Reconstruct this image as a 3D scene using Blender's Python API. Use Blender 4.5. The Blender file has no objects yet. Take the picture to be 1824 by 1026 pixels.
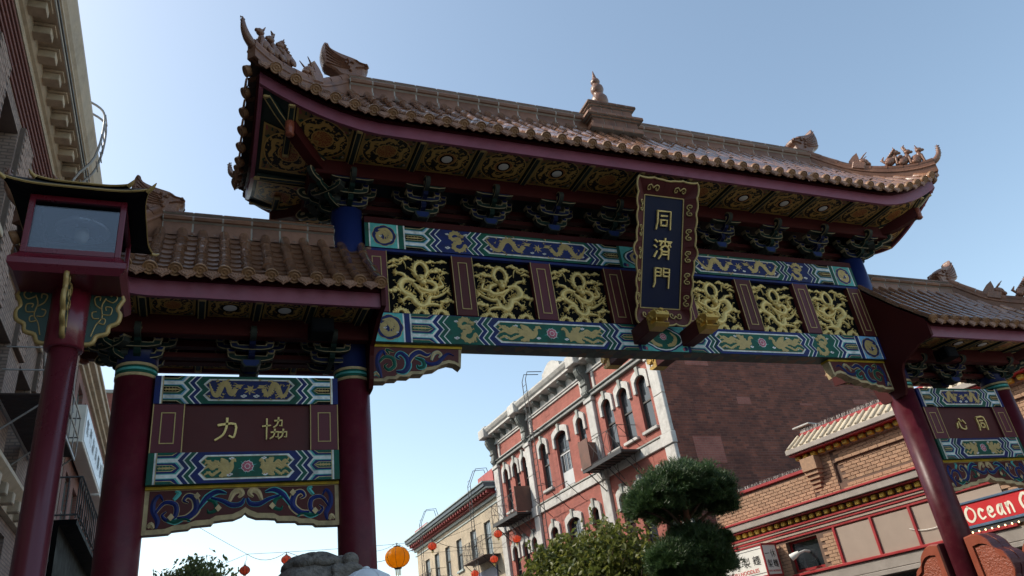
import bpy, bmesh, math, random
from mathutils import Vector, Matrix, noise
R = math.radians
random.seed(7)
scene = bpy.context.scene
COL = scene.collection
# ------------------------------------------------------------------ camera
cam = bpy.data.cameras.new('camera'); cam_o = bpy.data.objects.new('camera', cam); COL.objects.link(cam_o)
CAM = Vector((-6.458, -8.913, 1.6))
PITCH, ROLL, YAW, FPX = 0.48306, 0.14667, -0.43571, 1344.71
CAMROT = (Matrix.Rotation(YAW, 3, 'Z') @ Matrix.Rotation(PITCH, 3, 'X') @ Matrix.Rotation(ROLL, 3, 'Y'))
cam_o.matrix_world = Matrix.Translation(CAM) @ (CAMROT @ Matrix.Rotation(R(90), 3, 'X')).to_4x4()
cam.sensor_width = 36; cam.lens = FPX / 1824 * 36; cam.clip_end = 3000; cam.clip_start = 0.05
scene.camera = cam_o
scene.render.resolution_x, scene.render.resolution_y = 1024, 576
def ray(u, v):
    d = CAMROT @ Vector(((u - 912) / FPX, 1, -(v - 513) / FPX)); return d.normalized()
def at_axis(u, v, axis, val):
    d = ray(u, v); return CAM + d * ((val - CAM[axis]) / d[axis])
def at_dist(u, v, dist):
    d = ray(u, v); return CAM + d * (dist / math.hypot(d.x, d.y))
# ------------------------------------------------------------------ sky, sun, exposure
SUN_AZ, SUN_EL = R(-63), R(42)          # azimuth measured from +y towards +x
world = bpy.data.worlds.new('World'); scene.world = world; world.use_nodes = True
wn = world.node_tree.nodes; wn.clear()
sky = wn.new('ShaderNodeTexSky'); sky.sky_type = 'NISHITA'; sky.sun_disc = False
sky.sun_elevation = SUN_EL; sky.sun_rotation = SUN_AZ
sky.air_density = 1.0; sky.dust_density = 1.5; sky.ozone_density = 0.35; sky.altitude = 10
bg = wn.new('ShaderNodeBackground'); bg.inputs['Strength'].default_value = 0.15
wo = wn.new('ShaderNodeOutputWorld')
tint = wn.new('ShaderNodeMixRGB'); tint.blend_type = 'MULTIPLY'; tint.inputs['Fac'].default_value = 1; tint.inputs['Color2'].default_value = (1.10, 1.07, .94, 1)   # even white balance
world.node_tree.links.new(sky.outputs[0], tint.inputs['Color1']); world.node_tree.links.new(tint.outputs[0], bg.inputs[0]); world.node_tree.links.new(bg.outputs[0], wo.inputs[0])
sl = bpy.data.lights.new('sun', 'SUN'); sl.energy = 2.3; sl.angle = R(0.53); sl.color = (1, .93, .82)
sun_o = bpy.data.objects.new('sun', sl); COL.objects.link(sun_o)
SUN_DIR = Vector((math.sin(SUN_AZ) * math.cos(SUN_EL), math.cos(SUN_AZ) * math.cos(SUN_EL), math.sin(SUN_EL)))
sun_o.rotation_euler = SUN_DIR.to_track_quat('Z', 'Y').to_euler(); sun_o.location = (0, 0, 40)
vs = scene.view_settings
vs.view_transform = 'Standard'; vs.look = 'None'; vs.exposure = 0.84; vs.gamma = 1; vs.use_curve_mapping = False
scene.render.engine = 'CYCLES'

# ------------------------------------------------------------------ materials
MATS = {}
def mat(name, col=(.5, .5, .5), rough=.6, metal=0, var=.12, vscale=3.0, bump=0, bscale=40, spec=.5, coat=0, emit=0, dirt=None, dscale=1.5, damt=.5):
    if name in MATS: return MATS[name]
    m = bpy.data.materials.new(name); m.use_nodes = True; nt = m.node_tree; n = nt.nodes; L = nt.links
    b = n['Principled BSDF']
    b.inputs['Roughness'].default_value = rough; b.inputs['Metallic'].default_value = metal
    b.inputs['Specular IOR Level'].default_value = spec
    if coat: b.inputs['Coat Weight'].default_value = coat; b.inputs['Coat Roughness'].default_value = .12
    tc = n.new('ShaderNodeTexCoord'); oi = n.new('ShaderNodeObjectInfo')
    nz = n.new('ShaderNodeTexNoise'); nz.inputs['Scale'].default_value = vscale; nz.inputs['Detail'].default_value = 6; nz.inputs['Roughness'].default_value = .65
    L.new(tc.outputs['Object'], nz.inputs['Vector'])
    mr = n.new('ShaderNodeMapRange'); L.new(nz.outputs['Fac'], mr.inputs['Value'])
    mr.inputs['From Min'].default_value = .3; mr.inputs['From Max'].default_value = .7
    mr.inputs['To Min'].default_value = 1 - var; mr.inputs['To Max'].default_value = 1 + var
    mx = n.new('ShaderNodeMixRGB'); mx.blend_type = 'MULTIPLY'; mx.inputs['Fac'].default_value = 1
    mx.inputs['Color1'].default_value = (*col, 1); L.new(mr.outputs[0], mx.inputs['Color2'])
    out = mx.outputs[0]
    rv = n.new('ShaderNodeMapRange'); L.new(oi.outputs['Random'], rv.inputs['Value'])
    rv.inputs['To Min'].default_value = 1 - var * .8; rv.inputs['To Max'].default_value = 1 + var * .8
    mx2 = n.new('ShaderNodeMixRGB'); mx2.blend_type = 'MULTIPLY'; mx2.inputs['Fac'].default_value = 1
    L.new(out, mx2.inputs['Color1']); L.new(rv.outputs[0], mx2.inputs['Color2']); out = mx2.outputs[0]
    if dirt:
        dz = n.new('ShaderNodeTexNoise'); dz.inputs['Scale'].default_value = dscale; dz.inputs['Detail'].default_value = 8; dz.inputs['Roughness'].default_value = .7
        L.new(tc.outputs['Object'], dz.inputs['Vector'])
        dr = n.new('ShaderNodeMapRange'); L.new(dz.outputs['Fac'], dr.inputs['Value'])
        dr.inputs['From Min'].default_value = .48; dr.inputs['From Max'].default_value = .68; dr.inputs['To Max'].default_value = damt
        m3 = n.new('ShaderNodeMixRGB'); L.new(dr.outputs[0], m3.inputs['Fac']); L.new(out, m3.inputs['Color1']); m3.inputs['Color2'].default_value = (*dirt, 1); out = m3.outputs[0]
    L.new(out, b.inputs['Base Color'])
    rr = n.new('ShaderNodeMapRange'); L.new(nz.outputs['Fac'], rr.inputs['Value'])
    rr.inputs['From Min'].default_value = .3; rr.inputs['From Max'].default_value = .7
    rr.inputs['To Min'].default_value = max(.02, rough - .08); rr.inputs['To Max'].default_value = min(1, rough + .1); L.new(rr.outputs[0], b.inputs['Roughness'])
    if bump:
        bz = n.new('ShaderNodeTexNoise'); bz.inputs['Scale'].default_value = bscale; bz.inputs['Detail'].default_value = 5
        L.new(tc.outputs['Object'], bz.inputs['Vector'])
        bp = n.new('ShaderNodeBump'); bp.inputs['Strength'].default_value = bump; bp.inputs['Distance'].default_value = .02
        L.new(bz.outputs['Fac'], bp.inputs['Height']); L.new(bp.outputs[0], b.inputs['Normal'])
    if emit:
        b.inputs['Emission Color'].default_value = (*col, 1); b.inputs['Emission Strength'].default_value = emit
    MATS[name] = m; return m

def brick_mat(name, c1, c2, mortar, bw=.21, bh=.07, axis='YZ', rough=.85, dirt=None, dscale=.35, damt=.6, bump=.5, msize=.012):
    if name in MATS: return MATS[name]
    m = bpy.data.materials.new(name); m.use_nodes = True; nt = m.node_tree; n = nt.nodes; L = nt.links
    b = n['Principled BSDF']; b.inputs['Roughness'].default_value = rough
    tc = n.new('ShaderNodeTexCoord'); sp = n.new('ShaderNodeSeparateXYZ'); cb = n.new('ShaderNodeCombineXYZ')
    L.new(tc.outputs['Object'], sp.inputs[0]); L.new(sp.outputs[axis[0]], cb.inputs[0]); L.new(sp.outputs[axis[1]], cb.inputs[1])
    bt = n.new('ShaderNodeTexBrick'); L.new(cb.outputs[0], bt.inputs['Vector'])
    bt.inputs['Scale'].default_value = 1; bt.inputs['Brick Width'].default_value = bw; bt.inputs['Row Height'].default_value = bh
    bt.inputs['Mortar Size'].default_value = msize; bt.inputs['Mortar Smooth'].default_value = .2
    bt.inputs['Color1'].default_value = (*c1, 1); bt.inputs['Color2'].default_value = (*c2, 1); bt.inputs['Mortar'].default_value = (*mortar, 1)
    nz = n.new('ShaderNodeTexNoise'); nz.inputs['Scale'].default_value = 1.3; nz.inputs['Detail'].default_value = 8; nz.inputs['Roughness'].default_value = .7; L.new(tc.outputs['Object'], nz.inputs['Vector'])
    mr = n.new('ShaderNodeMapRange'); L.new(nz.outputs['Fac'], mr.inputs['Value']); mr.inputs['From Min'].default_value = .3; mr.inputs['From Max'].default_value = .7; mr.inputs['To Min'].default_value = .7; mr.inputs['To Max'].default_value = 1.25
    mx = n.new('ShaderNodeMixRGB'); mx.blend_type = 'MULTIPLY'; mx.inputs['Fac'].default_value = 1; L.new(bt.outputs['Color'], mx.inputs['Color1']); L.new(mr.outputs[0], mx.inputs['Color2']); out = mx.outputs[0]
    if dirt:
        dz = n.new('ShaderNodeTexNoise'); dz.inputs['Scale'].default_value = dscale; dz.inputs['Detail'].default_value = 9; dz.inputs['Roughness'].default_value = .68; L.new(tc.outputs['Object'], dz.inputs['Vector'])
        dr = n.new('ShaderNodeMapRange'); L.new(dz.outputs['Fac'], dr.inputs['Value']); dr.inputs['From Min'].default_value = .45; dr.inputs['From Max'].default_value = .62; dr.inputs['To Max'].default_value = damt
        m3 = n.new('ShaderNodeMixRGB'); L.new(dr.outputs[0], m3.inputs['Fac']); L.new(out, m3.inputs['Color1']); m3.inputs['Color2'].default_value = (*dirt, 1); out = m3.outputs[0]
    L.new(out, b.inputs['Base Color'])
    bp = n.new('ShaderNodeBump'); bp.inputs['Strength'].default_value = bump; bp.inputs['Distance'].default_value = .015; bp.invert = True
    L.new(bt.outputs['Fac'], bp.inputs['Height']); L.new(bp.outputs[0], b.inputs['Normal'])
    MATS[name] = m; return m

def glass_mat(name, col=(.02, .025, .03), rough=.04):
    if name in MATS: return MATS[name]
    m = mat(name, col, rough, 0, .3, .7, spec=.8); return m

PAINT = dict(rough=.52, spec=.2, var=.22, vscale=9, dirt=(.035, .03, .022), dscale=6, damt=.42)
def MT():
    mat('maroon', (.082, .009, .017), .38, 0, .22, 3.5, spec=.25, bump=.06, bscale=9, dirt=(.15, .055, .05), dscale=9, damt=.22)
    mat('fascia_purple', (.24, .068, .105), .42, 0, .08, 2.0, spec=.35, bump=.05, dirt=(.12, .04, .05), dscale=5, damt=.3)
    mat('darkred', (.055, .008, .008), .6, 0, .15, 3, spec=.15)
    mat('boardred', (.085, .018, .018), .5, 0, .12, 2, spec=.2, dirt=(.05, .02, .02), dscale=4, damt=.3)
    mat('boardpurple', (.115, .028, .038), .5, 0, .1, 2, spec=.2)
    mat('colblue', (.010, .02, .10), .4, 0, .12, 3, spec=.4)
    mat('navy', (.012, .022, .12), **PAINT)
    mat('green', (.008, .09, .062), **PAINT)
    mat('teal', (.10, .42, .40), **PAINT)
    mat('skyblue', (.16, .36, .56), **PAINT)
    mat('white', (.68, .70, .68), **PAINT)
    mat('cream', (.50, .38, .21), **PAINT)
    mat('gold_paint', (.46, .34, .14), spec=.25, rough=.5, var=.15, vscale=14, bump=.2, bscale=60)
    mat('gold', (.74, .56, .21), rough=.42, metal=.25, var=.15, vscale=12, bump=.35, bscale=70)
    mat('gold_bright', (.55, .35, .08), rough=.38, metal=.4, bump=.3, bscale=50, var=.15, vscale=12)
    mat('black', (.003, .003, .0035), .65, 0, .2, spec=.06)
    mat('pink', (.45, .12, .17), **PAINT)
    mat('yellow', (.55, .36, .03), **PAINT)
    mat('tile', (.205, .102, .06), .17, 0, .34, 5, bump=.08, bscale=30, coat=.5, dirt=(.16, .10, .07), dscale=3, damt=.35)
    mat('tile_pan', (.19, .09, .05), .35, 0, .2, 6, bump=.12, bscale=30, coat=.2, dirt=(.10, .06, .045), dscale=3, damt=.5)
    mat('tile_cap', (.27, .135, .06), .45, 0, .16, 9, bump=.4, bscale=45)
    mat('drip', (.25, .125, .075), .5, 0, .18, 9, bump=.9, bscale=55)
    mat('ridge', (.205, .098, .06), .4, 0, .3, 4, bump=.1, spec=.3, dirt=(.22, .13, .085), dscale=4, damt=.3)
    mat('mortar', (.36, .34, .31), .85, 0, .2, 8)
    mat('statue', (.21, .10, .06), .36, 0, .2, 9, bump=.5, bscale=35, coat=.1)
    mat('stone', (.19, .168, .15), .9, 0, .3, 14, bump=1.0, bscale=45, dirt=(.07, .062, .055), dscale=16, damt=.6, spec=.2)
    mat('lampwhite', (.75, .74, .68), .4, 0, .05)
    mat('iron', (.022, .022, .024), .55, 0, .2, 8)
    mat('grey_metal', (.32, .31, .30), .5, .3, .2, 6, dirt=(.16, .10, .07), dscale=6, damt=.5)
    mat('roofdeck', (.05, .028, .02), .7)
    mat('asphalt', (.05, .05, .05), .9, 0, .2, 2, bump=.4, bscale=90)
    mat('concrete', (.22, .21, .20), .9, 0, .12, 1.5, bump=.3, bscale=50)
    mat('kerb', (.42, .41, .39), .85, 0, .15, 4)
    mat('roadpaint', (.75, .74, .70), .7)
MT()

# ------------------------------------------------------------------ mesh helpers
def tag(o, label=None, cat=None, group=None, kind=None):
    if label: o['label'] = label
    if cat: o['category'] = cat
    if group: o['group'] = group
    if kind: o['kind'] = kind
    return o
def empty(name, loc=(0, 0, 0), rz=0, label=None, cat=None, group=None):
    o = bpy.data.objects.new(name, None); COL.objects.link(o); o.location = loc; o.rotation_euler = (0, 0, rz)
    o.empty_display_size = .2
    return tag(o, label, cat, group)
def link(name, me, parent=None, mw=None):
    o = bpy.data.objects.new(name, me); COL.objects.link(o)
    if parent: o.parent = parent
    if mw is not None: o.matrix_local = mw
    return o
def ident(v): return v
class MB:
    def __init__(s, f=None): s.v = []; s.f = []; s.m = []; s.mats = []; s.sm = []; s.T = f or ident
    def mi(s, m):
        if m not in s.mats: s.mats.append(m)
        return s.mats.index(m)
    def add(s, vs, fs, m, smooth=False):
        b = len(s.v); s.v += [tuple(s.T(Vector(q))) for q in vs]; k = s.mi(m)
        for f in fs: s.f.append(tuple(b + i for i in f)); s.m.append(k); s.sm.append(smooth)
        return s
    def box(s, a, b, m):
        x0, y0, z0 = [min(p, q) for p, q in zip(a, b)]; x1, y1, z1 = [max(p, q) for p, q in zip(a, b)]
        return s.add([(x0, y0, z0), (x1, y0, z0), (x1, y1, z0), (x0, y1, z0), (x0, y0, z1), (x1, y0, z1), (x1, y1, z1), (x0, y1, z1)],
                     [(0, 3, 2, 1), (4, 5, 6, 7), (0, 1, 5, 4), (1, 2, 6, 5), (2, 3, 7, 6), (3, 0, 4, 7)], m)
    def bbox(s, a, b, m, r=.01):
        # chamfered box
        x0, y0, z0 = [min(p, q) for p, q in zip(a, b)]; x1, y1, z1 = [max(p, q) for p, q in zip(a, b)]
        pts = []; 
        bm = bmesh.new(); bmesh.ops.create_cube(bm, size=1)
        for v in bm.verts: v.co = ((x0 + x1) / 2 + v.co.x * (x1 - x0), (y0 + y1) / 2 + v.co.y * (y1 - y0), (z0 + z1) / 2 + v.co.z * (z1 - z0))
        bmesh.ops.bevel(bm, geom=bm.edges[:], offset=r, segments=1, affect='EDGES')
        bm.verts.index_update(); s.add([v.co.copy() for v in bm.verts], [[v.index for v in f.verts] for f in bm.faces], m); bm.free(); return s
    def quad(s, a, b, c, d, m): return s.add([a, b, c, d], [(0, 1, 2, 3)], m)
    def prism(s, poly, d0, d1, m, ax='Y', side=None):
        # poly in the plane normal to ax; order (x,z) for Y, (y,z) for X, (x,y) for Z
        def P(p, d): return (p[0], d, p[1]) if ax == 'Y' else ((d, p[0], p[1]) if ax == 'X' else (p[0], p[1], d))
        n = len(poly); vs_ = [P(p, d0) for p in poly] + [P(p, d1) for p in poly]
        s.add(vs_, [tuple(range(n)), tuple(range(2 * n - 1, n - 1, -1))], m)
        s.add(vs_, [(i, i + n, (i + 1) % n + n, (i + 1) % n) for i in range(n)], side or m)
        return s
    def tube(s, pts, r, m, n=8, smooth=True, caps=True, flat=1.0):
        pts = [Vector(p) for p in pts]; k = len(pts); rs = r if isinstance(r, (list, tuple)) else [r] * k
        vs_ = []; up = None
        for i in range(k):
            t = (pts[min(i + 1, k - 1)] - pts[max(i - 1, 0)]).normalized()
            if up is None:
                up = Vector((0, 0, 1)) if abs(t.z) < .9 else Vector((1, 0, 0))
            a = t.cross(up)
            if a.length < 1e-4: a = t.cross(Vector((0, 1, 0)))
            a.normalize(); b2 = a.cross(t).normalized(); up = b2
            for j in range(n):
                w = 2 * math.pi * (j + .5) / n; vs_.append(pts[i] + (a * math.cos(w) + b2 * math.sin(w) * flat) * rs[i])
        fs = [(i * n + j, i * n + (j + 1) % n, (i + 1) * n + (j + 1) % n, (i + 1) * n + j) for i in range(k - 1) for j in range(n)]
        s.add(vs_, fs, m, smooth)
        if caps:
            s.add(vs_[:n], [tuple(range(n - 1, -1, -1))], m); s.add(vs_[-n:], [tuple(range(n))], m)
        return s
    def lathe(s, prof, c, m, n=16, smooth=True):
        vs_ = []; k = len(prof)
        for (r, z) in prof:
            for j in range(n):
                w = 2 * math.pi * j / n; vs_.append((c[0] + r * math.cos(w), c[1] + r * math.sin(w), c[2] + z))
        fs = [(i * n + j, i * n + (j + 1) % n, (i + 1) * n + (j + 1) % n, (i + 1) * n + j) for i in range(k - 1) for j in range(n)]
        fs += [tuple(range(n - 1, -1, -1)), tuple(range((k - 1) * n, k * n))]
        return s.add(vs_, fs, m, smooth)
    def ell(s, c, r, m, n=10, k=6, rot=None):
        c = Vector(c); vs_ = []
        for i in range(k + 1):
            ph = math.pi * i / k
            for j in range(n):
                w = 2 * math.pi * j / n; q = Vector((r[0] * math.sin(ph) * math.cos(w), r[1] * math.sin(ph) * math.sin(w), r[2] * math.cos(ph)))
                if rot is not None: q = rot @ q
                vs_.append(c + q)
        fs = [(i * n + j, (i + 1) * n + j, (i + 1) * n + (j + 1) % n, i * n + (j + 1) % n) for i in range(k) for j in range(n)]
        return s.add(vs_, fs, m, True)
    def mesh(s, name, clean=True):
        me = bpy.data.meshes.new(name); me.from_pydata(s.v, [], s.f)
        for m in s.mats: me.materials.append(MATS[m] if isinstance(m, str) else m)
        me.polygons.foreach_set('material_index', s.m); me.polygons.foreach_set('use_smooth', s.sm); me.update()
        return me
    def build(s, name, parent=None, mw=None): return link(name, s.mesh(name), parent, mw)

def cr(pts, n=6, closed=False):
    """Catmull-Rom through points (tuples of any size)"""
    P = [Vector(p) for p in pts]; out = []; k = len(P)
    rng = range(k if closed else k - 1)
    for i in rng:
        if closed: a, b, c, d = P[(i - 1) % k], P[i], P[(i + 1) % k], P[(i + 2) % k]
        else: a, b, c, d = P[max(i - 1, 0)], P[i], P[i + 1], P[min(i + 2, k - 1)]
        for j in range(n):
            t = j / n
            out.append(.5 * ((2 * b) + (c - a) * t + (2 * a - 5 * b + 4 * c - d) * t * t + (3 * b - a - 3 * c + d) * t ** 3))
    if not closed: out.append(P[-1])
    return out
def lerp(a, b, t): return a + (b - a) * t
def prof(ws, n):
    """resample a width list to n values"""
    out = []
    for i in range(n):
        t = i / (n - 1) * (len(ws) - 1); k = min(int(t), len(ws) - 2); out.append(lerp(ws[k], ws[k + 1], t - k))
    return out
def ribbon(mb, path, ws, y, th, m, spikes=0, n=6, side=None, spikelen=.6):
    """flat painted/carved ribbon in the XZ plane at depth y (front), thickness th behind it"""
    P = cr([(p[0], p[1], 0) for p in path], n); k = len(P); W = prof(ws, k); L = []; Rr = []
    for i in range(k):
        t = (P[min(i + 1, k - 1)] - P[max(i - 1, 0)]); t.normalize(); nn = Vector((-t.y, t.x, 0))
        w = W[i]; sp = w * spikelen * (1 if spikes and i % spikes == 0 else 0)
        L.append(P[i] + nn * (w + sp)); Rr.append(P[i] - nn * w)
    vs_ = []
    for a, b in zip(L, Rr):
        c = (a + b) / 2
        vs_ += [(a.x, y + th, a.y), (c.x, y, c.y), (b.x, y + th, b.y)]
    fs = []
    for i in range(k - 1):
        a = i * 3; b = a + 3; fs += [(a, a + 1, b + 1, b), (a + 1, a + 2, b + 2, b + 1)]
    mb.add(vs_, fs, m)
def stroke(mb, pts, w, y, th, m, n=3, taper=.75):
    P = cr([(p[0], p[1], 0) for p in pts], n) if len(pts) > 2 and n > 1 else [Vector((p[0], p[1], 0)) for p in pts]
    k = len(P); L = []; Rr = []
    for i in range(k):
        t = (P[min(i + 1, k - 1)] - P[max(i - 1, 0)]); t.normalize(); nn = Vector((-t.y, t.x, 0))
        ww = w * lerp(1.1, taper, i / max(1, k - 1)); e = t * (w * .6 if i == k - 1 else (-w * .6 if i == 0 else 0))
        L.append(P[i] + nn * ww + e); Rr.append(P[i] - nn * ww + e)
    vs_ = [];
    for a, b in zip(L, Rr): vs_ += [(a.x, y, a.y), (b.x, y, b.y), (a.x, y + th, a.y), (b.x, y + th, b.y)]
    fs = [(0, 1, 3, 2), (4 * k - 4, 4 * k - 2, 4 * k - 1, 4 * k - 3)]
    for i in range(k - 1):
        a = i * 4; b = a + 4; fs += [(a, b, b + 1, a + 1), (a, a + 2, b + 2, b), (a + 1, b + 1, b + 3, a + 3)]
    mb.add(vs_, fs, m)
FORCE = [[(.15, .68), (.84, .73), (.80, .15), (.62, .20)], [(.5, .99), (.48, .6), (.35, .25), (.05, .02)]]
def sub(ch, ox, oy, s): return [[(ox + x * s, oy + y * s) for x, y in st] for st in ch]
CH = {
 'tong': [[(.15, .9), (.15, .35), (.08, .02)], [(.13, .9), (.87, .92), (.87, .06)], [(.34, .68), (.68, .69)], [(.33, .48), (.34, .2)], [(.33, .48), (.68, .49), (.66, .2)], [(.34, .22), (.66, .22)]],
 'men': [[(.12, .92), (.12, .2), (.05, .02)], [(.12, .92), (.43, .92), (.43, .55)], [(.12, .74), (.43, .74)], [(.12, .56), (.43, .56)], [(.57, .92), (.57, .55)], [(.57, .92), (.9, .92), (.88, .0)], [(.57, .74), (.88, .74)], [(.57, .56), (.88, .56)]],
 'ji': [[(.06, .88), (.18, .79)], [(.02, .62), (.14, .54)], [(.03, .08), (.18, .36)], [(.62, .99), (.62, .87)], [(.28, .84), (.97, .84)], [(.60, .8), (.62, .62)], [(.42, .8), (.34, .62), (.44, .6), (.36, .44)], [(.8, .8), (.93, .6)], [(.92, .8), (.76, .62), (.86, .44)], [(.46, .56), (.62, .68), (.78, .55)], [(.44, .45), (.42, .2), (.28, .0)], [(.82, .45), (.82, .0)], [(.44, .36), (.82, .36)], [(.44, .22), (.82, .22)]],
 'li': FORCE,
 'xie': [[(.0, .62), (.33, .66)], [(.17, .96), (.17, .03)]] + sub(FORCE, .44, .56, .46) + sub(FORCE, .30, .04, .44) + sub(FORCE, .66, .04, .44),
 'xin': [[(.14, .5), (.05, .2)], [(.33, .62), (.36, .25), (.55, .12), (.80, .13), (.86, .32)], [(.45, .82), (.57, .64)], [(.75, .72), (.92, .48)]],
 'yi': [[(.05, .48), (.95, .56)]],
 'xiu': [[(.3, .95), (.05, .5)], [(.2, .7), (.2, .02)], [(.38, .66), (.98, .68)], [(.67, .95), (.67, .02)], [(.65, .64), (.55, .4), (.36, .2)], [(.69, .64), (.8, .4), (.99, .2)]],
 'zhi': [[(.1, .9), (.5, .9)], [(.05, .76), (.55, .76)], [(.3, .98), (.3, .5)], [(.14, .62), (.14, .5)], [(.14, .62), (.48, .62), (.48, .5)], [(.68, .9), (.68, .6)], [(.88, .97), (.88, .5)], [(.5, .5), (.5, .42)], [(.05, .4), (.95, .4)], [(.45, .4), (.1, .12)], [(.35, .28), (.35, .02), (.52, .1)], [(.8, .32), (.55, .25)], [(.48, .36), (.7, .14), (.97, .02)]],
 'mian': [[(.05, .85), (.5, .85)], [(.27, .98), (.27, .55)], [(.1, .72), (.2, .6)], [(.45, .72), (.35, .6)], [(.05, .55), (.5, .55)], [(.25, .55), (.05, .3)], [(.12, .42), (.42, .42), (.1, .12)], [(.15, .32), (.4, .14), (.99, .04)], [(.55, .9), (.98, .9)], [(.75, .9), (.7, .78)], [(.56, .76), (.56, .2)], [(.56, .76), (.96, .76), (.96, .2)], [(.56, .2), (.96, .2)], [(.7, .76), (.7, .2)], [(.83, .76), (.83, .2)], [(.7, .58), (.83, .58)], [(.7, .4), (.83, .4)]],
}
def glyph(ch, x, z, s, w, y, th, m, parent, name='character', flip=1, n=1, mw=None):
    mb = MB()
    for st in CH[ch]: stroke(mb, [(x + flip * (p - .5) * s, z + (q - .5) * s) for p, q in st], w, y, th, m, n)
    return mb.build(name, parent, mw)
# ------------------------------------------------------------------ ground
GZ = 0.10   # pavement level
def ground():
    g = MB(); g.quad((-600, -600, -.06), (600, -600, -.06), (600, 900, -.06), (-600, 900, -.06), 'concrete'); tag(g.build('ground'), 'plain grey ground beyond the street', 'ground', kind='structure')
    g = MB(); g.quad((-4.2, -120, -.04), (4.2, -120, -.04), (4.2, 160, -.04), (-4.2, 160, -.04), 'asphalt'); road = tag(g.build('road'), 'grey asphalt street passing beneath the gate', 'road', kind='structure')
    for k in range(24):
        d = MB(); d.quad((-.06, -60 + k * 6, -.036), (.06, -60 + k * 6, -.036), (.06, -57 + k * 6, -.036), (-.06, -57 + k * 6, -.036), 'roadpaint'); d.build('lane_marking', road)
    for s in (-1, 1):
        p = MB(); p.box((s * 4.4, -120, -.05), (s * 18, 160, GZ), 'concrete'); o = tag(p.build('pavement'), 'concrete pavement on the %s side of the street' % ('arched red building' if s > 0 else 'tall corniced building'), 'pavement', kind='structure')
        k = MB(); k.bbox((s * 4.2, -120, -.05), (s * 4.4, 160, GZ + .004), 'kerb', .015); k.build('kerb', o)
ground()
# ------------------------------------------------------------------ gate
gate = empty('ceremonial_gate', (0, 0, GZ), 0, 'ornate painted three-bay street gate with brown tiled roofs', 'gate')
GATE_I = Matrix.Translation((0, 0, -GZ))       # parts are modelled in street coordinates
RZ = Matrix.Rotation(math.pi, 4, 'Z')
def gp(mb, name, back=False, label=None):
    """link a mesh builder (or mesh) under the gate; back=True also links a copy turned to the far side"""
    me = mb.mesh(name) if isinstance(mb, MB) else mb
    o = link(name, me, gate, GATE_I.copy())
    if label: o['label'] = label
    if back: return o, link(name, me, gate, GATE_I @ RZ)
    return o
CX = (-7.143, -4.7, 4.7, 7.143); CR = .215
# columns
def column(x, top):
    c = MB()
    n = 40; pr = [(CR * 1.01, 0), (CR, .5), (CR, 5.195)]
    c.lathe([(.42, 0), (.42, .3), (.36, .42), (.33, .5), (.33, .62), (.27, .7), (.25, .72)], (x, 0, GZ), 'stone', 32)
    o = gp(c, 'column_base')
    c = MB(); c.lathe([(CR, .6), (CR, 5.2 - GZ)], (x, 0, GZ), 'maroon', n); o = gp(c, 'column')
    for a, b, m, rr in ((5.2, 5.235, 'cream', .008), (5.235, 5.27, 'green', .004), (5.27, 5.3, 'teal', .006), (5.3, 5.325, 'green', .004), (5.325, 5.36, 'cream', .008)):
        c = MB(); c.lathe([(CR + rr, a), (CR + rr, b)], (x, 0, 0), m, n); bnd = c.build('column_band', o)
    c = MB(); c.lathe([(CR, 5.36), (CR, top)], (x, 0, 0), 'colblue', n); u = c.build('upper_shaft', o)
    # carved clasping boards front and back of the column foot
    for sgn in (-1, 1):
        out = [(.24, .12), (1.35, .12), (1.42, .5), (1.3, .9), (1.32, 1.2), (1.16, 1.42), (1.12, 1.75), (.98, 1.98), (.8, 2.05), (.86, 2.25), (.8, 2.42), (.68, 2.5), (.62, 2.62), (.5, 2.72), (.38, 2.75), (.24, 2.73)]
        P = [(p.x, p.y) for p in cr([(a, b, 0) for a, b in out[1:-1]], 3)]; P = [out[0]] + P + [out[-1]]
        def shr(k): cxx = sum(p[0] for p in P) / len(P); czz = sum(p[1] for p in P) / len(P); return [(lerp(p[0], cxx, k), lerp(p[1], czz, k)) for p in P]
        w = MB(lambda v: Vector((x + v.x, sgn * v.y, v.z)))
        w.prism(P, -.17, -.012, 'carved', 'X', 'carved_edge'); w.prism(P, .012, .17, 'carved', 'X', 'carved_edge'); w.prism(shr(.06), -.012, .012, 'carved_edge', 'X')
        ob = gp(w, 'clasping_board')
        for sx in (-1, 1):
            inn = shr(.16); r = MB(lambda v: Vector((x + v.x, sgn * v.y, v.z)))
            # raised frame border around a textured field
            n_ = len(P); a = [(sx * .172, q[0], q[1]) for q in P] ; b_ = [(sx * .2, lerp(q[0], t[0], .15), lerp(q[1], t[1], .15)) for q, t in zip(P, inn)]; c_ = [(sx * .2, q[0], q[1]) for q in inn]; d_ = [(sx * .174, q[0], q[1]) for q in inn]
            vs_ = a + b_ + c_ + d_; fs = []
            for i in range(n_):
                j = (i + 1) % n_
                for lay in range(3): fs.append((lay * n_ + i, lay * n_ + j, (lay + 1) * n_ + j, (lay + 1) * n_ + i))
            r.add(vs_, fs, 'carved_smooth'); r.build('board_frame', ob)
mat('carved_smooth', (.27, .062, .03), .42, 0, .12, 4, coat=.1); mat('carved', (.28, .07, .035), .42, 0, .15, 4, bump=.9, bscale=30, coat=.1); mat('carved_edge', (.10, .03, .035), .4, 0, .12, 4)
for x, t in zip(CX, (5.75, 8.1, 8.1, 5.75)): column(x, t)

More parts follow.
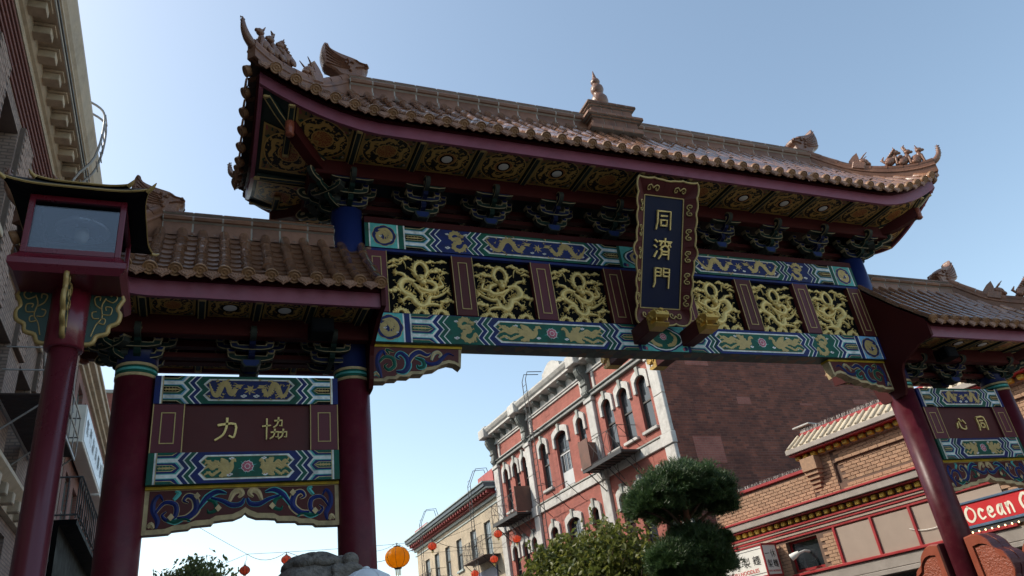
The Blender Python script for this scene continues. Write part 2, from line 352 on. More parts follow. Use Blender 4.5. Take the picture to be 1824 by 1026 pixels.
# ---- painted beam vocabulary (all on the front, y negative)
def zig(x, z0, z1, A): return [(x + A * o, lerp(z0, z1, t)) for t, o in ((0, .5), (.25, -.5), (.5, .5), (.75, -.5), (1, .5))]
def zstrip(mb, xa, xb, z0, z1, A, y, m, la=None, lb=None):
    a = zig(xa, z0, z1, A if la is None else la); b = zig(xb, z0, z1, A if lb is None else lb)
    for i in range(4): mb.quad((a[i][0], y, a[i][1]), (b[i][0], y, b[i][1]), (b[i + 1][0], y, b[i + 1][1]), (a[i + 1][0], y, a[i + 1][1]), m)
def rect(mb, xa, xb, z0, z1, y, m): mb.quad((xa, y, z0), (xb, y, z0), (xb, y, z1), (xa, y, z1), m)
def poly(mb, pts, y, m): mb.add([(p[0], y, p[1]) for p in pts], [tuple(range(len(pts)))], m)
def disc(mb, x, z, rx, rz, y, m, n=20, lob=0, la=.08):
    poly(mb, [(x + rx * (1 + la * abs(math.cos(lob * w / 2)) if lob else 1) * math.cos(w), z + rz * (1 + la * abs(math.cos(lob * w / 2)) if lob else 1) * math.sin(w)) for w in [2 * math.pi * i / n for i in range(n)]], y, m)
def chev(mb, x, z0, z1, A, y, seq):
    for m, w in seq: zstrip(mb, x, x + w, z0, z1, A, y, m); x += w
    return x
def comb(mb, xa, xb, z0, z1, A, y, c1, c2):
    zstrip(mb, xa, xb, z0, z1, 0, y, 'white', 0, A); H = z1 - z0; s = 1
    def bar(zc, lo, hi, k, yy, m, ins):
        h = .19 * H * k; xe = xb + A * .5 - ins; p = (xb - xa) * .22
        pts = [(xa, zc - h), (xe - p, zc - h), (xe, zc), (xe - p, zc + h), (xa, zc + h)]
        if hi is not None:
            if lo: pts = [(xa, zc), (xe, zc), (xe - p, zc + h), (xa, zc + h)]
            else: pts = [(xa, zc - h), (xe - p, zc - h), (xe, zc), (xa, zc)]
        poly(mb, pts, yy, m)
    for zc, lo, hi in ((z0 + H / 2, None, None), (z0, True, 1), (z1, False, 1)):
        bar(zc, lo, hi, 1.0, y - .002, 'teal' if c1 == 'green' else 'skyblue', .012); bar(zc, lo, hi, .86, y - .004, c2, .03); bar(zc, lo, hi, .55, y - .006, 'cream', .06); bar(zc, lo, hi, .44, y - .008, 'black' if c1 == 'navy' else c1, .068)
    zc = z0 + H / 2; L = xb - xa
    ribbon(mb, [(xa + .01, zc), (xa + L * .45, zc), (xa + L * .8, zc)], [.02 * H, .035 * H, .012 * H], y - .012, .003, 'gold_paint')
    for i in range(4):
        q = xa + L * (.12 + .15 * i)
        for sg in (-1, 1): poly(mb, [(q, zc), (q + .05 * L, zc), (q - .02 * L, zc + sg * .075 * H)], y - .0135, 'gold_paint')
def cloud(mb, x, z, s, y, m='white'):
    for dx, dz, r in ((0, 0, 1), (.9, .25, .7), (-.8, .2, .6), (.3, .6, .6)): disc(mb, x + dx * s, z + dz * s, r * s, r * s * .7, y - .0004 * (dx + 1), m, 8)
    disc(mb, x + .2 * s, z + .15 * s, .35 * s, .3 * s, y - .002, 'pink', 6)
def claw(mb, x, z, ang, s, y, m, th):
    ribbon(mb, [(x, z), (x + s * math.cos(ang), z + s * math.sin(ang))], [s * .22, s * .16], y, th, m, 0, 3)
    ex, ez = x + s * math.cos(ang), z + s * math.sin(ang)
    for d in (-.9, -.3, .3, .9): ribbon(mb, [(ex, ez), (ex + s * .35 * math.cos(ang + d), ez + s * .35 * math.sin(ang + d)), (ex + s * .55 * math.cos(ang + d * 1.3), ez + s * .55 * math.sin(ang + d * 1.3))], [s * .1, s * .07, s * .015], y, th, m, 0, 2)
def dhead(mb, x, z, s, ang, y, m, th):
    c, sn = math.cos(ang), math.sin(ang)
    def L(p): return (x + s * (p[0] * c - p[1] * sn), z + s * (p[0] * sn + p[1] * c))
    for pts, ws in (([(-.6, 0), (0, .05), (.55, .22), (.8, .2)], [.3, .38, .2, .12]), ([(-.1, -.15), (.35, -.25), (.6, -.2)], [.16, .12, .05]), ([(-.2, .3), (-.7, .7), (-1.1, .75)], [.1, .08, .02]), ([(-.4, .15), (-1, .25), (-1.3, .1)], [.14, .1, .02]), ([(-.4, -.1), (-.9, -.3), (-1.2, -.55)], [.14, .1, .02]), ([(.7, .15), (1.0, .5), (1.3, .45)], [.05, .04, .01])):
        ribbon(mb, [L(p) for p in pts], [w * s for w in ws], y, th, m, 0, 3)
def pdragon_long(mb, xa, xb, zc, H, y, m='gold_paint', th=.003):
    """serpentine dragon, tail at xa, head towards xb"""
    L = xb - xa; f = lambda u, v: (xa + u * L, zc + v * H)
    ribbon(mb, [f(0, .30), f(.06, .05), f(.15, -.22), f(.26, -.26), f(.33, -.05), f(.40, .2), f(.50, .28), f(.58, .12), f(.63, -.12), f(.72, -.2), f(.82, .06)], [.015 * H, .04 * H, .07 * H, .095 * H, .105 * H, .11 * H, .115 * H, .105 * H, .095 * H, .085 * H, .09 * H], y, th, m, 2, 5)
    rg = random.Random(int(abs(xa) * 100))
    for k in range(16):
        u, v, a = rg.uniform(0, 1), rg.uniform(-.48, .48), rg.uniform(0, 6.3); x_, z_ = f(u, v); ribbon(mb, [(x_, z_), (x_ + .06 * H * math.cos(a), z_ + .06 * H * math.sin(a)), (x_ + .11 * H * math.cos(a + 1.2), z_ + .11 * H * math.sin(a + 1.2))], [.028 * H, .022 * H, .004 * H], y + .001, th, m, 0, 3)
    hx, hz = f(.9, .16); dhead(mb, hx, hz, H * .2, 0 if L > 0 else math.pi, y, m, th) if L > 0 else dhead(mb, hx, hz, H * .2, math.pi, y, m, th)
    sg = 1 if L > 0 else -1
    for u, v, a in ((.3, -.25, -.5), (.18, -.2, 2.3), (.68, -.15, -.7), (.52, .25, 1.2), (.36, .1, 2.2), (.6, .1, -1.7)):
        qx, qz = f(u, v); claw(mb, qx, qz, a if sg > 0 else math.pi - a, H * .16, y, m, th)
def pdragon_sq(mb, x, z, w, h, y, m='gold_paint', th=.003, fl=1):
    f = lambda u, v: (x + fl * u * w, z + v * h)
    ribbon(mb, [f(.42, -.3), f(.3, -.12), f(.22, -.3), f(.05, -.4), f(-.15, -.28), f(-.08, -.08), f(.1, -.02), f(.05, .16), f(-.18, .12), f(-.26, .26), f(-.1, .42), f(.1, .36)], [.015 * h, .05 * h, .07 * h, .075 * h, .08 * h, .08 * h, .08 * h, .075 * h, .07 * h, .07 * h, .08 * h, .08 * h], y, th, m, 2, 4)
    qx, qz = f(.2, .3); dhead(mb, qx, qz, h * .15, -.2 if fl > 0 else math.pi + .2, y, m, th)
    for u, v, a in ((-.15, .1, 2.8), (-.12, -.25, 3.5), (.12, 0, .5), (.22, -.3, -1), (.1, .2, .2)):
        qx, qz = f(u, v); claw(mb, qx, qz, a if fl > 0 else math.pi - a, h * .12, y, m, th)
def medallion(mb, x, z, r, y, bgc):
    disc(mb, x, z, r * 1.05, r * 1.05, y, 'gold_paint', 32, 8, .08); disc(mb, x, z, r, r, y - .002, bgc, 32, 8, .08)
    pts = [(x + r * k * math.cos(a), z + r * k * math.sin(a)) for a, k in ((-.3, .2), (.8, .35), (2.0, .45), (3.3, .6), (4.4, .68), (5.6, .62), (6.6, .62), (7.6, .72), (8.6, .78))]
    ribbon(mb, pts, [.05 * r, .12 * r, .16 * r, .2 * r, .2 * r, .19 * r, .17 * r, .14 * r, .05 * r], y - .005, .002, 'gold_paint', 2, 5); dhead(mb, x + .1 * r, z + .1 * r, r * .4, 2.2, y - .0065, 'gold_paint', .002)
    for a in (1, 2.6, 4, 5.2): claw(mb, x + .5 * r * math.cos(a), z + .5 * r * math.sin(a), a + .6, r * .25, y - .005, 'gold_paint', .002)
    cloud(mb, x - .35 * r, z - .1 * r, .1 * r, y - .0045); cloud(mb, x + .6 * r, z - .45 * r, .08 * r, y - .0045)
def phoenix(mb, xa, xb, zc, H, y, m='gold_paint', th=.003):
    """tail at xa, head towards xb"""
    L = xb - xa; f = lambda u, v: (xa + u * L, zc + v * H)
    for v0, v1, v2 in ((.38, .1, .12), (.12, .22, .02), (-.1, -.02, -.05), (-.38, -.3, -.12)):
        ribbon(mb, [f(0, v0), f(.13, v1 + .05), f(.25, v1 - .08), f(.36, v1 + .03), f(.52, v2)], [.02 * H, .055 * H, .05 * H, .06 * H, .04 * H], y, th, m, 2, 5, spikelen=.8)
    ribbon(mb, [f(.45, 0), f(.58, -.06), f(.72, -.1), f(.82, 0), f(.84, .2), f(.9, .3), f(.96, .22)], [.08 * H, .2 * H, .24 * H, .12 * H, .07 * H, .08 * H, .02 * H], y - .001, th, m, 3, 4)
    ribbon(mb, [f(.7, -.05), f(.62, .2), f(.5, .4)], [.12 * H, .16 * H, .03 * H], y - .002, th, m, 2, 4)
    ribbon(mb, [f(.66, -.1), f(.6, -.33), f(.46, -.42)], [.1 * H, .12 * H, .03 * H], y - .002, th, m, 2, 4)
def flower(mb, x, z, r, y):
    for k in range(6):
        a = k * math.pi / 3 + .3; poly(mb, [(x + .5 * r * math.cos(a - .2), z + .5 * r * math.sin(a - .2)), (x + 1.35 * r * math.cos(a), z + 1.1 * r * math.sin(a)), (x + .5 * r * math.cos(a + .2), z + .5 * r * math.sin(a + .2))], y, 'teal')
    for k in range(9):
        a = k * 2 * math.pi / 9; disc(mb, x + .55 * r * math.cos(a), z + .55 * r * math.sin(a), .3 * r, .3 * r, y - .001 - .0002 * k, 'white', 8); disc(mb, x + .55 * r * math.cos(a), z + .55 * r * math.sin(a), .22 * r, .22 * r, y - .003, 'pink', 8)
    disc(mb, x, z, .38 * r, .38 * r, y - .004, 'white', 10); disc(mb, x, z, .3 * r, .3 * r, y - .005, 'pink', 10)
def mirror(x0): return lambda v: Vector((2 * x0 - v.x, v.y, v.z))
def long_panel(mb, xa, xb, z0, z1, A, y, c_in, c_out):
    """elongated panel with zig ends; bands top and bottom"""
    H = z1 - z0
    def zp(xa_, xb_, k, yy, m):
        a = zig(xa_, z0 + k, z1 - k, A); b = [(2 * (xa_ + xb_) / 2 - (q[0] - xa_) , q[1]) for q in zig(xa_, z0 + k, z1 - k, A)]
        b = [(xb_ - (q[0] - xa_), q[1]) for q in a]
        for i in range(4): mb.quad((a[i][0], yy, a[i][1]), (b[i][0], yy, b[i][1]), (b[i + 1][0], yy, b[i + 1][1]), (a[i + 1][0], yy, a[i + 1][1]), m)
    zp(xa, xb, 0, y, c_out); zp(xa + .035, xb - .035, .10 * H, y - .002, 'white'); zp(xa + .055, xb - .055, .145 * H, y - .004, 'cream'); zp(xa + .063, xb - .063, .16 * H, y - .006, c_in)

def main_beam(z0, z1, yf, c1, c2, kind):
    """c1 = colour of the pictorial fields, c2 = the other band colour"""
    b = MB(); b.box((-4.485, yf, z0), (4.485, -yf, z1), c1); o, o2 = gp(b, 'tie_beam', True)
    H = z1 - z0; A = .085; y = yf - .003
    for side in (0, 1):
        m = MB(mirror(0) if side else None)
        x = -4.482; 
        for c, w in ((c2, .055), ('white', .02)): rect(m, x, x + w, z0, z1, y, c); x += w
        xb = -4.03; rect(m, x, xb, z0, z1, y, 'teal' if side == 0 or kind == 'dragon' else 'skyblue')
        for c, w in (('white', .02), (c2, .075), ('white', .022)): rect(m, xb, xb + w, z0, z1, y, c); xb += w
        comb(m, xb, -3.60, z0, z1, A, y, c1, c2)
        sq = lambda a, b_: [('white', .018), (a, .062), ('white', .018), (b_, .062), ('white', .018)]
        xx = chev(m, -3.60, z0, z1, A, y, sq(c2, c1)); zstrip(m, xx, -2.96, z0, z1, A, y, c1)
        xx = chev(m, -2.96, z0, z1, A, y, [('white', .014), (c2, .062), ('white', .018), (c1 if kind != 'dragon' else c1, .062), ('white', .018), (c2, .05)])
        long_panel(m, xx - .005, -.98, z0, z1, A, y - .002, c1, c2)
        m2T = m.T
        # mirrored chevrons and comb before the centre
        zx = -.98 + .04
        for c, w in (('white', .018), (c1, .06), ('white', .018), (c2, .06), ('white', .018)):
            zstrip(m, zx, zx + w, z0, z1, -A, y, c); zx += w
        cm = MB(lambda v, T=m2T: T(Vector((zx - (v.x - zx), v.y, v.z)))); comb(cm, zx - .30, zx, z0, z1, A, y, c1, c2)
        rect(m, zx + .30, zx + .36, z0, z1, y, c2); 
        p = m.build('painted_bands', o); cm.build('painted_comb', o)
        md = MB(m2T if side else None); medallion(md, -4.215, (z0 + z1) / 2, H * .40, y - .003, c1 if kind == 'dragon' else 'navy'); md.build('dragon_medallion', o)
        d = MB(m2T if side else None); pdragon_sq(d, -3.14, (z0 + z1) / 2, .38, H * .92, y - .006)
        cloud(d, -3.3, z0 + H * .2, .028, y - .004); cloud(d, -3.0, z0 + H * .82, .024, y - .004); cloud(d, -3.29, z0 + H * .8, .02, y - .004); d.build('dragon_motif', o)
        q = MB(m2T if side else None); zc = (z0 + z1) / 2; xl, xr = xx + .08, -1.08; xm = (xl + xr) / 2
        if kind == 'dragon':
            pdragon_long(q, xl - .04, xm - .09, zc, H * .86, y - .014); pdragon_long(q, xr + .04, xm + .09, zc, H * .86, y - .014)
            disc(q, xm, zc, .035, .035, y - .012, 'gold_paint', 10)
            for k in range(7): a = k * .9; ribbon(q, [(xm + .03 * math.cos(a), zc + .03 * math.sin(a)), (xm + .075 * math.cos(a + .3), zc + .075 * math.sin(a + .3))], [.012, .003], y - .013, .002, 'gold_paint', 0, 3)
            for dx, dz in ((-.1, -.22), (.1, -.22), (-.5, .25), (.5, .22), (-.75, -.2), (.75, -.22)): cloud(q, xm + dx, zc + dz * H, .022, y - .010)
        else:
            phoenix(q, xl - .03, xm - .13, zc, H * .7, y - .014); phoenix(q, xr + .03, xm + .13, zc, H * .7, y - .014); flower(q, xm, zc, .10, y - .012)
            for dx, dz in ((-.22, -.2), (.22, -.2), (-.55, .22), (.5, .22), (-.7, -.22), (.72, -.22)): cloud(q, xm + dx, zc + dz * H, .024, y - .010)
        q.build('dragon_pair' if kind == 'dragon' else 'phoenix_pair', o)
    # centre cartouche
    m = MB(); rect(m, -.41, .41, z0, z1, y - .001, 'teal'); disc(m, 0, (z0 + z1) / 2, .34, H * .46, y - .004, c2, 24, 4, .12); disc(m, 0, (z0 + z1) / 2, .31, H * .42, y - .006, 'white', 24, 4, .12); disc(m, 0, (z0 + z1) / 2, .285, H * .38, y - .008, c1, 24, 4, .12)
    flower(m, 0, (z0 + z1) / 2 + .03, .07, y - .011)
    for s in (-1, 1): ribbon(m, [(s * .05, z0 + H * .22), (s * .17, z0 + H * .3), (s * .22, z0 + H * .55), (s * .14, z0 + H * .75)], [.015, .03, .025, .006], y - .012, .002, 'gold_paint', 2, 4); disc(m, s * .37, z0 + .05, .035, .035, y - .004, 'navy', 10); disc(m, s * .33, z0 + .04, .02, .03, y - .005, 'pink', 8)
    m.build('painted_cartouche', o)
    # the far side carries the same bands
    for c in list(o.children):
        if c.name.split('.')[0] in ('painted_bands', 'dragon_motif', 'dragon_pair', 'phoenix_pair', 'dragon_medallion'):
            k = c.copy(); COL.objects.link(k); k.parent = o2; k.matrix_local = Matrix.Identity(4)
    return o
YB = -.15
main_beam(7.18, 7.57, YB, 'navy', 'green', 'dragon')
lb = main_beam(5.745, 6.165, YB, 'green', 'navy', 'phoenix')
# painted underside of the lower beam
def underside():
    nt = bpy.data.materials.new('beam_underside'); nt.use_nodes = True; MATS['underside'] = nt; n = nt.node_tree.nodes; L = nt.node_tree.links
    b = n['Principled BSDF']; b.inputs['Roughness'].default_value = .5; tc = n.new('ShaderNodeTexCoord'); vo = n.new('ShaderNodeTexVoronoi'); vo.inputs['Scale'].default_value = 7; L.new(tc.outputs['Object'], vo.inputs['Vector'])
    rp = n.new('ShaderNodeValToRGB'); L.new(vo.outputs['Color'], rp.inputs[0]); rp.color_ramp.interpolation = 'CONSTANT'
    for i, (p, c) in enumerate(((0, (.01, .03, .03)), (.35, (.02, .06, .05)), (.55, (.10, .05, .02)), (.65, (.06, .07, .05)), (.75, (.015, .02, .05)))):
        e = rp.color_ramp.elements[0] if i == 0 else rp.color_ramp.elements.new(p); e.position = p; e.color = (*c, 1)
    L.new(rp.outputs[0], b.inputs['Base Color'])
underside()
u = MB(); u.box((-4.47, YB + .012, 5.738), (4.47, -YB - .012, 5.7445), 'underside'); u.build('painted_underside', lb)
# red rail above and thin rails between
for z0, z1, yy, m in ((7.572, 7.67, .16, 'darkred'), (7.135, 7.178, .135, 'navy'), (6.167, 6.185, .13, 'navy')):
    r = MB(); r.box((-4.485, -yy, z0), (4.485, yy, z1), m); gp(r, 'rail')

# ---- carved gold dragon panels between red posts
def relief(mb, path, ws, y, th, m='gold', n=6, spikes=0):
    P = cr([(p[0], p[1], 0) for p in path], n); k = len(P); W = prof(ws, k); vs_ = []; fs = []
    for i in range(k):
        t = (P[min(i + 1, k - 1)] - P[max(i - 1, 0)]); t.normalize(); nn = Vector((-t.y, t.x, 0)); w = W[i]
        for j, (o, d) in enumerate(((-1, 0), (-.75, .6), (-.3, .95), (.3, .95), (.75, .6), (1, 0))):
            if spikes and o == 1 and i % spikes == 0: o = 1.75
            q = P[i] + nn * (o * w); vs_.append((q.x, y - th * d * min(1, w / max(ws) + .3), q.y))
    for i in range(k - 1):
        for j in range(5): a = i * 6 + j; fs.append((a, a + 1, a + 7, a + 6))
    mb.add(vs_, fs, m, True)
def gold_dragon(w=.90, h=.93):
    """relief in panel coordinates, u right and v down in 0..1; front of panel at y=0"""
    f = lambda u, v: ((u - .5) * w, (.5 - v) * h)
    S = MB(); th = .034
    def rel(pts, ws, t=th, sp=0, n=5): relief(S, [f(*p) for p in pts], [q * w for q in ws], 0, t, 'gold', n, sp)
    # long lower body, from behind the head round the left and along the bottom to the tail
    rel([(.42, .44), (.30, .40), (.21, .45), (.19, .55), (.27, .63), (.36, .68), (.40, .78), (.50, .845), (.60, .80), (.63, .70), (.72, .69), (.84, .63), (.93, .57)], [.032, .04, .044, .046, .044, .044, .047, .049, .043, .034, .026, .02, .015], th, 2)
    # upper coil to the right
    rel([(.60, .42), (.70, .44), (.74, .51), (.68, .58), (.58, .58), (.47, .53), (.40, .47)], [.032, .038, .041, .041, .038, .034, .022], th * 1.1, 2)
    # mane ring above the head
    rel([(.47, .36), (.42, .26), (.44, .15), (.52, .10), (.60, .15), (.63, .26), (.57, .36)], [.022, .033, .036, .036, .036, .033, .022], th, 2)
    # head
    c = f(.52, .40); S.ell((c[0], -.03, c[1]), (.085 * w, .045, .075 * h), 'gold', 10, 6)
    c = f(.53, .475); S.ell((c[0], -.05, c[1]), (.055 * w, .05, .05 * h), 'gold', 10, 6)
    for s in (-1, 1):
        c = f(.525 + s * .035, .40); S.ell((c[0], -.075, c[1]), (.02, .02, .02), 'gold', 6, 4)
        rel([(.52 + s * .05, .35), (.52 + s * .12, .27), (.52 + s * .21, .20)], [.018, .014, .005], .03)           # horns
        rel([(.52 + s * .07, .43), (.52 + s * .16, .42), (.52 + s * .2, .36), (.52 + s * .27, .38)], [.012, .01, .008, .004], .03)   # whiskers
        rel([(.53 + s * .04, .5), (.53 + s * .07, .56), (.53 + s * .05, .6)], [.02, .014, .004], .03)
    for q in range(5): rel([(.46 + .035 * q, .5), (.45 + .04 * q, .56 + .02 * (q % 2))], [.012, .003], .04, n=3)
    # legs with claws
    def leg(pts, tip):
        rel(pts, [.035, .03, .022], th * .9); x, v = pts[-1]
        for k in range(4):
            a = tip + (k - 1.5) * .65; rel([(x, v), (x + .05 * math.cos(a), v + .05 * math.sin(a)), (x + .085 * math.cos(a + .35), v + .085 * math.sin(a + .35))], [.014, .011, .002], .035, n=3)
    leg([(.30, .40), (.25, .33), (.15, .31)], math.pi); leg([(.76, .52), (.86, .48), (.82, .38)], -1.2); leg([(.40, .74), (.30, .70), (.22, .76)], 2.6); leg([(.58, .82), (.70, .82), (.77, .84)], .3)
    rel([(.42, .50), (.47, .58), (.52, .63), (.6, .62), (.66, .66)], [.018, .015, .02, .014, .004], .03); rel([(.52, .63), (.51, .70), (.53, .76)], [.025, .02, .006], .03)
    # tail fan
    for q in range(5): rel([(.90, .58), (.94, .54 + .02 * q), (.99, .46 + .05 * q)], [.014, .012, .002], .03, n=3)
    rel([(.82, .60), (.90, .53), (.95, .5)], [.02, .015, .004], .03)
    for q in ((.33, .55, .3, .62), (.36, .57, .34, .63), (.30, .53, .27, .58)): rel([(q[0], q[1]), (q[2], q[3])], [.012, .003], .03, n=3)
    rg = random.Random(5)
    for k in range(16):
        a = -2.6 + k * .33 - .0; c0 = (.525 + .105 * math.sin(a), .235 - .135 * math.cos(a)); rel([c0, (c0[0] + .03 * math.sin(a + .3), c0[1] - .03 * math.cos(a + .3)), (c0[0] + .055 * math.sin(a + .8), c0[1] - .05 * math.cos(a + .8))], [.012, .009, .002], .03, n=2)
    for (u, v, a) in ((.17, .5, 2.9), (.2, .6, 2.4), (.3, .68, 2.2), (.45, .86, 1.9), (.55, .87, 1.2), (.65, .77, .6), (.75, .6, .5), (.7, .62, 1.1), (.55, .63, 1.7), (.78, .47, -.4), (.66, .39, -1.0), (.27, .36, -2.2), (.33, .5, .3), (.38, .62, -.4), (.48, .74, -.9), (.58, .7, -2.0)):
        for q in (-.4, .4): rel([(u, v), (u + .03 * math.cos(a + q), v + .03 * math.sin(a + q)), (u + .06 * math.cos(a + q * 2), v + .06 * math.sin(a + q * 2))], [.012, .008, .002], .03, n=2)
    for k in range(44):
        u, v = rg.uniform(.05, .95), rg.uniform(.05, .9); a = rg.uniform(0, 6.3); rel([(u, v), (u + .03 * math.cos(a), v + .03 * math.sin(a)), (u + .05 * math.cos(a + 1), v + .05 * math.sin(a + 1))], [.008, .006, .002], .018, n=2)
    # clouds
    def cl(u, v, s, tails=1):
        for du, dv, r in ((0, 0, .06), (.06, -.015, .05), (-.055, .01, .045), (.02, -.035, .04), (.11, .005, .035)):
            p = f(u + du * s, v + dv * s); S.ell((p[0], -.008, p[1]), (r * s * w * .88, .022, r * s * .55 * h), 'gold', 8, 4)
        if tails: rel([(u - .05 * s, v + .02), (u - .12 * s, v + .03), (u - .17 * s, v + .0)], [.016, .012, .003], .025, n=3)
    cl(.27, .06, .9); cl(.68, .09, .8, 0); cl(.86, .07, .8, 0); cl(.09, .11, .8); cl(.77, .24, 1.1); cl(.92, .27, .6); cl(.07, .2, .7); cl(.09, .60, 1.15, 0); cl(.88, .76, 1.15, 0)
    rel([(.09, .13), (.17, .16), (.24, .10), (.28, .17), (.29, .24)], [.012, .014, .014, .01, .004], .025)
    rel([(.06, .66), (.08, .72), (.05, .75)], [.012, .01, .003], .025)
    # waves at the foot
    for u in (.17, .48, .80):
        for r, t in ((.13, .02), (.095, .028), (.06, .036)):
            rel([(u - r, 1.0), (u - r * .75, .965 - r * .2), (u, .945 - r * .28), (u + r * .75, .965 - r * .2), (u + r, 1.0)], [.02, .02, .022, .02, .02], t, n=4)
        for k in range(7):
            a = (k - 3) * .28; q = (u + .135 * math.sin(a), .985 - .075 * math.cos(a)); p = f(*q); S.ell((p[0], -.015, p[1]), (.014, .015, .022), 'gold', 6, 4)
        rel([(u - .02, .92), (u + .0, .87), (u + .015, .9)], [.02, .012, .003], .03, n=3)
    return S.mesh('gold_dragon')
GD = gold_dragon()
def vary(i):
    me = GD.copy()
    for v in me.vertices:
        q = Vector((v.co.x * 2.6 + i * 7.3, i * 3.1, v.co.z * 2.6)); v.co.x += .028 * noise.noise(q); v.co.z += .028 * noise.noise(q + Vector((5, 9, 2)))
        if i % 2: v.co.x = -v.co.x
    return me
posts = [-4.485, -4.19, -3.26, -2.94, -2.03, -1.70, -.79, -.47]
pan = [(-4.19, -3.26), (-2.94, -2.03), (-1.70, -.79), (.79, 1.70), (2.03, 2.94), (3.26, 4.19)]
PZ0, PZ1 = 6.185, 7.135
def red_post(xa, xb, m='boardred'):
    p = MB(); p.bbox((xa, -.145, PZ0), (xb, .145, PZ1), m, .008); o = gp(p, 'panel_post')
    w = xb - xa
    if w < .5:
        g = MB(); cx_ = (xa + xb) / 2; hw = w * .22; z0, z1 = PZ0 + .1, PZ1 - .1
        for sy in (-1, 1):
            yy = sy * .147; y2 = sy * .152
            for a, b in (((cx_ - hw, z0), (cx_ - hw + .012, z1)), ((cx_ + hw - .012, z0), (cx_ + hw, z1)), ((cx_ - hw + .012, z0), (cx_ + hw - .012, z0 + .012)), ((cx_ - hw + .012, z1 - .012), (cx_ + hw - .012, z1))): g.box((a[0], yy, a[1]), (b[0], y2, b[1]), 'gold_paint')
            for e in (xa + .002, xb - .012): g.box((e, yy, PZ0), (e + .01, y2 - sy * .001, PZ1), 'gold_paint')
        g.build('gold_border', o)
    return o
for i, (a, b) in enumerate([(-4.485, -4.19), (-3.26, -2.94), (-2.03, -1.70), (-.79, -.47), (.47, .79), (1.70, 2.03), (2.94, 3.26), (4.19, 4.485)]): red_post(a, b, 'boardred' if i % 2 else 'boardpurple')
red_post(-.469, .469, 'darkred')
for i, (a, b) in enumerate(pan):
    p = MB(); p.box((a, -.06, PZ0), (b, .06, PZ1), 'black'); o = gp(p, 'carved_panel')
    me = vary(i)
    d = link('gold_dragon', me, o, Matrix.Translation(((a + b) / 2, -.0605, (PZ0 + PZ1) / 2)))
    d = link('gold_dragon', me, o, Matrix.Translation(((a + b) / 2, .0605, (PZ0 + PZ1) / 2)) @ RZ)

# ---- scroll decoration for aprons and corbels
def scrolls(mb, pts, y):
    """pts: list of (path, widths, colour): a cream outline under a coloured raised scroll"""
    for k, (p, ws, c) in enumerate(pts):
        yy = y - .0012 * (k % 5)
        ribbon(mb, p, [w * 1.32 + .004 for w in ws], yy, .006, 'cream' if k % 2 else 'teal', 0, 6); ribbon(mb, p, ws, yy - .010, .010, c, 0, 6)
def corbel(sx):
    P = [(-4.485, 5.735), (-3.22, 5.735), (-3.26, 5.43), (-3.33, 5.485), (-3.42, 5.50), (-3.53, 5.465), (-3.62, 5.405), (-3.74, 5.385), (-3.79, 5.335), (-3.93, 5.33), (-3.98, 5.295), (-4.10, 5.295), (-4.14, 5.26), (-4.25, 5.255), (-4.29, 5.225), (-4.485, 5.22)]
    T = mirror(0) if sx > 0 else None
    c = MB(T); c.prism(P, -.075, .075, 'cream', 'Y'); o = gp(c, 'corbel_board')
    cx_, cz_ = -3.95, 5.56
    inn = [(-4.455, 5.70), (-3.265, 5.70), (-3.285, 5.5), (-3.34, 5.53), (-3.42, 5.545), (-3.54, 5.505), (-3.64, 5.445), (-3.76, 5.425), (-3.81, 5.375), (-3.95, 5.37), (-4.0, 5.335), (-4.12, 5.335), (-4.16, 5.3), (-4.27, 5.295), (-4.31, 5.265), (-4.455, 5.26)]
    b = MB(T); b.prism(inn, -.0785, .0785, 'boardred', 'Y'); b.build('corbel_field', o)
    b = MB(T); b.box((-4.484, -.09, 5.7), (-3.22, .09, 5.7365), 'yellow'); b.build('corbel_rail', o)
    for sy in (-1, 1):
        s = MB((lambda v, T=T, sy=sy: (T or ident)(Vector((v.x, -sy * v.y, v.z)))))
        y = -.082
        scrolls(s, [([(-4.34, 5.27), (-4.36, 5.36), (-4.38, 5.47), (-4.36, 5.58), (-4.30, 5.64), (-4.27, 5.56)], [.015, .03, .03, .028, .02, .006], 'navy'),
                    ([(-4.36, 5.48), (-4.28, 5.56), (-4.18, 5.54), (-4.16, 5.44), (-4.24, 5.38), (-4.29, 5.43), (-4.25, 5.47)], [.012, .022, .026, .026, .022, .014, .006], 'green'),
                    ([(-4.14, 5.36), (-4.04, 5.36), (-3.98, 5.44), (-3.99, 5.55), (-4.07, 5.62), (-4.13, 5.57), (-4.08, 5.53)], [.012, .03, .035, .03, .024, .015, .006], 'navy'),
                    ([(-3.98, 5.45), (-3.92, 5.58), (-3.82, 5.64), (-3.72, 5.60), (-3.66, 5.63)], [.012, .03, .03, .022, .006], 'navy'),
                    ([(-3.88, 5.56), (-3.78, 5.52), (-3.77, 5.44), (-3.84, 5.42), (-3.86, 5.46)], [.01, .024, .024, .018, .006], 'green'),
                    ([(-3.80, 5.55), (-3.70, 5.48), (-3.58, 5.49), (-3.50, 5.57), (-3.42, 5.63), (-3.34, 5.6)], [.012, .022, .028, .024, .016, .006], 'navy'),
                    ([(-3.66, 5.53), (-3.62, 5.62), (-3.56, 5.65), (-3.52, 5.61), (-3.56, 5.57)], [.012, .022, .022, .016, .005], 'cream'),
                    ([(-4.22, 5.6), (-4.25, 5.66), (-4.15, 5.63)], [.006, .02, .005], 'green'), ([(-4.44, 5.30), (-4.40, 5.33), (-4.36, 5.28)], [.008, .02, .006], 'cream')], y)
        s.build('carved_scrolls', o)
corbel(-1); corbel(1)

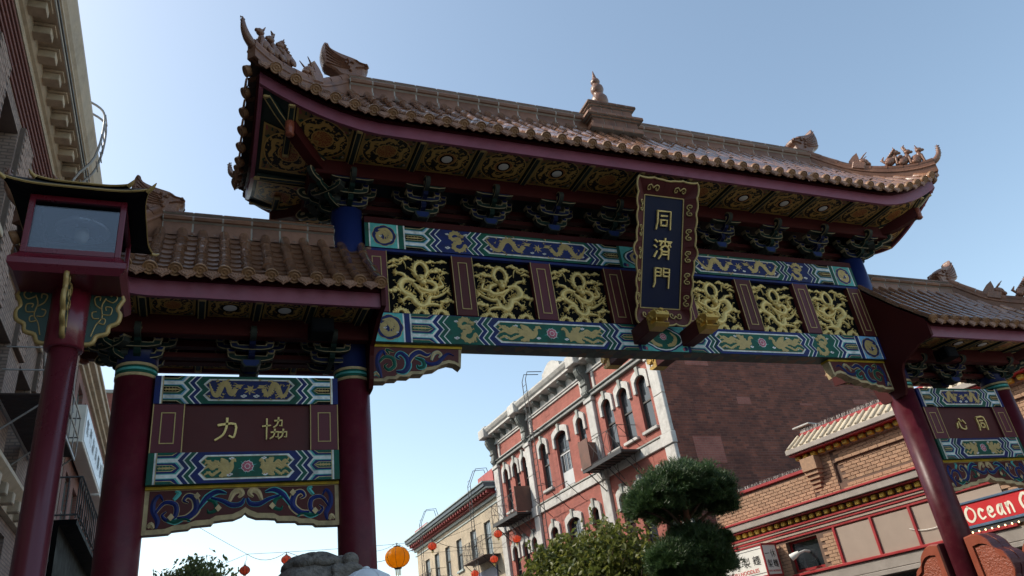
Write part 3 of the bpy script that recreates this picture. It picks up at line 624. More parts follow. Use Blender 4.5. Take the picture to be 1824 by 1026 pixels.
# ---- side bays: two painted beams, a lettered board and a scalloped apron
def side_bay(sx):
    xa, xb = (-6.935, -4.905) if sx < 0 else (4.905, 6.935); xm = (xa + xb) / 2; L = xb - xa
    for z0, z1, c1, c2, kind in ((4.885, 5.22, 'navy', 'green', 'dragon'), (3.975, 4.32, 'green', 'navy', 'phoenix')):
        b = MB(); b.box((xa, YB, z0), (xb, -YB, z1), c1); o = gp(b, 'tie_beam'); H = z1 - z0; y = YB - .003; A = .07
        for s in (0, 1):
            T = mirror(xm) if s else None; m = MB(T); x = xa + .003
            for c, w in ((c1, .06), ('white', .018), ('cream', .012)): rect(m, x, x + w, z0, z1, y, c); x += w
            comb(m, x, xa + .315, z0, z1, A, y, c1, c2); 
            xx = chev(m, xa + .315, z0, z1, A, y, [('white', .016), (c2, .05), ('white', .016), (c1, .05), ('white', .016), (c2, .045)])
            m.build('painted_bands', o)
        m = MB(); long_panel(m, xx - .004, 2 * xm - xx + .004, z0, z1, A * .9, y - .002, c1, c2)
        xl, xr = xx + .09, 2 * xm - xx - .09; zc = (z0 + z1) / 2
        if kind == 'dragon':
            pdragon_long(m, xl - .03, xm - .09, zc, H * .8, y - .014); pdragon_long(m, xr + .03, xm + .09, zc, H * .8, y - .014); disc(m, xm, zc + .01, .03, .035, y - .012, 'gold_paint', 10)
            for k in range(7): a = k * .9; ribbon(m, [(xm + .03 * math.cos(a), zc + .03 * math.sin(a)), (xm + .075 * math.cos(a + .2), zc + .06 * math.sin(a + .2))], [.012, .003], y - .013, .002, 'gold_paint', 0, 3)
            cloud(m, xm - .07, zc - .08, .024, y - .010); cloud(m, xm + .07, zc - .08, .024, y - .010)
        else:
            phoenix(m, xl - .03, xm - .11, zc, H * .7, y - .014); phoenix(m, xr + .03, xm + .11, zc, H * .7, y - .014); flower(m, xm, zc, .08, y - .012)
            for q in (-.19, .19): cloud(m, xm + q, zc - .09, .026, y - .010); cloud(m, xm + q * .9, zc + .09, .02, y - .010)
        m.build('dragon_pair' if kind == 'dragon' else 'phoenix_pair', o)
    # lettered board
    z0, z1 = 4.322, 4.883
    b = MB(); b.box((xa + .335, -.105, z0), (xb - .335, .105, z1), 'boardred'); o = gp(b, 'lettered_board')
    chars = ('li', 'xie') if sx < 0 else ('xin', 'tong')
    for c, u in zip(chars, (.40, .655)): glyph(c, xa + u * L - .03, (z0 + z1) / 2 - .01, .26, .009 if c == 'xie' else .0125, -.128, .024, 'gold', o, n=1 if c == 'xie' else 3)
    for a, e in ((xa, xa + .333), (xb - .333, xb)):
        p = MB(); p.bbox((a, -.145, z0), (e, .145, z1), 'boardpurple', .006); q = gp(p, 'board_end_post')
        g = MB(); cx_ = (a + e) / 2; hw = .075; zz0, zz1 = z0 + .1, z1 - .1
        for aa, bb in (((cx_ - hw, zz0), (cx_ - hw + .011, zz1)), ((cx_ + hw - .011, zz0), (cx_ + hw, zz1)), ((cx_ - hw + .011, zz0), (cx_ + hw - .011, zz0 + .011)), ((cx_ - hw + .011, zz1 - .011), (cx_ + hw - .011, zz1))): g.box((aa[0], -.147, aa[1]), (bb[0], -.151, bb[1]), 'gold_paint')
        for ee in (a + .003, e - .014): g.box((ee, -.147, z0), (ee + .011, -.150, z1), 'gold_paint')
        g.build('gold_border', q)
    # apron
    half = [(0, 3.665), (.03, 3.635), (.12, 3.60), (.22, 3.595), (.32, 3.585), (.34, 3.555), (.46, 3.55), (.54, 3.545), (.57, 3.52), (.67, 3.515), (.73, 3.51), (.76, 3.485), (.88, 3.48), (L / 2, 3.478)]
    P = [(xm + q, z) for q, z in half] + [(xb, 3.972), (xa, 3.972)] + [(xm - q, z) for q, z in reversed(half[1:])]
    a = MB(); a.prism(P, -.06, .06, 'cream', 'Y'); o = gp(a, 'apron_board')
    ih = [(0, 3.725), (.05, 3.69), (.13, 3.655), (.3, 3.645), (.36, 3.61), (.5, 3.605), (.6, 3.57), (.7, 3.568), (.79, 3.535), (L / 2 - .045, 3.53)]
    P = [(xm + q, z) for q, z in ih] + [(xb - .045, 3.93), (xa + .045, 3.93)] + [(xm - q, z) for q, z in reversed(ih[1:])]
    f = MB(); f.prism(P, -.0635, .0635, 'boardred', 'Y'); f.build('apron_field', o)
    f = MB(); f.box((xa, -.085, 3.94), (xb, .085, 3.9735), 'yellow'); f.build('apron_rail', o)
    for s in (0, 1):
        m = MB(mirror(xm) if s else None); X = lambda d: xm - d; y = -.067
        scrolls(m, [([(X(.88), 3.54), (X(.87), 3.62), (X(.92), 3.72), (X(.92), 3.82), (X(.87), 3.88), (X(.83), 3.82)], [.01, .026, .026, .024, .018, .005], 'navy'),
                    ([(X(.91), 3.68), (X(.82), 3.80), (X(.71), 3.78), (X(.70), 3.67), (X(.78), 3.62), (X(.83), 3.67), (X(.79), 3.71)], [.01, .02, .025, .025, .02, .014, .005], 'navy'),
                    ([(X(.78), 3.62), (X(.70), 3.6), (X(.62), 3.63), (X(.55), 3.60)], [.014, .022, .02, .005], 'green'),
                    ([(X(.68), 3.64), (X(.58), 3.64), (X(.5), 3.72), (X(.52), 3.83), (X(.59), 3.87), (X(.63), 3.82), (X(.58), 3.79)], [.01, .028, .032, .028, .02, .013, .005], 'navy'),
                    ([(X(.48), 3.72), (X(.40), 3.84), (X(.30), 3.90), (X(.2), 3.88)], [.01, .026, .024, .005], 'navy'),
                    ([(X(.40), 3.82), (X(.32), 3.79), (X(.30), 3.71), (X(.37), 3.68), (X(.39), 3.72)], [.01, .022, .022, .016, .005], 'green'),
                    ([(X(.36), 3.84), (X(.24), 3.80), (X(.14), 3.75), (X(.05), 3.76), (X(.015), 3.82)], [.01, .02, .026, .024, .01], 'navy'),
                    ([(X(.17), 3.79), (X(.13), 3.88), (X(.07), 3.91), (X(.04), 3.87), (X(.08), 3.83)], [.01, .02, .022, .018, .005], 'cream'),
                    ([(X(.73), 3.83), (X(.68), 3.90), (X(.72), 3.92)], [.01, .016, .004], 'teal'), ([(X(.96), 3.55), (X(.93), 3.58), (X(.9), 3.54)], [.006, .02, .005], 'cream')], y)
        for d, z in ((.745, 3.645), (.5, 3.86), (.28, 3.72)): poly(m, [(X(d), z - .04), (X(d) + .035, z), (X(d), z + .04), (X(d) - .035, z)], y - .02, 'cream')
        m.build('carved_scrolls', o)
side_bay(-1); side_bay(1)
# ------------------------------------------------------------------ roofs
TS = .2475
def soffit_mat():
    m = bpy.data.materials.new('painted_coffer'); m.use_nodes = True; MATS['coffer'] = m; nt = m.node_tree; n = nt.nodes; L = nt.links
    b = n['Principled BSDF']; b.inputs['Roughness'].default_value = .5
    uv = n.new('ShaderNodeUVMap'); uv.uv_map = 'UVMap'
    mp = n.new('ShaderNodeMapping'); mp.inputs['Location'].default_value = (-1, -1, 0); mp.inputs['Scale'].default_value = (2, 2, 1); L.new(uv.outputs[0], mp.inputs[0])
    sp = n.new('ShaderNodeSeparateXYZ'); L.new(mp.outputs[0], sp.inputs[0])
    def M(op, a, b_=None, v=None):
        k = n.new('ShaderNodeMath'); k.operation = op
        if isinstance(a, (int, float)): k.inputs[0].default_value = a
        else: L.new(a, k.inputs[0])
        if b_ is not None:
            if isinstance(b_, (int, float)): k.inputs[1].default_value = b_
            else: L.new(b_, k.inputs[1])
        return k.outputs[0]
    def mixc(fac, c1, c2):
        k = n.new('ShaderNodeMixRGB'); L.new(fac, k.inputs['Fac'])
        for i, c in (('Color1', c1), ('Color2', c2)):
            if isinstance(c, tuple): k.inputs[i].default_value = (*c, 1)
            else: L.new(c, k.inputs[i])
        return k.outputs[0]
    oi = n.new('ShaderNodeObjectInfo')
    r = M('SQRT', M('ADD', M('MULTIPLY', sp.outputs[0], sp.outputs[0]), M('MULTIPLY', sp.outputs[1], sp.outputs[1])))
    ang = M('ARCTAN2', sp.outputs[1], sp.outputs[0])
    mxy = M('MAXIMUM', M('ABSOLUTE', sp.outputs[0]), M('ABSOLUTE', sp.outputs[1]))
    GOLD, BLK = (.52, .32, .085), (.008, .007, .006)
    # ring: two dragons chasing round, from a wavy band and broken blobs
    wv = M('MULTIPLY', M('SINE', M('ADD', M('MULTIPLY', ang, 6), 1.0)), .07)
    band = M('LESS_THAN', M('ABSOLUTE', M('SUBTRACT', M('ADD', r, wv), .63)), .085)
    gap = M('GREATER_THAN', M('SINE', M('MULTIPLY', ang, 2)), -.82)
    nz = n.new('ShaderNodeTexNoise'); nz.inputs['Scale'].default_value = 7.5; nz.inputs['Detail'].default_value = 2; L.new(mp.outputs[0], nz.inputs['Vector'])
    blob = M('GREATER_THAN', nz.outputs['Fac'], .565)
    ring = mixc(M('MAXIMUM', M('MULTIPLY', band, gap), blob), BLK, GOLD)
    vo = n.new('ShaderNodeTexVoronoi'); vo.feature = 'DISTANCE_TO_EDGE'; vo.inputs['Scale'].default_value = 14; L.new(mp.outputs[0], vo.inputs['Vector'])
    med = mixc(M('LESS_THAN', vo.outputs['Distance'], .10), (.26, .05, .018), (.46, .23, .06))
    v2 = n.new('ShaderNodeTexVoronoi'); v2.inputs['Scale'].default_value = 9; L.new(mp.outputs[0], v2.inputs['Vector'])
    rp = n.new('ShaderNodeValToRGB'); L.new(v2.outputs['Color'], rp.inputs[0]); rp.color_ramp.interpolation = 'CONSTANT'
    for i, (p, c) in enumerate(((0, (.20, .12, .04)), (.42, (.01, .05, .03)), (.52, (.30, .07, .06)), (.6, (.22, .13, .04)), (.72, (.42, .36, .28)), (.76, (.008, .01, .012)))):
        e = rp.color_ramp.elements[0] if i == 0 else rp.color_ramp.elements.new(p); e.position = p; e.color = (*c, 1)
    cdist = M('ADD', M('ABSOLUTE', M('SUBTRACT', M('ABSOLUTE', sp.outputs[0]), .76)), M('ABSOLUTE', M('SUBTRACT', M('ABSOLUTE', sp.outputs[1]), .76)))
    corner = mixc(M('LESS_THAN', cdist, .42), (.32, .205, .06), rp.outputs[0])
    c = mixc(M('LESS_THAN', r, .92), corner, GOLD); c = mixc(M('LESS_THAN', r, .88), c, ring)
    c = mixc(M('LESS_THAN', r, .40), c, GOLD); c = mixc(M('LESS_THAN', r, .36), c, med)
    c = mixc(M('GREATER_THAN', mxy, .93), c, (.42, .26, .07))
    L.new(c, b.inputs['Base Color'])
soffit_mat()
mat('rib_green', (.008, .022, .018), .5, 0, .2, 4)

# --- shared tile meshes (built once)
def tile_mesh():
    m = MB(); n = 8; rings = []
    vs_ = []
    for y, r in ((-.5, .064), (.42, .067), (.435, .070), (.52, .070)):
        for j in range(n + 1):
            w = math.pi * j / n; vs_.append((r * math.cos(w), y, r * math.sin(w)))
    k = n + 1; fs = [(i * k + j, i * k + j + 1, (i + 1) * k + j + 1, (i + 1) * k + j) for i in range(3) for j in range(n)]
    m.add(vs_, fs, 'tile', True); m.add(vs_[-k:], [tuple(range(k))], 'tile'); return m.mesh('barrel_tile')
def pan_mesh():
    m = MB(); vs_ = []; n = 4
    for y, dz in ((-.5, 0), (.5, .022), (.5, .0)):
        for j in range(n + 1):
            u = j / n * 2 - 1; vs_.append((u * .085, y * 1.05, dz + .018 * u * u))
    k = n + 1; m.add(vs_, [(i * k + j, i * k + j + 1, (i + 1) * k + j + 1, (i + 1) * k + j) for i in range(2) for j in range(n)], 'tile_pan', False); return m.mesh('pan_tile')
def cap_mesh():
    m = MB(lambda v: Vector((v.x, -v.z, v.y)))   # axis along -local y -> lathe axis z maps to -y; flipped below
    m = MB(lambda v: Vector((v.x, v.z, -v.y)))
    m.lathe([(.066, -.03), (.076, -.01), (.077, .03), (.073, .040), (.068, .041), (.066, .036), (.046, .036), (.043, .040), (.034, .040), (.030, .036), (.010, .037), (.006, .040)], (0, 0, 0), 'tile_cap', 18)
    return m.mesh('tile_end_cap')
def drip_mesh():
    m = MB(); pts = [(-.092, .012), (-.07, -.012), (0, -.022), (.07, -.012), (.092, .012), (.090, -.065), (.055, -.095), (.03, -.105), (0, -.135), (-.03, -.105), (-.055, -.095), (-.090, -.065)]
    m.prism(pts, 0, .018, 'drip', 'Y'); m.prism([(p[0] * .72, p[1] * .72 - .016) for p in pts], .018, .026, 'drip', 'Y'); return m.mesh('drip_tile')
TILE, PAN, CAP, DRIP = tile_mesh(), pan_mesh(), cap_mesh(), drip_mesh()
def frame(p, ydir, xdir, sy=1):
    y = ydir.normalized(); x = (xdir - y * xdir.dot(y)).normalized(); z = x.cross(y)
    m = Matrix.Identity(4)
    for i, a in enumerate((x, y * sy, z)): m[0][i], m[1][i], m[2][i] = a.x, a.y, a.z
    m.translation = p; return m
def join_into(mb, me, M):
    b = len(mb.v); mb.v += [tuple(M @ v.co) for v in me.vertices]
    ks = [mb.mi(mm) for mm in me.materials]
    for p in me.polygons: mb.f.append(tuple(b + i for i in p.vertices)); mb.m.append(ks[p.material_index]); mb.sm.append(p.use_smooth)

class Roof:
    def __init__(s, xi, xr, xe, ye, Zb, lift, ll, zr, o=.12, side=0):
        s.xi, s.xr, s.xe, s.ye, s.Zb, s.lift, s.ll, s.zr, s.o, s.side = xi, xr, xe, ye, Zb, lift, ll, zr, o, side
    def L(s, c): return s.lift * max(0, 1 - c / s.ll) ** 1.8 if s.ll else 0
    def zb(s, x, y):   # fascia foot height at an eave point
        return s.Zb + max(s.L(s.xe - abs(x)) if abs(y) > s.ye - .05 else 0, s.L(s.ye - abs(y)) if abs(x) > s.xe - .05 else 0)
    def prof(s, ze, t): return ze + (s.zr - ze) * (.84 * t + .16 * t * t)
    def front(s, a, t, sy=-1):
        ze = s.Zb + .275 + s.L(s.xe - abs(a)); Y = s.ye + s.o
        return Vector((a, sy * (Y - t * (Y - .1)), s.prof(ze, t)))
    def end(s, a, t, sx):
        ze = s.Zb + .275 + s.L(s.ye - abs(a)); X = s.xe + s.o
        return Vector((sx * (X - t * (X - s.xr)), a, s.prof(ze, t)))
    def ftop(s, a): return 1 if abs(a) <= s.xr else max(.0, 1 - (abs(a) - s.xr) / (s.xe + s.o - s.xr))
    def etop(s, a): return max(0, 1 - abs(a) / (s.ye + s.o))
    def hip(s, t, sx, sy):
        """t 0 at ridge end, 1 at corner"""
        u = 1 - t; p = s.front(lerp(s.xr, s.xe + s.o, t), u, -1); q = s.end((s.ye + s.o) * t, u, 1)
        return Vector((sx * (lerp(s.xr, s.xe + s.o, t)), sy * (s.ye + s.o) * t, max(p.z, q.z)))

def build_roof(rf, name, sx_list):
    """sx_list: ends that carry a hip; a missing side is cut off plainly at rf.xi"""
    deck = MB(); x0 = -rf.xe if -1 in sx_list else rf.xi; x1 = rf.xe if 1 in sx_list else -rf.xi
    if rf.side < 0: x0, x1 = -rf.xe, -rf.xi
    if rf.side > 0: x0, x1 = rf.xi, rf.xe
    N = 60
    xs = [lerp(x0 - (rf.o if x0 == -rf.xe else 0), x1 + (rf.o if x1 == rf.xe else 0), i / N) for i in range(N + 1)]
    for sy in (-1, 1):
        vs_ = []; K = 7
        for x in xs:
            T = rf.ftop(x)
            for k in range(K): vs_.append(rf.front(x, T * k / (K - 1), sy) - Vector((0, 0, .055)))
        deck.add(vs_, [(i * K + k, (i + 1) * K + k, (i + 1) * K + k + 1, i * K + k + 1) for i in range(N) for k in range(K - 1)], 'roofdeck', True)
    for sx in sx_list:
        vs_ = []; K = 7; n2 = 16
        for j in range(n2 + 1):
            a = lerp(-rf.ye - rf.o, rf.ye + rf.o, j / n2); T = rf.etop(a)
            for k in range(K): vs_.append(rf.end(a, T * k / (K - 1), sx) - Vector((0, 0, .035)))
        deck.add(vs_, [(i * K + k, (i + 1) * K + k, (i + 1) * K + k + 1, i * K + k + 1) for i in range(n2) for k in range(K - 1)], 'roofdeck', True)
    R_ = gp(deck, name)
    far = MB(); pans = MB()
    def row(P, T, a, xdir, near, caps=True, panobj=False, nseg=None, lastgap=True):
        if T < .06: return
        length = sum((P(a, T * (i + 1) / 8) - P(a, T * i / 8)).length for i in range(8)); n = max(1, round(length / .31))
        for i in range(n):
            p0, p1 = P(a, T * i / n), P(a, T * (i + 1) / n); M_ = frame((p0 + p1) / 2, p0 - p1, xdir, (p1 - p0).length)
            M_ = M_ @ Matrix.Rotation(random.gauss(0, .022), 4, 'Z') @ Matrix.Translation((random.gauss(0, .004), 0, random.gauss(0, .003)))
            if near: link('barrel_tile', TILE, R_, M_)
            else: join_into(far, TILE, M_)
        if caps:
            p0, p1 = P(a, 0), P(a, T * .12 + .001); Mc = frame(p0 + (p0 - p1).normalized() * .03 + Vector((0, 0, .01)), p0 - p1, xdir)
            if near: link('tile_end_cap', CAP, R_, Mc)
            else: join_into(far, CAP, Mc)
    def pan(P, T, a, xdir, near, drip=True):
        if T < .06: return
        length = sum((P(a, T * (i + 1) / 8) - P(a, T * i / 8)).length for i in range(8)); n = max(1, round(length / .21))
        for i in range(n):
            p0, p1 = P(a, T * i / n), P(a, T * (i + 1) / n); M_ = frame((p0 + p1) / 2 + Vector((0, 0, -.045)), p0 - p1, xdir, (p1 - p0).length)
            if near == 2: link('pan_tile', PAN, R_, M_)
            else: join_into(pans, PAN, M_)
        if drip:
            p0, p1 = P(a, 0), P(a, .05); d = (p0 - p1); d.z = 0; d.normalize()
            M_ = frame(p0 + d * .02 + Vector((0, 0, -.005)), (d + Vector((0, 0, .12))).normalized(), xdir)
            if near: link('drip_tile', DRIP, R_, M_)
            else: join_into(far, DRIP, M_)
    if rf.side == 0: rows = [(-24 + i) * TS - TS / 2 for i in range(50)]
    else:
        rows = [rf.side * (rf.xi + .06 + i * TS) for i in range(int((rf.xe + rf.o - rf.xi - .1) / TS) + 1)]
    for sy in (-1, 1):
        near = sy < 0; xd = Vector((1, 0, 0)) if sy < 0 else Vector((-1, 0, 0))
        for a in rows:
            row(lambda q, t: rf.front(q, t, sy), rf.ftop(a), a, xd * -1, near)
            b_ = a + TS / 2 * (rf.side or 1)
            if abs(b_) < rf.xe + rf.o * .5: pan(lambda q, t: rf.front(q, t, sy), rf.ftop(b_), b_, xd * -1, (2 if rf.side else 1) if near else 0)
    for sx in sx_list:
        ne = int((rf.ye + rf.o) / TS)
        for i in range(-ne, ne + 1):
            a = i * TS; xd = Vector((0, -sx, 0))
            row(lambda q, t: rf.end(q, t, sx), rf.etop(a), a, xd, True); 
            if i < ne: pan(lambda q, t: rf.end(q, t, sx), rf.etop(a + TS / 2), a + TS / 2, xd, 1)
    o = far.build('far_slope_tiles', R_); tag(o, kind='stuff'); o = pans.build('pan_tile_courses', R_); tag(o, kind='stuff')
    # fascia boards with a lip
    def fascia(pts, out):
        f = MB(); n = len(pts); vs_ = []
        for p, z in pts:
            q = Vector((p[0], p[1], 0)); i_ = q - out * .05
            vs_ += [(q.x, q.y, z), (q.x, q.y, z + .23), (i_.x, i_.y, z + .23), (i_.x, i_.y, z)]
        fs = []
        for i in range(n - 1):
            for k in range(4): fs.append((i * 4 + k, i * 4 + (k + 1) % 4, (i + 1) * 4 + (k + 1) % 4, (i + 1) * 4 + k))
        fs += [(0, 3, 2, 1), (4 * n - 4, 4 * n - 3, 4 * n - 2, 4 * n - 1)]
        f.add(vs_, fs, 'fascia_purple')
        # dark red eave strip that carries the drip tiles
        vs_ = []
        for p, z in pts:
            q = Vector((p[0], p[1], 0)); vs_ += [(q.x + out.x * .03, q.y + out.y * .03, z + .19), (q.x + out.x * .03, q.y + out.y * .03, z + .232), (q.x, q.y, z + .232), (q.x, q.y, z + .19)]
        f.add(vs_, fs, 'darkred'); return gp(f, 'eave_fascia')
    for sy in (-1, 1):
        fascia([((x, sy * rf.ye), rf.Zb + rf.L(rf.xe - abs(x))) for x in [lerp(x0, x1, i / 48) for i in range(49)]], Vector((0, sy, 0)))
    for sx in sx_list: fascia([((sx * rf.xe, y), rf.Zb + rf.L(rf.ye - abs(y))) for y in [lerp(-rf.ye + .05, rf.ye - .05, i / 24) for i in range(25)]], Vector((sx, 0, 0)))
    # main ridge: moulded ridge tiles over a mortar core
    ra, rb = (x0, x1)
    if rf.side == 0: ra, rb = -rf.xr, rf.xr
    elif rf.side < 0: ra, rb = -rf.xr, -(4.7 + CR - .02)
    else: ra, rb = 4.7 + CR - .02, rf.xr
    h = .42 if rf.side == 0 else .34; k = h / .5
    pr = [(.14, -.06), (.14, .05 * k), (.10, .07 * k), (.10, .22 * k), (.15, .25 * k), (.165, .30 * k), (.15, .335 * k), (.095, .345 * k), (.09, .40 * k), (.12, .42 * k), (.11, .455 * k), (.06, h - .01), (.03, h), (-.03, h)]
    full = pr + [(-a, b) for a, b in reversed(pr[:-2])]
    core = MB(); core.prism([(a * .97, b * .99 if b > 0 else b) for a, b in full], ra, rb, 'mortar', 'X'); co = gp(core, 'ridge', label='brown glazed ridge')
    co.matrix_local = GATE_I @ Matrix.Translation((0, 0, rf.zr))
    n = max(2, round((rb - ra) / .36)); w = (rb - ra) / n; rm = MB(); rm.prism(full, -w / 2 + .011, w / 2 - .011, 'ridge', 'X'); rme = rm.mesh('ridge_tile')
    for i in range(n): link('ridge_tile', rme, co, Matrix.Translation((ra + w * (i + .5), 0, 0)))
    # saddle mortar over the tile heads
    for sy in (-1, 1):
        sd = MB()
        for a in rows:
            if abs(a) < rf.xr: sd.ell((a + TS / 2, sy * .125, rf.zr - .03), (.05, .02, .03), 'tile_pan', 8, 4)
        tag(sd.build('saddle_mortar', R_), kind='stuff')
    # hips
    for sx in sx_list:
        for sy in (-1, 1):
            pts = [rf.hip(i / 16, sx, sy) for i in range(17)]
            d = (pts[-1] - pts[0]); d.z = 0; d.normalize(); nrm = Vector((-d.y, d.x, 0))
            core = MB(); vs_ = []
            hh = lambda i: lerp(.40, .25, min(1, i / 5)) if i < 5 else lerp(.25, .17, (i - 5) / 11)
            for i, p in enumerate(pts):
                for o_, z in ((.065, -.06), (.065, hh(i)), (-.065, hh(i)), (-.065, -.06)): vs_.append(p + nrm * o_ + Vector((0, 0, z)))
            m_ = len(pts); core.add(vs_, [(i * 4 + k, i * 4 + (k + 1) % 4, (i + 1) * 4 + (k + 1) % 4, (i + 1) * 4 + k) for i in range(m_ - 1) for k in range(4)] + [(0, 1, 2, 3), (4 * m_ - 4, 4 * m_ - 3, 4 * m_ - 2, 4 * m_ - 1)], 'ridge')
            H = gp(core, 'hip_ridge')
            for i in range(8):
                seg = [pts[2 * i + j] + Vector((0, 0, hh(2 * i + j) + .015)) for j in range(3)]
                c = MB(); c.tube([seg[0].lerp(seg[1], .02), seg[1], seg[2].lerp(seg[1], .02)], [.068, .07, .074], 'ridge', 10); c.build('hip_tile', H)
                c = MB(); c.tube([s_ - Vector((0, 0, .10)) for s_ in seg], .09, 'ridge', 6, flat=.35); c.build('hip_moulding', H)
    return R_

MAIN = Roof(6.0, 4.6, 6.0, 1.3, 8.2, .57, 1.6, 9.98)
SIDE_L = Roof(4.5, 7.03, 8.2, 1.07, 5.755, .42, 1.2, 7.19, side=-1)
SIDE_R = Roof(4.5, 7.03, 8.2, 1.07, 5.755, .42, 1.2, 7.19, side=1)
rm_ = build_roof(MAIN, 'main_roof', (-1, 1)); rl_ = build_roof(SIDE_L, 'side_roof', (-1,)); rr_ = build_roof(SIDE_R, 'side_roof', (1,))

# ---- ridge-end dragons, hip beasts, horns, finial
CHW = [(-.37, .59), (-.32, .48), (-.17, .40), (-.03, .355), (.12, .31), (.17, .27), (.21, .235), (.30, .21), (.31, .13), (.25, .05), (.22, -.08), (-.10, -.10), (-.22, .0), (-.37, .09), (-.41, .20), (-.435, .35), (-.41, .51)]
def chiwen(sc=1.0):
    m = MB(); t = .12
    P = [(p.x * sc, p.y * sc) for p in cr([(a, b, 0) for a, b in CHW], 3, True)]; n = len(P); cx_ = sum(p[0] for p in P) / n; cz_ = sum(p[1] for p in P) / n
    rings = [(.86, -t), (.97, -t * .75), (1, -t * .3), (1, t * .3), (.97, t * .75), (.86, t)]; vs_ = []
    for k, y in rings: vs_ += [(lerp(cx_, p[0], k), y * sc, lerp(cz_, p[1], k)) for p in P]
    fs = [(i * n + j, i * n + (j + 1) % n, (i + 1) * n + (j + 1) % n, (i + 1) * n + j) for i in range(5) for j in range(n)] + [tuple(range(n)), tuple(range(6 * n - 1, 5 * n - 1, -1))]
    m.add(vs_, fs, 'statue', False)
    for sy in (-1, 1):
        T = MB(lambda v, sy=sy: Vector((v.x * sc, -sy * v.y * sc, v.z * sc)))
        for k in range(6):
            u = k / 5; ribbon(T, [(-.37 + .02 * u, .5 - .38 * u), (-.26 + .03 * u, .37 - .28 * u), (-.12, .27 - .2 * u), (-.0, .22 - .16 * u)], [.006, .018, .02, .012], -.142, .03, 'statue', 0, 4)
        ribbon(T, [(.02, .20), (.10, .26), (.17, .22), (.28, .19), (.29, .14), (.2, .13), (.1, .10)], [.02, .03, .025, .02, .02, .02, .01], -.15, .035, 'statue', 0, 4)
        for e in ((.06, .21, .028), (-.02, .26, .022), (.0, .12, .03), (.02, .04, .03), (-.05, .18, .025), (.27, .19, .025)): T.ell((e[0], -.13, e[1]), (e[2], .03, e[2]), 'statue', 8, 5)
        m.add(T.v, T.f, 'statue', False)
    return m.mesh('ridge_dragon')
CW = chiwen(1.0); CWs = chiwen(.86)
for sx in (-1, 1):
    fl = Matrix.Identity(4) if sx < 0 else Matrix.Diagonal((-1, 1, 1, 1))
    link('ridge_dragon', CW, gate, GATE_I @ Matrix.Translation((sx * 4.6, 0, 10.40)) @ fl); link('ridge_dragon', CWs, gate, GATE_I @ Matrix.Translation((sx * 7.06, 0, 7.53)) @ fl)
def beast(kind):
    m = MB(); k = 'statue'    # faces +x (outwards)
    m.ell((-.03, 0, .085), (.075, .048, .085), k, 8, 6, Matrix.Rotation(.5, 3, 'Y')); m.ell((.03, 0, .13), (.04, .04, .07), k, 8, 6)
    m.ell((.05, 0, .22), (.05, .038, .042), k, 8, 6); m.ell((.095, 0, .21), (.028, .024, .022), k, 6, 4)
    for s in (-1, 1):
        m.tube([(.05, s * .028, .13), (.06, s * .03, .0)], [.02, .016], k, 6); m.ell((-.06, s * .045, .04), (.05, .022, .042), k, 6, 4)
        m.tube([(.03, s * .02, .25), (.015, s * .035, .30)], [.014, .004], k, 5)
    m.tube([(-.09, 0, .06), (-.14, 0, .11), (-.11, 0, .17)], [.018, .024, .006], k, 6)
    if kind == 1: m.tube([(.02, 0, .25), (.0, 0, .31), (.03, 0, .35)], [.02, .02, .004], k, 6); m.ell((-.07, 0, .15), (.06, .06, .03), k, 6, 4, Matrix.Rotation(-.6, 3, 'Y'))
    if kind == 2:
        for q in range(5): m.ell((.03 - .02 * q, 0, .26 - .03 * q), (.028, .05, .025), k, 6, 4)
    return m.mesh('hip_beast')
BE = [beast(i) for i in range(3)]
def horn():
    m = MB(); pts = cr([(-.12, 0, -.02), (.02, 0, .0), (.14, 0, .06), (.23, 0, .17), (.27, 0, .30), (.29, 0, .40)], 4); n = len(pts)
    m.tube(pts, prof([.06, .075, .07, .055, .035, .006], n), 'statue', 8)
    for i in range(2, n - 2, 2):
        p = pts[i]; t = (pts[i + 1] - pts[i - 1]).normalized(); nn = Vector((-t.z, 0, t.x))
        for s in (-1, 1): m.tube([p + nn * (.03 * s), p + nn * (.085 * s * (1 - i / n * .5)) + t * .02], [.022, .003], 'statue', 5)
    return m.mesh('eave_horn')
HN = horn()
def hip_head():
    m = MB(); k = 'statue'
    m.bbox((-.13, -.085, -.1), (.1, .085, .06), k, .02); m.ell((.04, 0, .09), (.11, .08, .07), k, 8, 6); m.ell((.13, 0, .06), (.06, .06, .04), k, 8, 5); m.ell((.12, 0, .0), (.06, .05, .025), k, 8, 5)
    m.prism([(-.16, -.06), (-.02, .03), (-.04, .14), (-.10, .25), (-.16, .16), (-.2, .05)], -.06, .06, k, 'Y')
    for s in (-1, 1): m.tube([(.0, s * .04, .13), (.03, s * .06, .2), (.07, s * .07, .27)], [.016, .014, .006], k, 6); m.ell((.09, s * .05, .11), (.02, .02, .02), k, 6, 4)
    return m.mesh('hip_dragon_head')
HH = hip_head()
def on_hip(rf, t, sx, sy, dz=.2, sc=1):
    p = rf.hip(t, sx, sy); q = rf.hip(min(1, t + .04), sx, sy); q2 = rf.hip(max(0, t - .04), sx, sy); d = q - q2
    rz = math.atan2(d.y, d.x); pit = -math.atan2(d.z, math.hypot(d.x, d.y))
    return GATE_I @ Matrix.Translation(p + Vector((0, 0, dz))) @ Matrix.Rotation(rz, 4, 'Z') @ Matrix.Rotation(pit, 4, 'Y') @ Matrix.Scale(sc, 4)
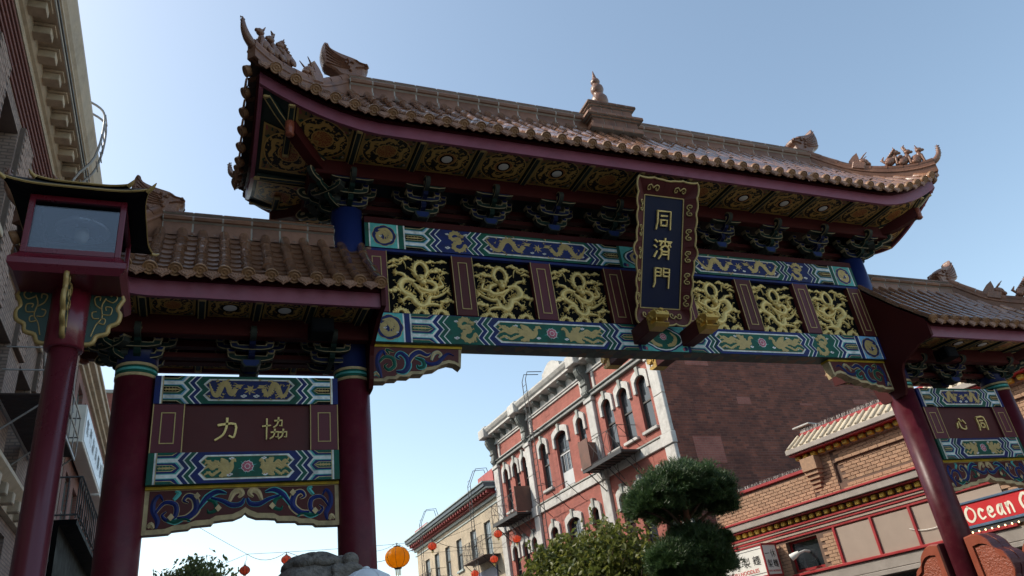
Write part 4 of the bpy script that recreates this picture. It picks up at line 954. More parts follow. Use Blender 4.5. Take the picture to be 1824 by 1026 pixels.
for rf, sxs in ((MAIN, (-1, 1)), (SIDE_L, (-1,)), (SIDE_R, (1,))):
    for sx in sxs:
        for sy in (-1, 1):
            link('eave_horn', HN, gate, on_hip(rf, .985, sx, sy, .17, .82)); link('hip_dragon_head', HH, gate, on_hip(rf, .42, sx, sy, .30, 1.05))
            for i, t in enumerate((.90, .79, .68)): link('hip_beast', BE[i], gate, on_hip(rf, t, sx, sy, .235 + .05 * i * .6, 1.32))
def finial():
    m = MB(); steps = [(.52, .34, 9.86, 9.95), (.45, .30, 9.95, 10.12), (.49, .34, 10.12, 10.15), (.55, .38, 10.15, 10.21), (.47, .32, 10.21, 10.25), (.41, .28, 10.25, 10.40), (.45, .31, 10.40, 10.44), (.48, .34, 10.44, 10.49), (.42, .29, 10.49, 10.53), (.34, .22, 10.53, 10.565)]
    for a, b, z0, z1 in steps: m.bbox((-a, -b, z0), (a, b, z1), 'mortar', .006)
    o = gp(m, 'finial_pedestal')
    for a, b, z0, z1 in steps:
        n = max(2, round(2 * a / .2)); w = 2 * a / n; t = MB(); nn = max(2, round(2 * b / .2)); w2 = 2 * b / nn
        for i in range(n):
            for s in (-1, 1): t.bbox((-a + i * w + .004, s * (b - .03), z0 + .003), (-a + (i + 1) * w - .004, s * (b + .008), z1 - .003), 'ridge', .006)
        for i in range(nn):
            for s in (-1, 1): t.bbox((s * (a - .03), -b + i * w2 + .004, z0 + .003), (s * (a + .008), -b + (i + 1) * w2 - .004, z1 - .003), 'ridge', .006)
        t.build('pedestal_course', o)
    f = MB(); f.lathe([(.12, 0), (.12, .06), (.085, .10), (.13, .16), (.155, .24), (.152, .32), (.11, .40), (.075, .435), (.10, .47), (.122, .54), (.115, .60), (.075, .66), (.05, .675), (.075, .70), (.088, .74), (.075, .785), (.05, .81), (.04, .85), (.022, .94), (.006, 1.02)], (0, 0, 10.55), 'statue', 24); gp(f, 'gourd_finial')
finial()

# ---- soffits with painted coffers
def soffit(rf, inner_y, dz, pitch, ks, lights, endpanels, sideoff=0):
    def zs(x, y):
        ax, ay = abs(x), abs(y)
        ox = max(0, (ax - (rf.xe - .85)) / .85); oy = max(0, (ay - inner_y) / (rf.ye - inner_y)); out = min(1, max(ox, oy))
        l = max(rf.L(max(rf.xe - ax, 0)) * min(1, oy) ** 1.3, rf.L(max(rf.ye - ay, 0)) * min(1, ox) ** 1.3) if True else 0
        return rf.Zb + .05 + dz * (1 - out) + l
    if rf.side == 0: xa, xb = -rf.xe + .04, rf.xe - .04
    elif rf.side < 0: xa, xb = -rf.xe + .04, -rf.xi - .06
    else: xa, xb = rf.xi + .06, rf.xe - .04
    s = MB(); N = 72; K = 30; vs_ = []
    for i in range(N + 1):
        for k in range(K + 1):
            x, y = lerp(xa, xb, i / N), lerp(-rf.ye + .04, rf.ye - .04, k / K); vs_.append((x, y, zs(x, y) + .02))
    s.add(vs_, [(i * (K + 1) + k, (i + 1) * (K + 1) + k, (i + 1) * (K + 1) + k + 1, i * (K + 1) + k + 1) for i in range(N) for k in range(K)], 'rib_green', True)
    S_ = gp(s, 'soffit')
    def panel(cx_, cy_, w, h, light=False):
        n = 6; me = bpy.data.meshes.new('coffer_panel'); z0 = zs(cx_, cy_); vv = []; ff = []; uvs = []
        for i in range(n + 1):
            for j in range(n + 1):
                x, y = cx_ + (i / n - .5) * w, cy_ + (j / n - .5) * h; vv.append((x - cx_, y - cy_, zs(x, y) - z0))
        ff = [(i * (n + 1) + j, i * (n + 1) + j + 1, (i + 1) * (n + 1) + j + 1, (i + 1) * (n + 1) + j) for i in range(n) for j in range(n)]
        me.from_pydata(vv, [], ff); me.materials.append(MATS['coffer']); ul = me.uv_layers.new(name='UVMap')
        for lp in me.loops: v = lp.vertex_index; ul.data[lp.index].uv = ((v // (n + 1)) / n, (v % (n + 1)) / n)
        o = link('coffer_panel', me, S_, Matrix.Translation((cx_, cy_, z0)))
        if light:
            d = MB(); d.lathe([(.075, 0), (.075, -.006), (.065, -.009), (.02, -.0095)], (0, 0, 0), 'lampwhite', 20); d.build('downlight', S_, Matrix.Translation((cx_, cy_, z0 - .002)))
            d = MB(); d.lathe([(.10, 0), (.10, -.004), (.077, -.005)], (0, 0, 0), 'black', 20); d.build('downlight_rim', S_, Matrix.Translation((cx_, cy_, z0 - .001)))
        return o
    ym = (inner_y + rf.ye) / 2; h = rf.ye - inner_y - .1
    def rib(p, q, w=.05):
        r = MB(); pts = [Vector(p).lerp(Vector(q), i / 6) for i in range(7)]; d = (pts[-1] - pts[0]).normalized(); nn = Vector((-d.y, d.x, 0)); vs_ = []
        for t in pts:
            z = zs(t.x, t.y)
            for o_, dz_ in ((w, .015), (w, -.02), (w * .35, -.045), (-w * .35, -.045), (-w, -.02), (-w, .015)): vs_.append((t.x + nn.x * o_, t.y + nn.y * o_, z + dz_))
        r.add(vs_, [(i * 6 + k, i * 6 + (k + 1) % 6, (i + 1) * 6 + (k + 1) % 6, (i + 1) * 6 + k) for i in range(6) for k in range(6)], 'rib_green')
        for o_ in (-1, 1):
            g = [(t.x + nn.x * w * .7 * o_, t.y + nn.y * w * .7 * o_, zs(t.x, t.y) - .036) for t in pts]; r.tube(g, .007, 'gold_paint', 5)
        e = pts[0]
        for e in (pts[0], pts[-1]): r.bbox((e.x - .045, e.y - .03, zs(e.x, e.y) - .055), (e.x + .045, e.y + .03, zs(e.x, e.y) - .02), 'gold_paint', .012)
        r.build('soffit_rib', S_)
    for sy in (-1, 1):
        for k, c in ks:
            panel(c, sy * ym, pitch - .13, h, (k in lights))
        for e in sorted({round(c + s_ * pitch / 2, 3) for k, c in ks for s_ in (-1, 1)}):
            if abs(e) < rf.xe - .25 and abs(e) > rf.xi * (1 if rf.side else 0) + .02: rib((e, sy * inner_y, 0), (e, sy * (rf.ye - .06), 0))
    for sx in ((-1, 1) if rf.side == 0 else (rf.side,)):
        for cy_ in endpanels: panel(sx * (rf.xe - .45), cy_, .7, .72)
        rib((sx * (rf.xe - .8), 0, 0), (sx * (rf.xe - .08), 0, 0))
        for sy in (-1, 1): rib((sx * (rf.xe - .95), sy * (inner_y - .02), 0), (sx * (rf.xe - .1), sy * (rf.ye - .1), 0), .06)
    # purlins
    zc = rf.Zb + .05 + dz
    for sy in (-1, 1):
        p = MB(); a, b = (xa + .75 if rf.side <= 0 else xa, xb - .75 if rf.side >= 0 else xb); p.bbox((a, sy * inner_y - .07, zc - .24), (b, sy * inner_y + .07, zc - .005), 'darkred', .01); gp(p, 'purlin')
        for sx in ((-1, 1) if rf.side == 0 else (rf.side,)):
            # hip rafter with a turned end
            c0 = Vector((sx * (rf.xe - 1.25), sy * .05, zc - .16)); c1 = Vector((sx * (rf.xe - .42), sy * (rf.ye - .27), zc - .05)); d = (c1 - c0); r = MB(); nn = Vector((-d.y, d.x, 0)).normalized(); vs_ = []
            for t, z in ((0, .0), (.7, .02), (1, .1)):
                q = c0 + d * t
                for o_, dz_ in ((.07, .11), (.07, -.09), (-.07, -.09), (-.07, .11)): vs_.append(q + nn * o_ + Vector((0, 0, dz_ + z)))
            r.add(vs_, [(i * 4 + k, i * 4 + (k + 1) % 4, (i + 1) * 4 + (k + 1) % 4, (i + 1) * 4 + k) for i in range(2) for k in range(4)] + [(0, 1, 2, 3), (8, 9, 10, 11)], 'darkred')
            q = c0 + d * 1.02 + Vector((0, 0, .1)); r.lathe([(.03, -.14), (.06, -.12), (.05, -.08), (.06, -.05), (.06, .08)], q, 'carved', 10); gp(r, 'hip_rafter')
    for sx in ((-1, 1) if rf.side == 0 else (rf.side,)):
        p = MB(); p.bbox((sx * (rf.xe - .87), -inner_y + .075, zc - .236), (sx * (rf.xe - .73), inner_y - .075, zc - .007), 'darkred', .01); gp(p, 'purlin')
soffit(MAIN, .50, .02, .86, [(k, k * .86) for k in range(-6, 7)], (-4, -3, -2, 2, 3, 4), (-.5, .5))
for rf in (SIDE_L, SIDE_R):
    s = rf.side; soffit(rf, .40, .04, .60, [(1, s * 5.0), (2, s * 5.6), (3, s * 6.2), (4, s * 6.8), (5, s * 7.4)], (2, 3), (-.4, .4))

# ---- inner gable boards of the side roofs
for sx in (-1, 1):
    b = MB(); top = [(-(rf.ye + .06), 5.97)] + [(rf.front(sx * 4.6, t).y, rf.front(sx * 4.6, t).z - .05) for t in (.1, .25, .4, .55, .7, .85, 1)]
    low = [(-.17, 5.05), (-.24, 5.06), (-.30, 5.16), (-.33, 5.3), (-.36, 5.45), (-.42, 5.55), (-.6, 5.62), (-.85, 5.72), (-1.12, 5.755)]
    P = low + top + [(-a, z) for a, z in reversed(top)] + [(-a, z) for a, z in reversed(low)]
    b.prism(P, sx * 4.487, sx * 4.54, 'darkred', 'X'); gp(b, 'gable_board')
    f = MB(); f.bbox((sx * 5.05, -.86, 5.50), (sx * 5.32, -.60, 5.70), 'black', .015); f.box((sx * 5.08, -.862, 5.53), (sx * 5.29, -.866, 5.67), 'black'); gp(f, 'floodlight_box')

# ---- bracket sets
def arm(h, z0, z1, y, col, th=.045):
    m = MB()
    def pr(i):
        return [(-h + i, z1 + .035 - i), (-h + .09 - i, z1 + .035 - i), (-h + .10 - i, z1 - i), (h - .10 + i, z1 - i), (h - .09 + i, z1 + .035 - i), (h - i, z1 + .035 - i), (h - .015 - i, z1 - .03), (h - .07 - i * .5, z0 + .015 + i), (h - .15, z0 + i), (-h + .15, z0 + i), (-h + .07 + i * .5, z0 + .015 + i), (-h + .015 + i, z1 - .03)]
    m.prism(pr(0), y - th, y + th, 'brk_cream', 'Y', 'arm_mid'); m.prism(pr(.009), y - th - .004, y + th + .004, 'arm_mid', 'Y'); m.prism(pr(.018), y - th - .007, y + th + .007, col, 'Y')
    m.box((-h + .15, y - th * .6, z0 - .003), (h - .15, y + th * .6, z0 + .01), col)
    for s in (-1, 1):
        c = s * (h - .045); b0, t0 = .032, .05; zz = z1 + .037
        for k, yy, mm in ((1, th + .01, 'brk_cream'), (.72, th + .014, 'brk_blue')):
            bb, tt = b0 * k, t0 * k; a0, a1 = zz + .06 * (1 - k) * .5, zz + .06 * (1 + k) * .5 + (0 if k == 1 else -.002)
            m.prism([(c - bb, a0), (c + bb, a0), (c + tt, a0 + (a1 - a0) * .55), (c + tt, a1), (c - tt, a1), (c - tt, a0 + (a1 - a0) * .55)], y - yy, y + yy, mm, 'Y')
    return m.mesh('bracket_arm')
mat('arm_mid', (.035, .042, .038), .6, 0, .15, spec=.15); mat('brk_cream', (.36, .29, .17), .55, 0, .15, spec=.2); mat('brk_navy', (.006, .011, .05), .6, 0, .15, spec=.15); mat('brk_green', (.007, .024, .02), .6, 0, .15, spec=.15); mat('brk_blue', (.01, .025, .12), .5, 0, .1, spec=.2)
def projecting(zb, col, seat=True):
    m = MB()
    def lay(P, w, mm): m.prism(P, -w, w, mm, 'X')
    for z, yl in ((zb + .10, -.37), (zb + .22, -.52)):
        P = [(.0, z), (yl + .12, z), (yl + .03, z + .03), (yl, z + .07), (yl, z + .13), (yl + .05, z + .13), (yl + .06, z + .09), (.0, z + .09)]
        m.prism(P, -.034, .034, 'brk_cream', 'X', col); lay([(lerp(p[0], yl / 2, .04), lerp(p[1], z + .05, .22)) for p in P], .037, col)
    # curled head
    P = [(-.46, zb + .30), (-.55, zb + .29), (-.62, zb + .31), (-.67, zb + .36), (-.68, zb + .42), (-.63, zb + .47), (-.56, zb + .47), (-.48, zb + .43)]
    P = [(p.x, p.y) for p in cr([(a, b, 0) for a, b in P], 3, True)]; m.prism(P, -.032, .032, 'brk_cream', 'X', 'arm_mid'); cx_, cz_ = -.58, zb + .38
    lay([(lerp(p[0], cx_, .2), lerp(p[1], cz_, .2)) for p in P], .035, 'arm_mid'); lay([(lerp(p[0], cx_, .42), lerp(p[1], cz_, .42)) for p in P], .038, col); lay([(lerp(p[0], cx_, .7), lerp(p[1], cz_, .7)) for p in P], .041, 'brk_cream')
    # seat block
    if seat: m.prism([(-.075, zb + .0), (.075, zb + .0), (.11, zb + .05), (.11, zb + .11), (-.11, zb + .11), (-.11, zb + .05)], -.27, -.05, 'arm_mid', 'Y')
    if seat: m.prism([(-.055, zb + .012), (.055, zb + .012), (.088, zb + .055), (.088, zb + .098), (-.088, zb + .098), (-.088, zb + .055)], -.275, -.045, 'brk_blue', 'Y')
    return m.mesh('bracket_set')
def bracket_meshes(zb):
    out = []
    for ca, cb in (('brk_navy', 'brk_green'), ('brk_green', 'brk_navy')):
        out.append((projecting(zb, cb), [arm(.27, zb + .11, zb + .19, -.17, ca), arm(.40, zb + .27, zb + .35, -.17, cb), arm(.25, zb + .21, zb + .28, -.34, cb), arm(.34, zb + .33, zb + .41, -.50, ca)]))
    return out
BM, BS = bracket_meshes(7.67), bracket_meshes(5.33); CB = {7.67: projecting(7.67, 'brk_green', False), 5.33: projecting(5.33, 'brk_green', False)}
def bracket(x, kind, M_, extra=None):
    base, arms = kind
    for R2 in (Matrix.Identity(4), RZ):
        o = link('bracket_set', base, gate, GATE_I @ R2 @ Matrix.Translation((x if R2 == Matrix.Identity(4) else -x, 0, 0)) @ (extra or Matrix.Identity(4)))
        for a in arms: link('bracket_arm', a, o, Matrix.Identity(4))
BMc = [(CB[7.67], BM[0][1]), (CB[7.67], BM[1][1])]; BSc = (CB[5.33], BS[0][1])
for i, x in enumerate((-4.7, -3.66, -2.61, -1.57, -.52, .52, 1.57, 2.61, 3.66, 4.7)): bracket(x, (BMc if abs(x) > 4.5 else BM)[i % 2 if i < 5 else (i + 1) % 2], 0)
for sx in (-1, 1):
    for i, x in enumerate((7.143, 5.92, 4.98)): bracket(sx * x, BS[i % 2] if i == 1 else BSc, 0, Matrix.Diagonal((1 if i < 2 else .9, .78, .85, 1)) @ Matrix.Translation((0, 0, 5.33 * (1 / .85 - 1))))
# corner brackets along the hips
for sx in (-1, 1):
    for sy in (-1, 1):
        for X, kind, sc, zb in ((4.7, BM[0], 1.0, 7.67), (7.143, BS[0], .8, 5.33)):
            M2 = Matrix.Translation((sx * X, 0, 0)) @ Matrix.Rotation(math.atan2(sx, -sy) if False else (R(45) * sx * (-1 if sy > 0 else 1) + (math.pi if sy > 0 else 0)), 4, 'Z') @ Matrix.Translation((0, 0, zb * (1 - sc))) @ Matrix.Scale(sc, 4) @ Matrix.Diagonal((1, 1.25, 1, 1))
            o = link('bracket_set', CB[zb], gate, GATE_I @ M2)
            link('bracket_arm', kind[1][2], o, Matrix.Identity(4))
            M3 = Matrix.Translation((sx * X, 0, 0)) @ Matrix.Rotation(R(90) * sx, 4, 'Z') @ Matrix.Translation((0, 0, zb * (1 - sc))) @ Matrix.Scale(sc, 4)
            if sy < 0:
                o = link('bracket_set', CB[zb], gate, GATE_I @ M3)
                for a in kind[1]: link('bracket_arm', a, o, Matrix.Identity(4))
# dark longitudinal tie rails behind the brackets
for z0, z1, yy in ((7.86, 7.93, .05), (8.02, 8.10, .05)):
    r = MB(); r.box((-4.7, -yy, z0), (4.7, yy, z1), 'darkred'); gp(r, 'rail')
for sx in (-1, 1):
    for z0, z1 in ((5.50, 5.56), (5.64, 5.72)):
        r = MB(); r.box((sx * 4.9, -.05, z0), (sx * 6.95, .05, z1), 'darkred'); gp(r, 'rail')

# ---- gold-headed beam ends that carry the plaque
def beam_head():
    m = MB(); k = 'gold_bright'     # head pointing to -y
    m.prism([(.0, -.12), (-.16, -.12), (-.22, -.085), (-.20, -.06), (-.1, -.055), (-.06, -.03), (-.1, .0), (-.22, .0), (-.26, .03), (-.25, .09), (-.15, .12), (.0, .12)], -.11, .11, k, 'X')
    for s in (-1, 1):
        m.ell((s * .07, -.12, .12), (.03, .035, .03), k, 8, 5); m.ell((s * .075, -.235, .085), (.028, .03, .025), k, 8, 5)
        for q in range(5): m.ell((s * (.05 + .02 * (q % 2)), -.02 - .03 * q, .13 + .012 * (q % 3)), (.03, .025, .028), k, 6, 4)
        for q in range(4): m.ell((s * .112, -.03 - .035 * q, .06 - .04 * (q % 2)), (.015, .03, .03), k, 6, 4)
        m.tube([(s * .09, -.20, .0), (s * .09, -.205, -.05)], [.014, .004], k, 5)
    m.ell((0, -.22, .12), (.05, .05, .03), k, 8, 5); m.tube([(0, -.05, .14), (0, .0, .2)], [.03, .008], k, 6)
    return m.mesh('dragon_head')
DHM = beam_head()
for R2, ys in ((Matrix.Identity(4), 1), (RZ, 1)):
    for x in (-.43, .43):
        b = MB(); b.bbox((x - .105, -.62, 5.84), (x + .105, -.148, 6.075), 'boardred', .006); me = b.mesh('beam_end'); o = link('beam_end', me, gate, GATE_I @ R2)
        link('dragon_head', DHM, o, Matrix.Translation((x, -.615, 5.957)))

# ---- the name plaque (hangs on the gate: a thing of its own)
TILT = R(27)
plq = empty('name_plaque', (-.06, -.20, 6.17), 0, 'tall blue plaque with three gold characters in a wavy maroon frame', 'plaque'); plq.rotation_euler = (TILT, 0, 0)
def plaque():
    H = 2.24; hw, z0, z1 = .355, .24, 1.96
    b = MB(); b.bbox((-hw, -.03, z0), (hw, .03, z1), 'plaque_blue', .004); b.build('blue_board', plq)
    # maroon frame leaves flaring forward with a wavy rim
    def edge(n, amp):
        return [amp * (abs(math.sin(math.pi * t * 1.0)) * .0 + .5 - .5 * math.cos(2 * math.pi * t)) for t in [i / n for i in range(n + 1)]]
    rim = []
    def side(p, q, n, per, amp, out):
        for i in range(n):
            t = i / n; w = abs(math.sin(math.pi * per * t)) ** .6 * amp + (.05 * math.exp(-((t - .5) / .06) ** 2)); rim.append((lerp(p[0], q[0], t) + out[0] * w, lerp(p[1], q[1], t) + out[1] * w))
    ow = .47; oz0, oz1 = .04, 2.16
    side((-ow - .06, oz1 + .06), (ow + .06, oz1 + .06), 26, 4, .035, (0, -1) if False else (0, .0)); 
    rim = []
    side((-ow - .05, oz1 + .05), (-ow + .02, oz0 - .02), 56, 9, .035, (-1, 0)); side((-ow + .02, oz0 - .02), (ow - .02, oz0 - .02), 28, 4, .03, (0, -1)); side((ow - .02, oz0 - .02), (ow + .05, oz1 + .05), 56, 9, .035, (1, 0)); side((ow + .05, oz1 + .05), (-ow - .05, oz1 + .05), 28, 4, .03, (0, 1) if False else (0, -.6))
    n = len(rim); inner = []
    for p in rim:
        inner.append((max(-hw, min(hw, p[0])), max(z0, min(z1, p[1]))))
    f = MB(); vs_ = [(p[0], -.032, p[1]) for p in inner] + [(p[0], -.15, p[1]) for p in rim] + [(p[0], -.115, p[1]) for p in rim] + [(p[0], .0, p[1]) for p in inner]
    fs = []
    for i in range(n):
        j = (i + 1) % n
        for l in range(3): fs.append((l * n + i, l * n + j, (l + 1) * n + j, (l + 1) * n + i))
    f.add(vs_, fs, 'boardred'); fo = f.build('frame', plq)
    g = MB(); g.tube([(p[0], -.145, p[1]) for p in rim] + [(rim[0][0], -.145, rim[0][1])], .016, 'gold_paint', 6); g.build('gold_rim', fo)
    g = MB()
    for a, b_ in (((-hw - .004, z0), (-hw + .012, z1)), ((hw - .012, z0), (hw + .004, z1)), ((-hw + .012, z0 - .004), (hw - .012, z0 + .012)), ((-hw + .012, z1 - .012), (hw - .012, z1 + .004))): g.box((a[0], -.045, a[1]), (b_[0], -.031, b_[1]), 'gold_paint')
    g.build('inner_border', fo)
    def curl(x, z, ang, s):
        c = MB(); pts = [(0, 0), (.05, .045), (.1, .02), (.09, -.03), (.05, -.02), (.06, .01)]; pts2 = [(-a, b) for a, b in pts]
        for P in (pts, pts2):
            q = []
            for a, b in P:
                xx, zz = x + s * (a * math.cos(ang) - b * math.sin(ang)), z + s * (a * math.sin(ang) + b * math.cos(ang))
                dd = max(0, (abs(xx) - hw) / .15, (z0 - zz) / .2, (zz - z1) / .2); q.append((xx, -.042 - .115 * min(1, dd), zz))
            c.tube([tuple(v) for v in cr(q, 3)], .011, 'gold_paint', 5)
        c.build('gold_cloud_scroll', fo)
    for z in (.38, .72, 1.06, 1.4, 1.78):
        curl(hw + .075, z, R(90), .8); curl(-hw - .075, z, R(-90), .8)
    for x in (-.24, .24): curl(x, z1 + .10, 0, .95); curl(x, z0 - .10, math.pi, .95)
    for c, z in (('tong', 1.60), ('ji', 1.16), ('men', .72)): glyph(c, 0, z, .32, .0118, -.062, .031, 'gold', plq, n=1)
mat('plaque_blue', (.004, .009, .036), .5, 0, .1, 3, spec=.2)
plaque()
# ------------------------------------------------------------------ buildings
mat('win_frame', (.05, .045, .04), .5, 0, .15); mat('win_white', (.55, .56, .56), .5, 0, .12, dirt=(.2, .2, .2), damt=.4)
glass_mat('glass'); mat('curtain', (.35, .34, .32), .9, 0, .2, 2)
mat('stone_white', (.47, .46, .435), .75, 0, .14, 5, bump=.5, bscale=14, dirt=(.24, .22, .20), dscale=2.2, damt=.55)
mat('stone_grey', (.30, .31, .28), .8, 0, .15, 5, bump=.3)
mat('trim_dark', (.13, .14, .13), .6, 0, .15, 5)
mat('rust_board', (.16, .085, .065), .8, 0, .25, 2, bump=.3, dirt=(.08, .05, .04), damt=.6)
brick_mat('brick_red', (.35, .105, .078), (.29, .08, .06), (.28, .105, .08), .24, .08, 'YZ', dirt=(.30, .10, .08), dscale=.9, damt=.5, bump=.5)
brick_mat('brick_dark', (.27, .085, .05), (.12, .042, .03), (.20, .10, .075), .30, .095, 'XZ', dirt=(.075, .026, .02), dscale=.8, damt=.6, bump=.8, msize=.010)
brick_mat('brick_left', (.34, .25, .20), (.27, .18, .145), (.17, .13, .11), .23, .08, 'YZ', dirt=(.17, .12, .10), dscale=.6, damt=.5, bump=.9, msize=.014)
brick_mat('brick_left_x', (.34, .25, .20), (.27, .18, .145), (.17, .13, .11), .23, .08, 'XZ', dirt=(.17, .12, .10), dscale=.6, damt=.5, bump=.9, msize=.014)
brick_mat('brick_left2', (.26, .10, .075), (.22, .08, .06), (.2, .14, .12), .23, .08, 'YZ', dirt=(.12, .06, .05), dscale=.6, damt=.5)
brick_mat('brick_far', (.30, .09, .065), (.26, .075, .055), (.2, .09, .07), .23, .08, 'XZ', dirt=(.2, .08, .06), dscale=.6, damt=.5)
brick_mat('brick_tanbld', (.46, .39, .28), (.42, .35, .25), (.38, .32, .24), .24, .08, 'YZ', dirt=(.36, .30, .23), dscale=.6, damt=.5, bump=.3)
def facade(mb, s0, s1, z0, z1, ops, depth, m, out=0, rm=None):
    ss = sorted({s0, s1, *[o[0] for o in ops], *[o[1] for o in ops]}); zs = sorted({z0, z1, *[o[2] for o in ops], *[o[3] for o in ops]})
    ss = [q for q in ss if s0 <= q <= s1]; zs = [q for q in zs if z0 <= q <= z1]
    for i in range(len(ss) - 1):
        run = None
        for k in range(len(zs) - 1):
            cs, cz = (ss[i] + ss[i + 1]) / 2, (zs[k] + zs[k + 1]) / 2; hole = any(o[0] < cs < o[1] and o[2] < cz < o[3] for o in ops)
            if not hole: run = [zs[k], zs[k + 1]] if run is None else [run[0], zs[k + 1]]
            if (hole or k == len(zs) - 2) and run: mb.quad((ss[i], out, run[0]), (ss[i + 1], out, run[0]), (ss[i + 1], out, run[1]), (ss[i], out, run[1]), m); run = None
    for a, b, c, d in [o[:4] for o in ops]:
        for p, q in (((a, c), (b, c)), ((b, c), (b, d)), ((b, d), (a, d)), ((a, d), (a, c))):
            mb.quad((p[0], out, p[1]), (q[0], out, q[1]), (q[0], out - depth, q[1]), (p[0], out - depth, p[1]), rm or m)
def arch_pts(a, b, zc, rise, n=8):
    return [(lerp(a, b, i / n), zc - rise + rise * math.sin(math.pi * (i / n)) ** .75) for i in range(n + 1)]
def window(F, parent, a, b, z0, z1, rec, arch=0, sash=2, fm='win_frame', name='window', bars=0, curtain=0, gm='glass'):
    """sash window set back by rec, with separate panes and sill left to the caller"""
    w = MB(F); t = .055; o0, o1 = -rec, -rec + .06
    top = arch_pts(a, b, z1, arch) if arch else [(a, z1), (b, z1)]
    for p, q in (((a, z0), (a + t, z1 - arch)), ((b - t, z0), (b, z1 - arch)), ((a + t, z0), (b - t, z0 + t * 1.3))): w.box((p[0], o0, p[1]), (q[0], o1, q[1]), fm)
    if arch: 
        P = top + [(x, z - t) for x, z in reversed(top)]; w.add([(x, o1, z) for x, z in P], [tuple(range(len(P)))], fm); w.add([(x, o1, z - t) for x, z in top] + [(x, o0, z - t) for x, z in top], [(i, i + 1, i + 10, i + 9) for i in range(8)], fm)
    else: w.box((a + t, o0, z1 - t), (b - t, o1, z1), fm)
    zm = lerp(z0, z1, .52)
    if sash > 1: w.box((a + t, o0, zm - .03), (b - t, o1 + .012, zm + .03), fm)
    for k in range(bars): x = lerp(a, b, (k + 1) / (bars + 1)); w.box((x - .014, o0, z0 + .05), (x + .014, o1 - .015, z1 - arch), fm)
    o = w.build(name, parent)
    def pane(za, zb, off):
        p = MB(F); p.box((a + .01, o0 + off, za), (b - .01, o0 + off + .008, zb), gm); p.build('pane', o)
    if sash > 1: pane(z0 + .03, zm, .012); pane(zm + .001, z1 - .01, .024)
    else: pane(z0 + .03, z1 - .01, .015)
    if curtain:
        c = MB(F); n = 12; zt = z1 - .02; zb_ = lerp(z1, z0, curtain); vs_ = []
        for i in range(n + 1): x = lerp(a + .02, b - .02, i / n); oo = o0 - .10 + .03 * math.sin(i * 2.1); vs_ += [(x, oo, zb_), (x, oo, zt)]
        c.add(vs_, [(2 * i, 2 * i + 2, 2 * i + 3, 2 * i + 1) for i in range(n)], 'curtain'); c.build('curtain', o)
    return o
def hood(F, parent, a, b, z1, arch, m='stone_white', sh=.16, drop=.42, th=.09, key=True, keym='stone_grey'):
    inn = arch_pts(a, b, z1, arch); outr = [(lerp(a - sh, b + sh, i / 8), z) for i, (x, z) in enumerate(arch_pts(a - sh, b + sh, z1 + .24, arch))]
    P = [(a, z1 - arch - drop)] + inn + [(b, z1 - arch - drop), (b + sh, z1 - arch - drop)] + list(reversed(outr)) + [(a - sh, z1 - arch - drop)]
    h = MB(F); n = len(P); vs_ = [(x, th, z) for x, z in P] + [(x, -.02, z) for x, z in P]; h.add(vs_, [tuple(range(n))] + [(i, (i + 1) % n, (i + 1) % n + n, i + n) for i in range(n)], m); o = h.build('arched_hood', parent)
    if key:
        k = MB(F); c = (a + b) / 2; k.add([(c - .06, th + .04, z1 - .03), (c + .06, th + .04, z1 - .03), (c + .09, th + .06, z1 + .34), (c - .09, th + .06, z1 + .34), (c - .06, -.01, z1 - .03), (c + .06, -.01, z1 - .03), (c + .09, -.01, z1 + .34), (c - .09, -.01, z1 + .34)], [(0, 1, 2, 3), (0, 4, 5, 1), (1, 5, 6, 2), (2, 6, 7, 3), (3, 7, 4, 0)], keym); k.build('keystone', o)
    return o
def spandrel(mb, a, b, z1, arch, m, out=0, rec=.22):
    top = arch_pts(a, b, z1, arch); n = len(top)
    for rng in (range(0, 5), range(4, 9)):
        pts = [top[i] for i in rng]; c = (a, z1) if rng[0] == 0 else (b, z1)
        P = pts + [c]; mb.add([(x, out - .002, z) for x, z in P], [tuple(range(len(P)))], m)
    mb.add([(x, out - .002, z) for x, z in top] + [(x, out - rec, z) for x, z in top], [(i, i + 1, i + 1 + n, i + n) for i in range(n - 1)], m)
def right_frame(X0, deg): return empty, (X0, 0, GZ), R(deg)
def FR(v): return Vector((-v.y, v.x, v.z - GZ))     # (s, out, z) -> local of a right-hand building
def FL(v): return Vector((v.y, v.x, v.z - GZ))      # left-hand building
def rail_x(mb, s0, s1, out, z0, h, m, n, r=.014, along='s'):
    P = (lambda s, z: (s, out, z)) if along == 's' else (lambda s, z: (out, s, z))
    for z in (z0 + h, z0 + .06): mb.tube([P(s0, z), P(s1, z)], r, m, 5)
    for i in range(n + 1):
        s = lerp(s0, s1, i / n); mb.tube([P(s, z0), P(s, z0 + h)], r * .9, m, 5)
    for i in range(n):
        a, b = lerp(s0, s1, i / n), lerp(s0, s1, (i + 1) / n); mb.tube([P(a, z0 + .06), P(b, z0 + h)], r * .7, m, 4); mb.tube([P(a, z0 + h), P(b, z0 + .06)], r * .7, m, 4)

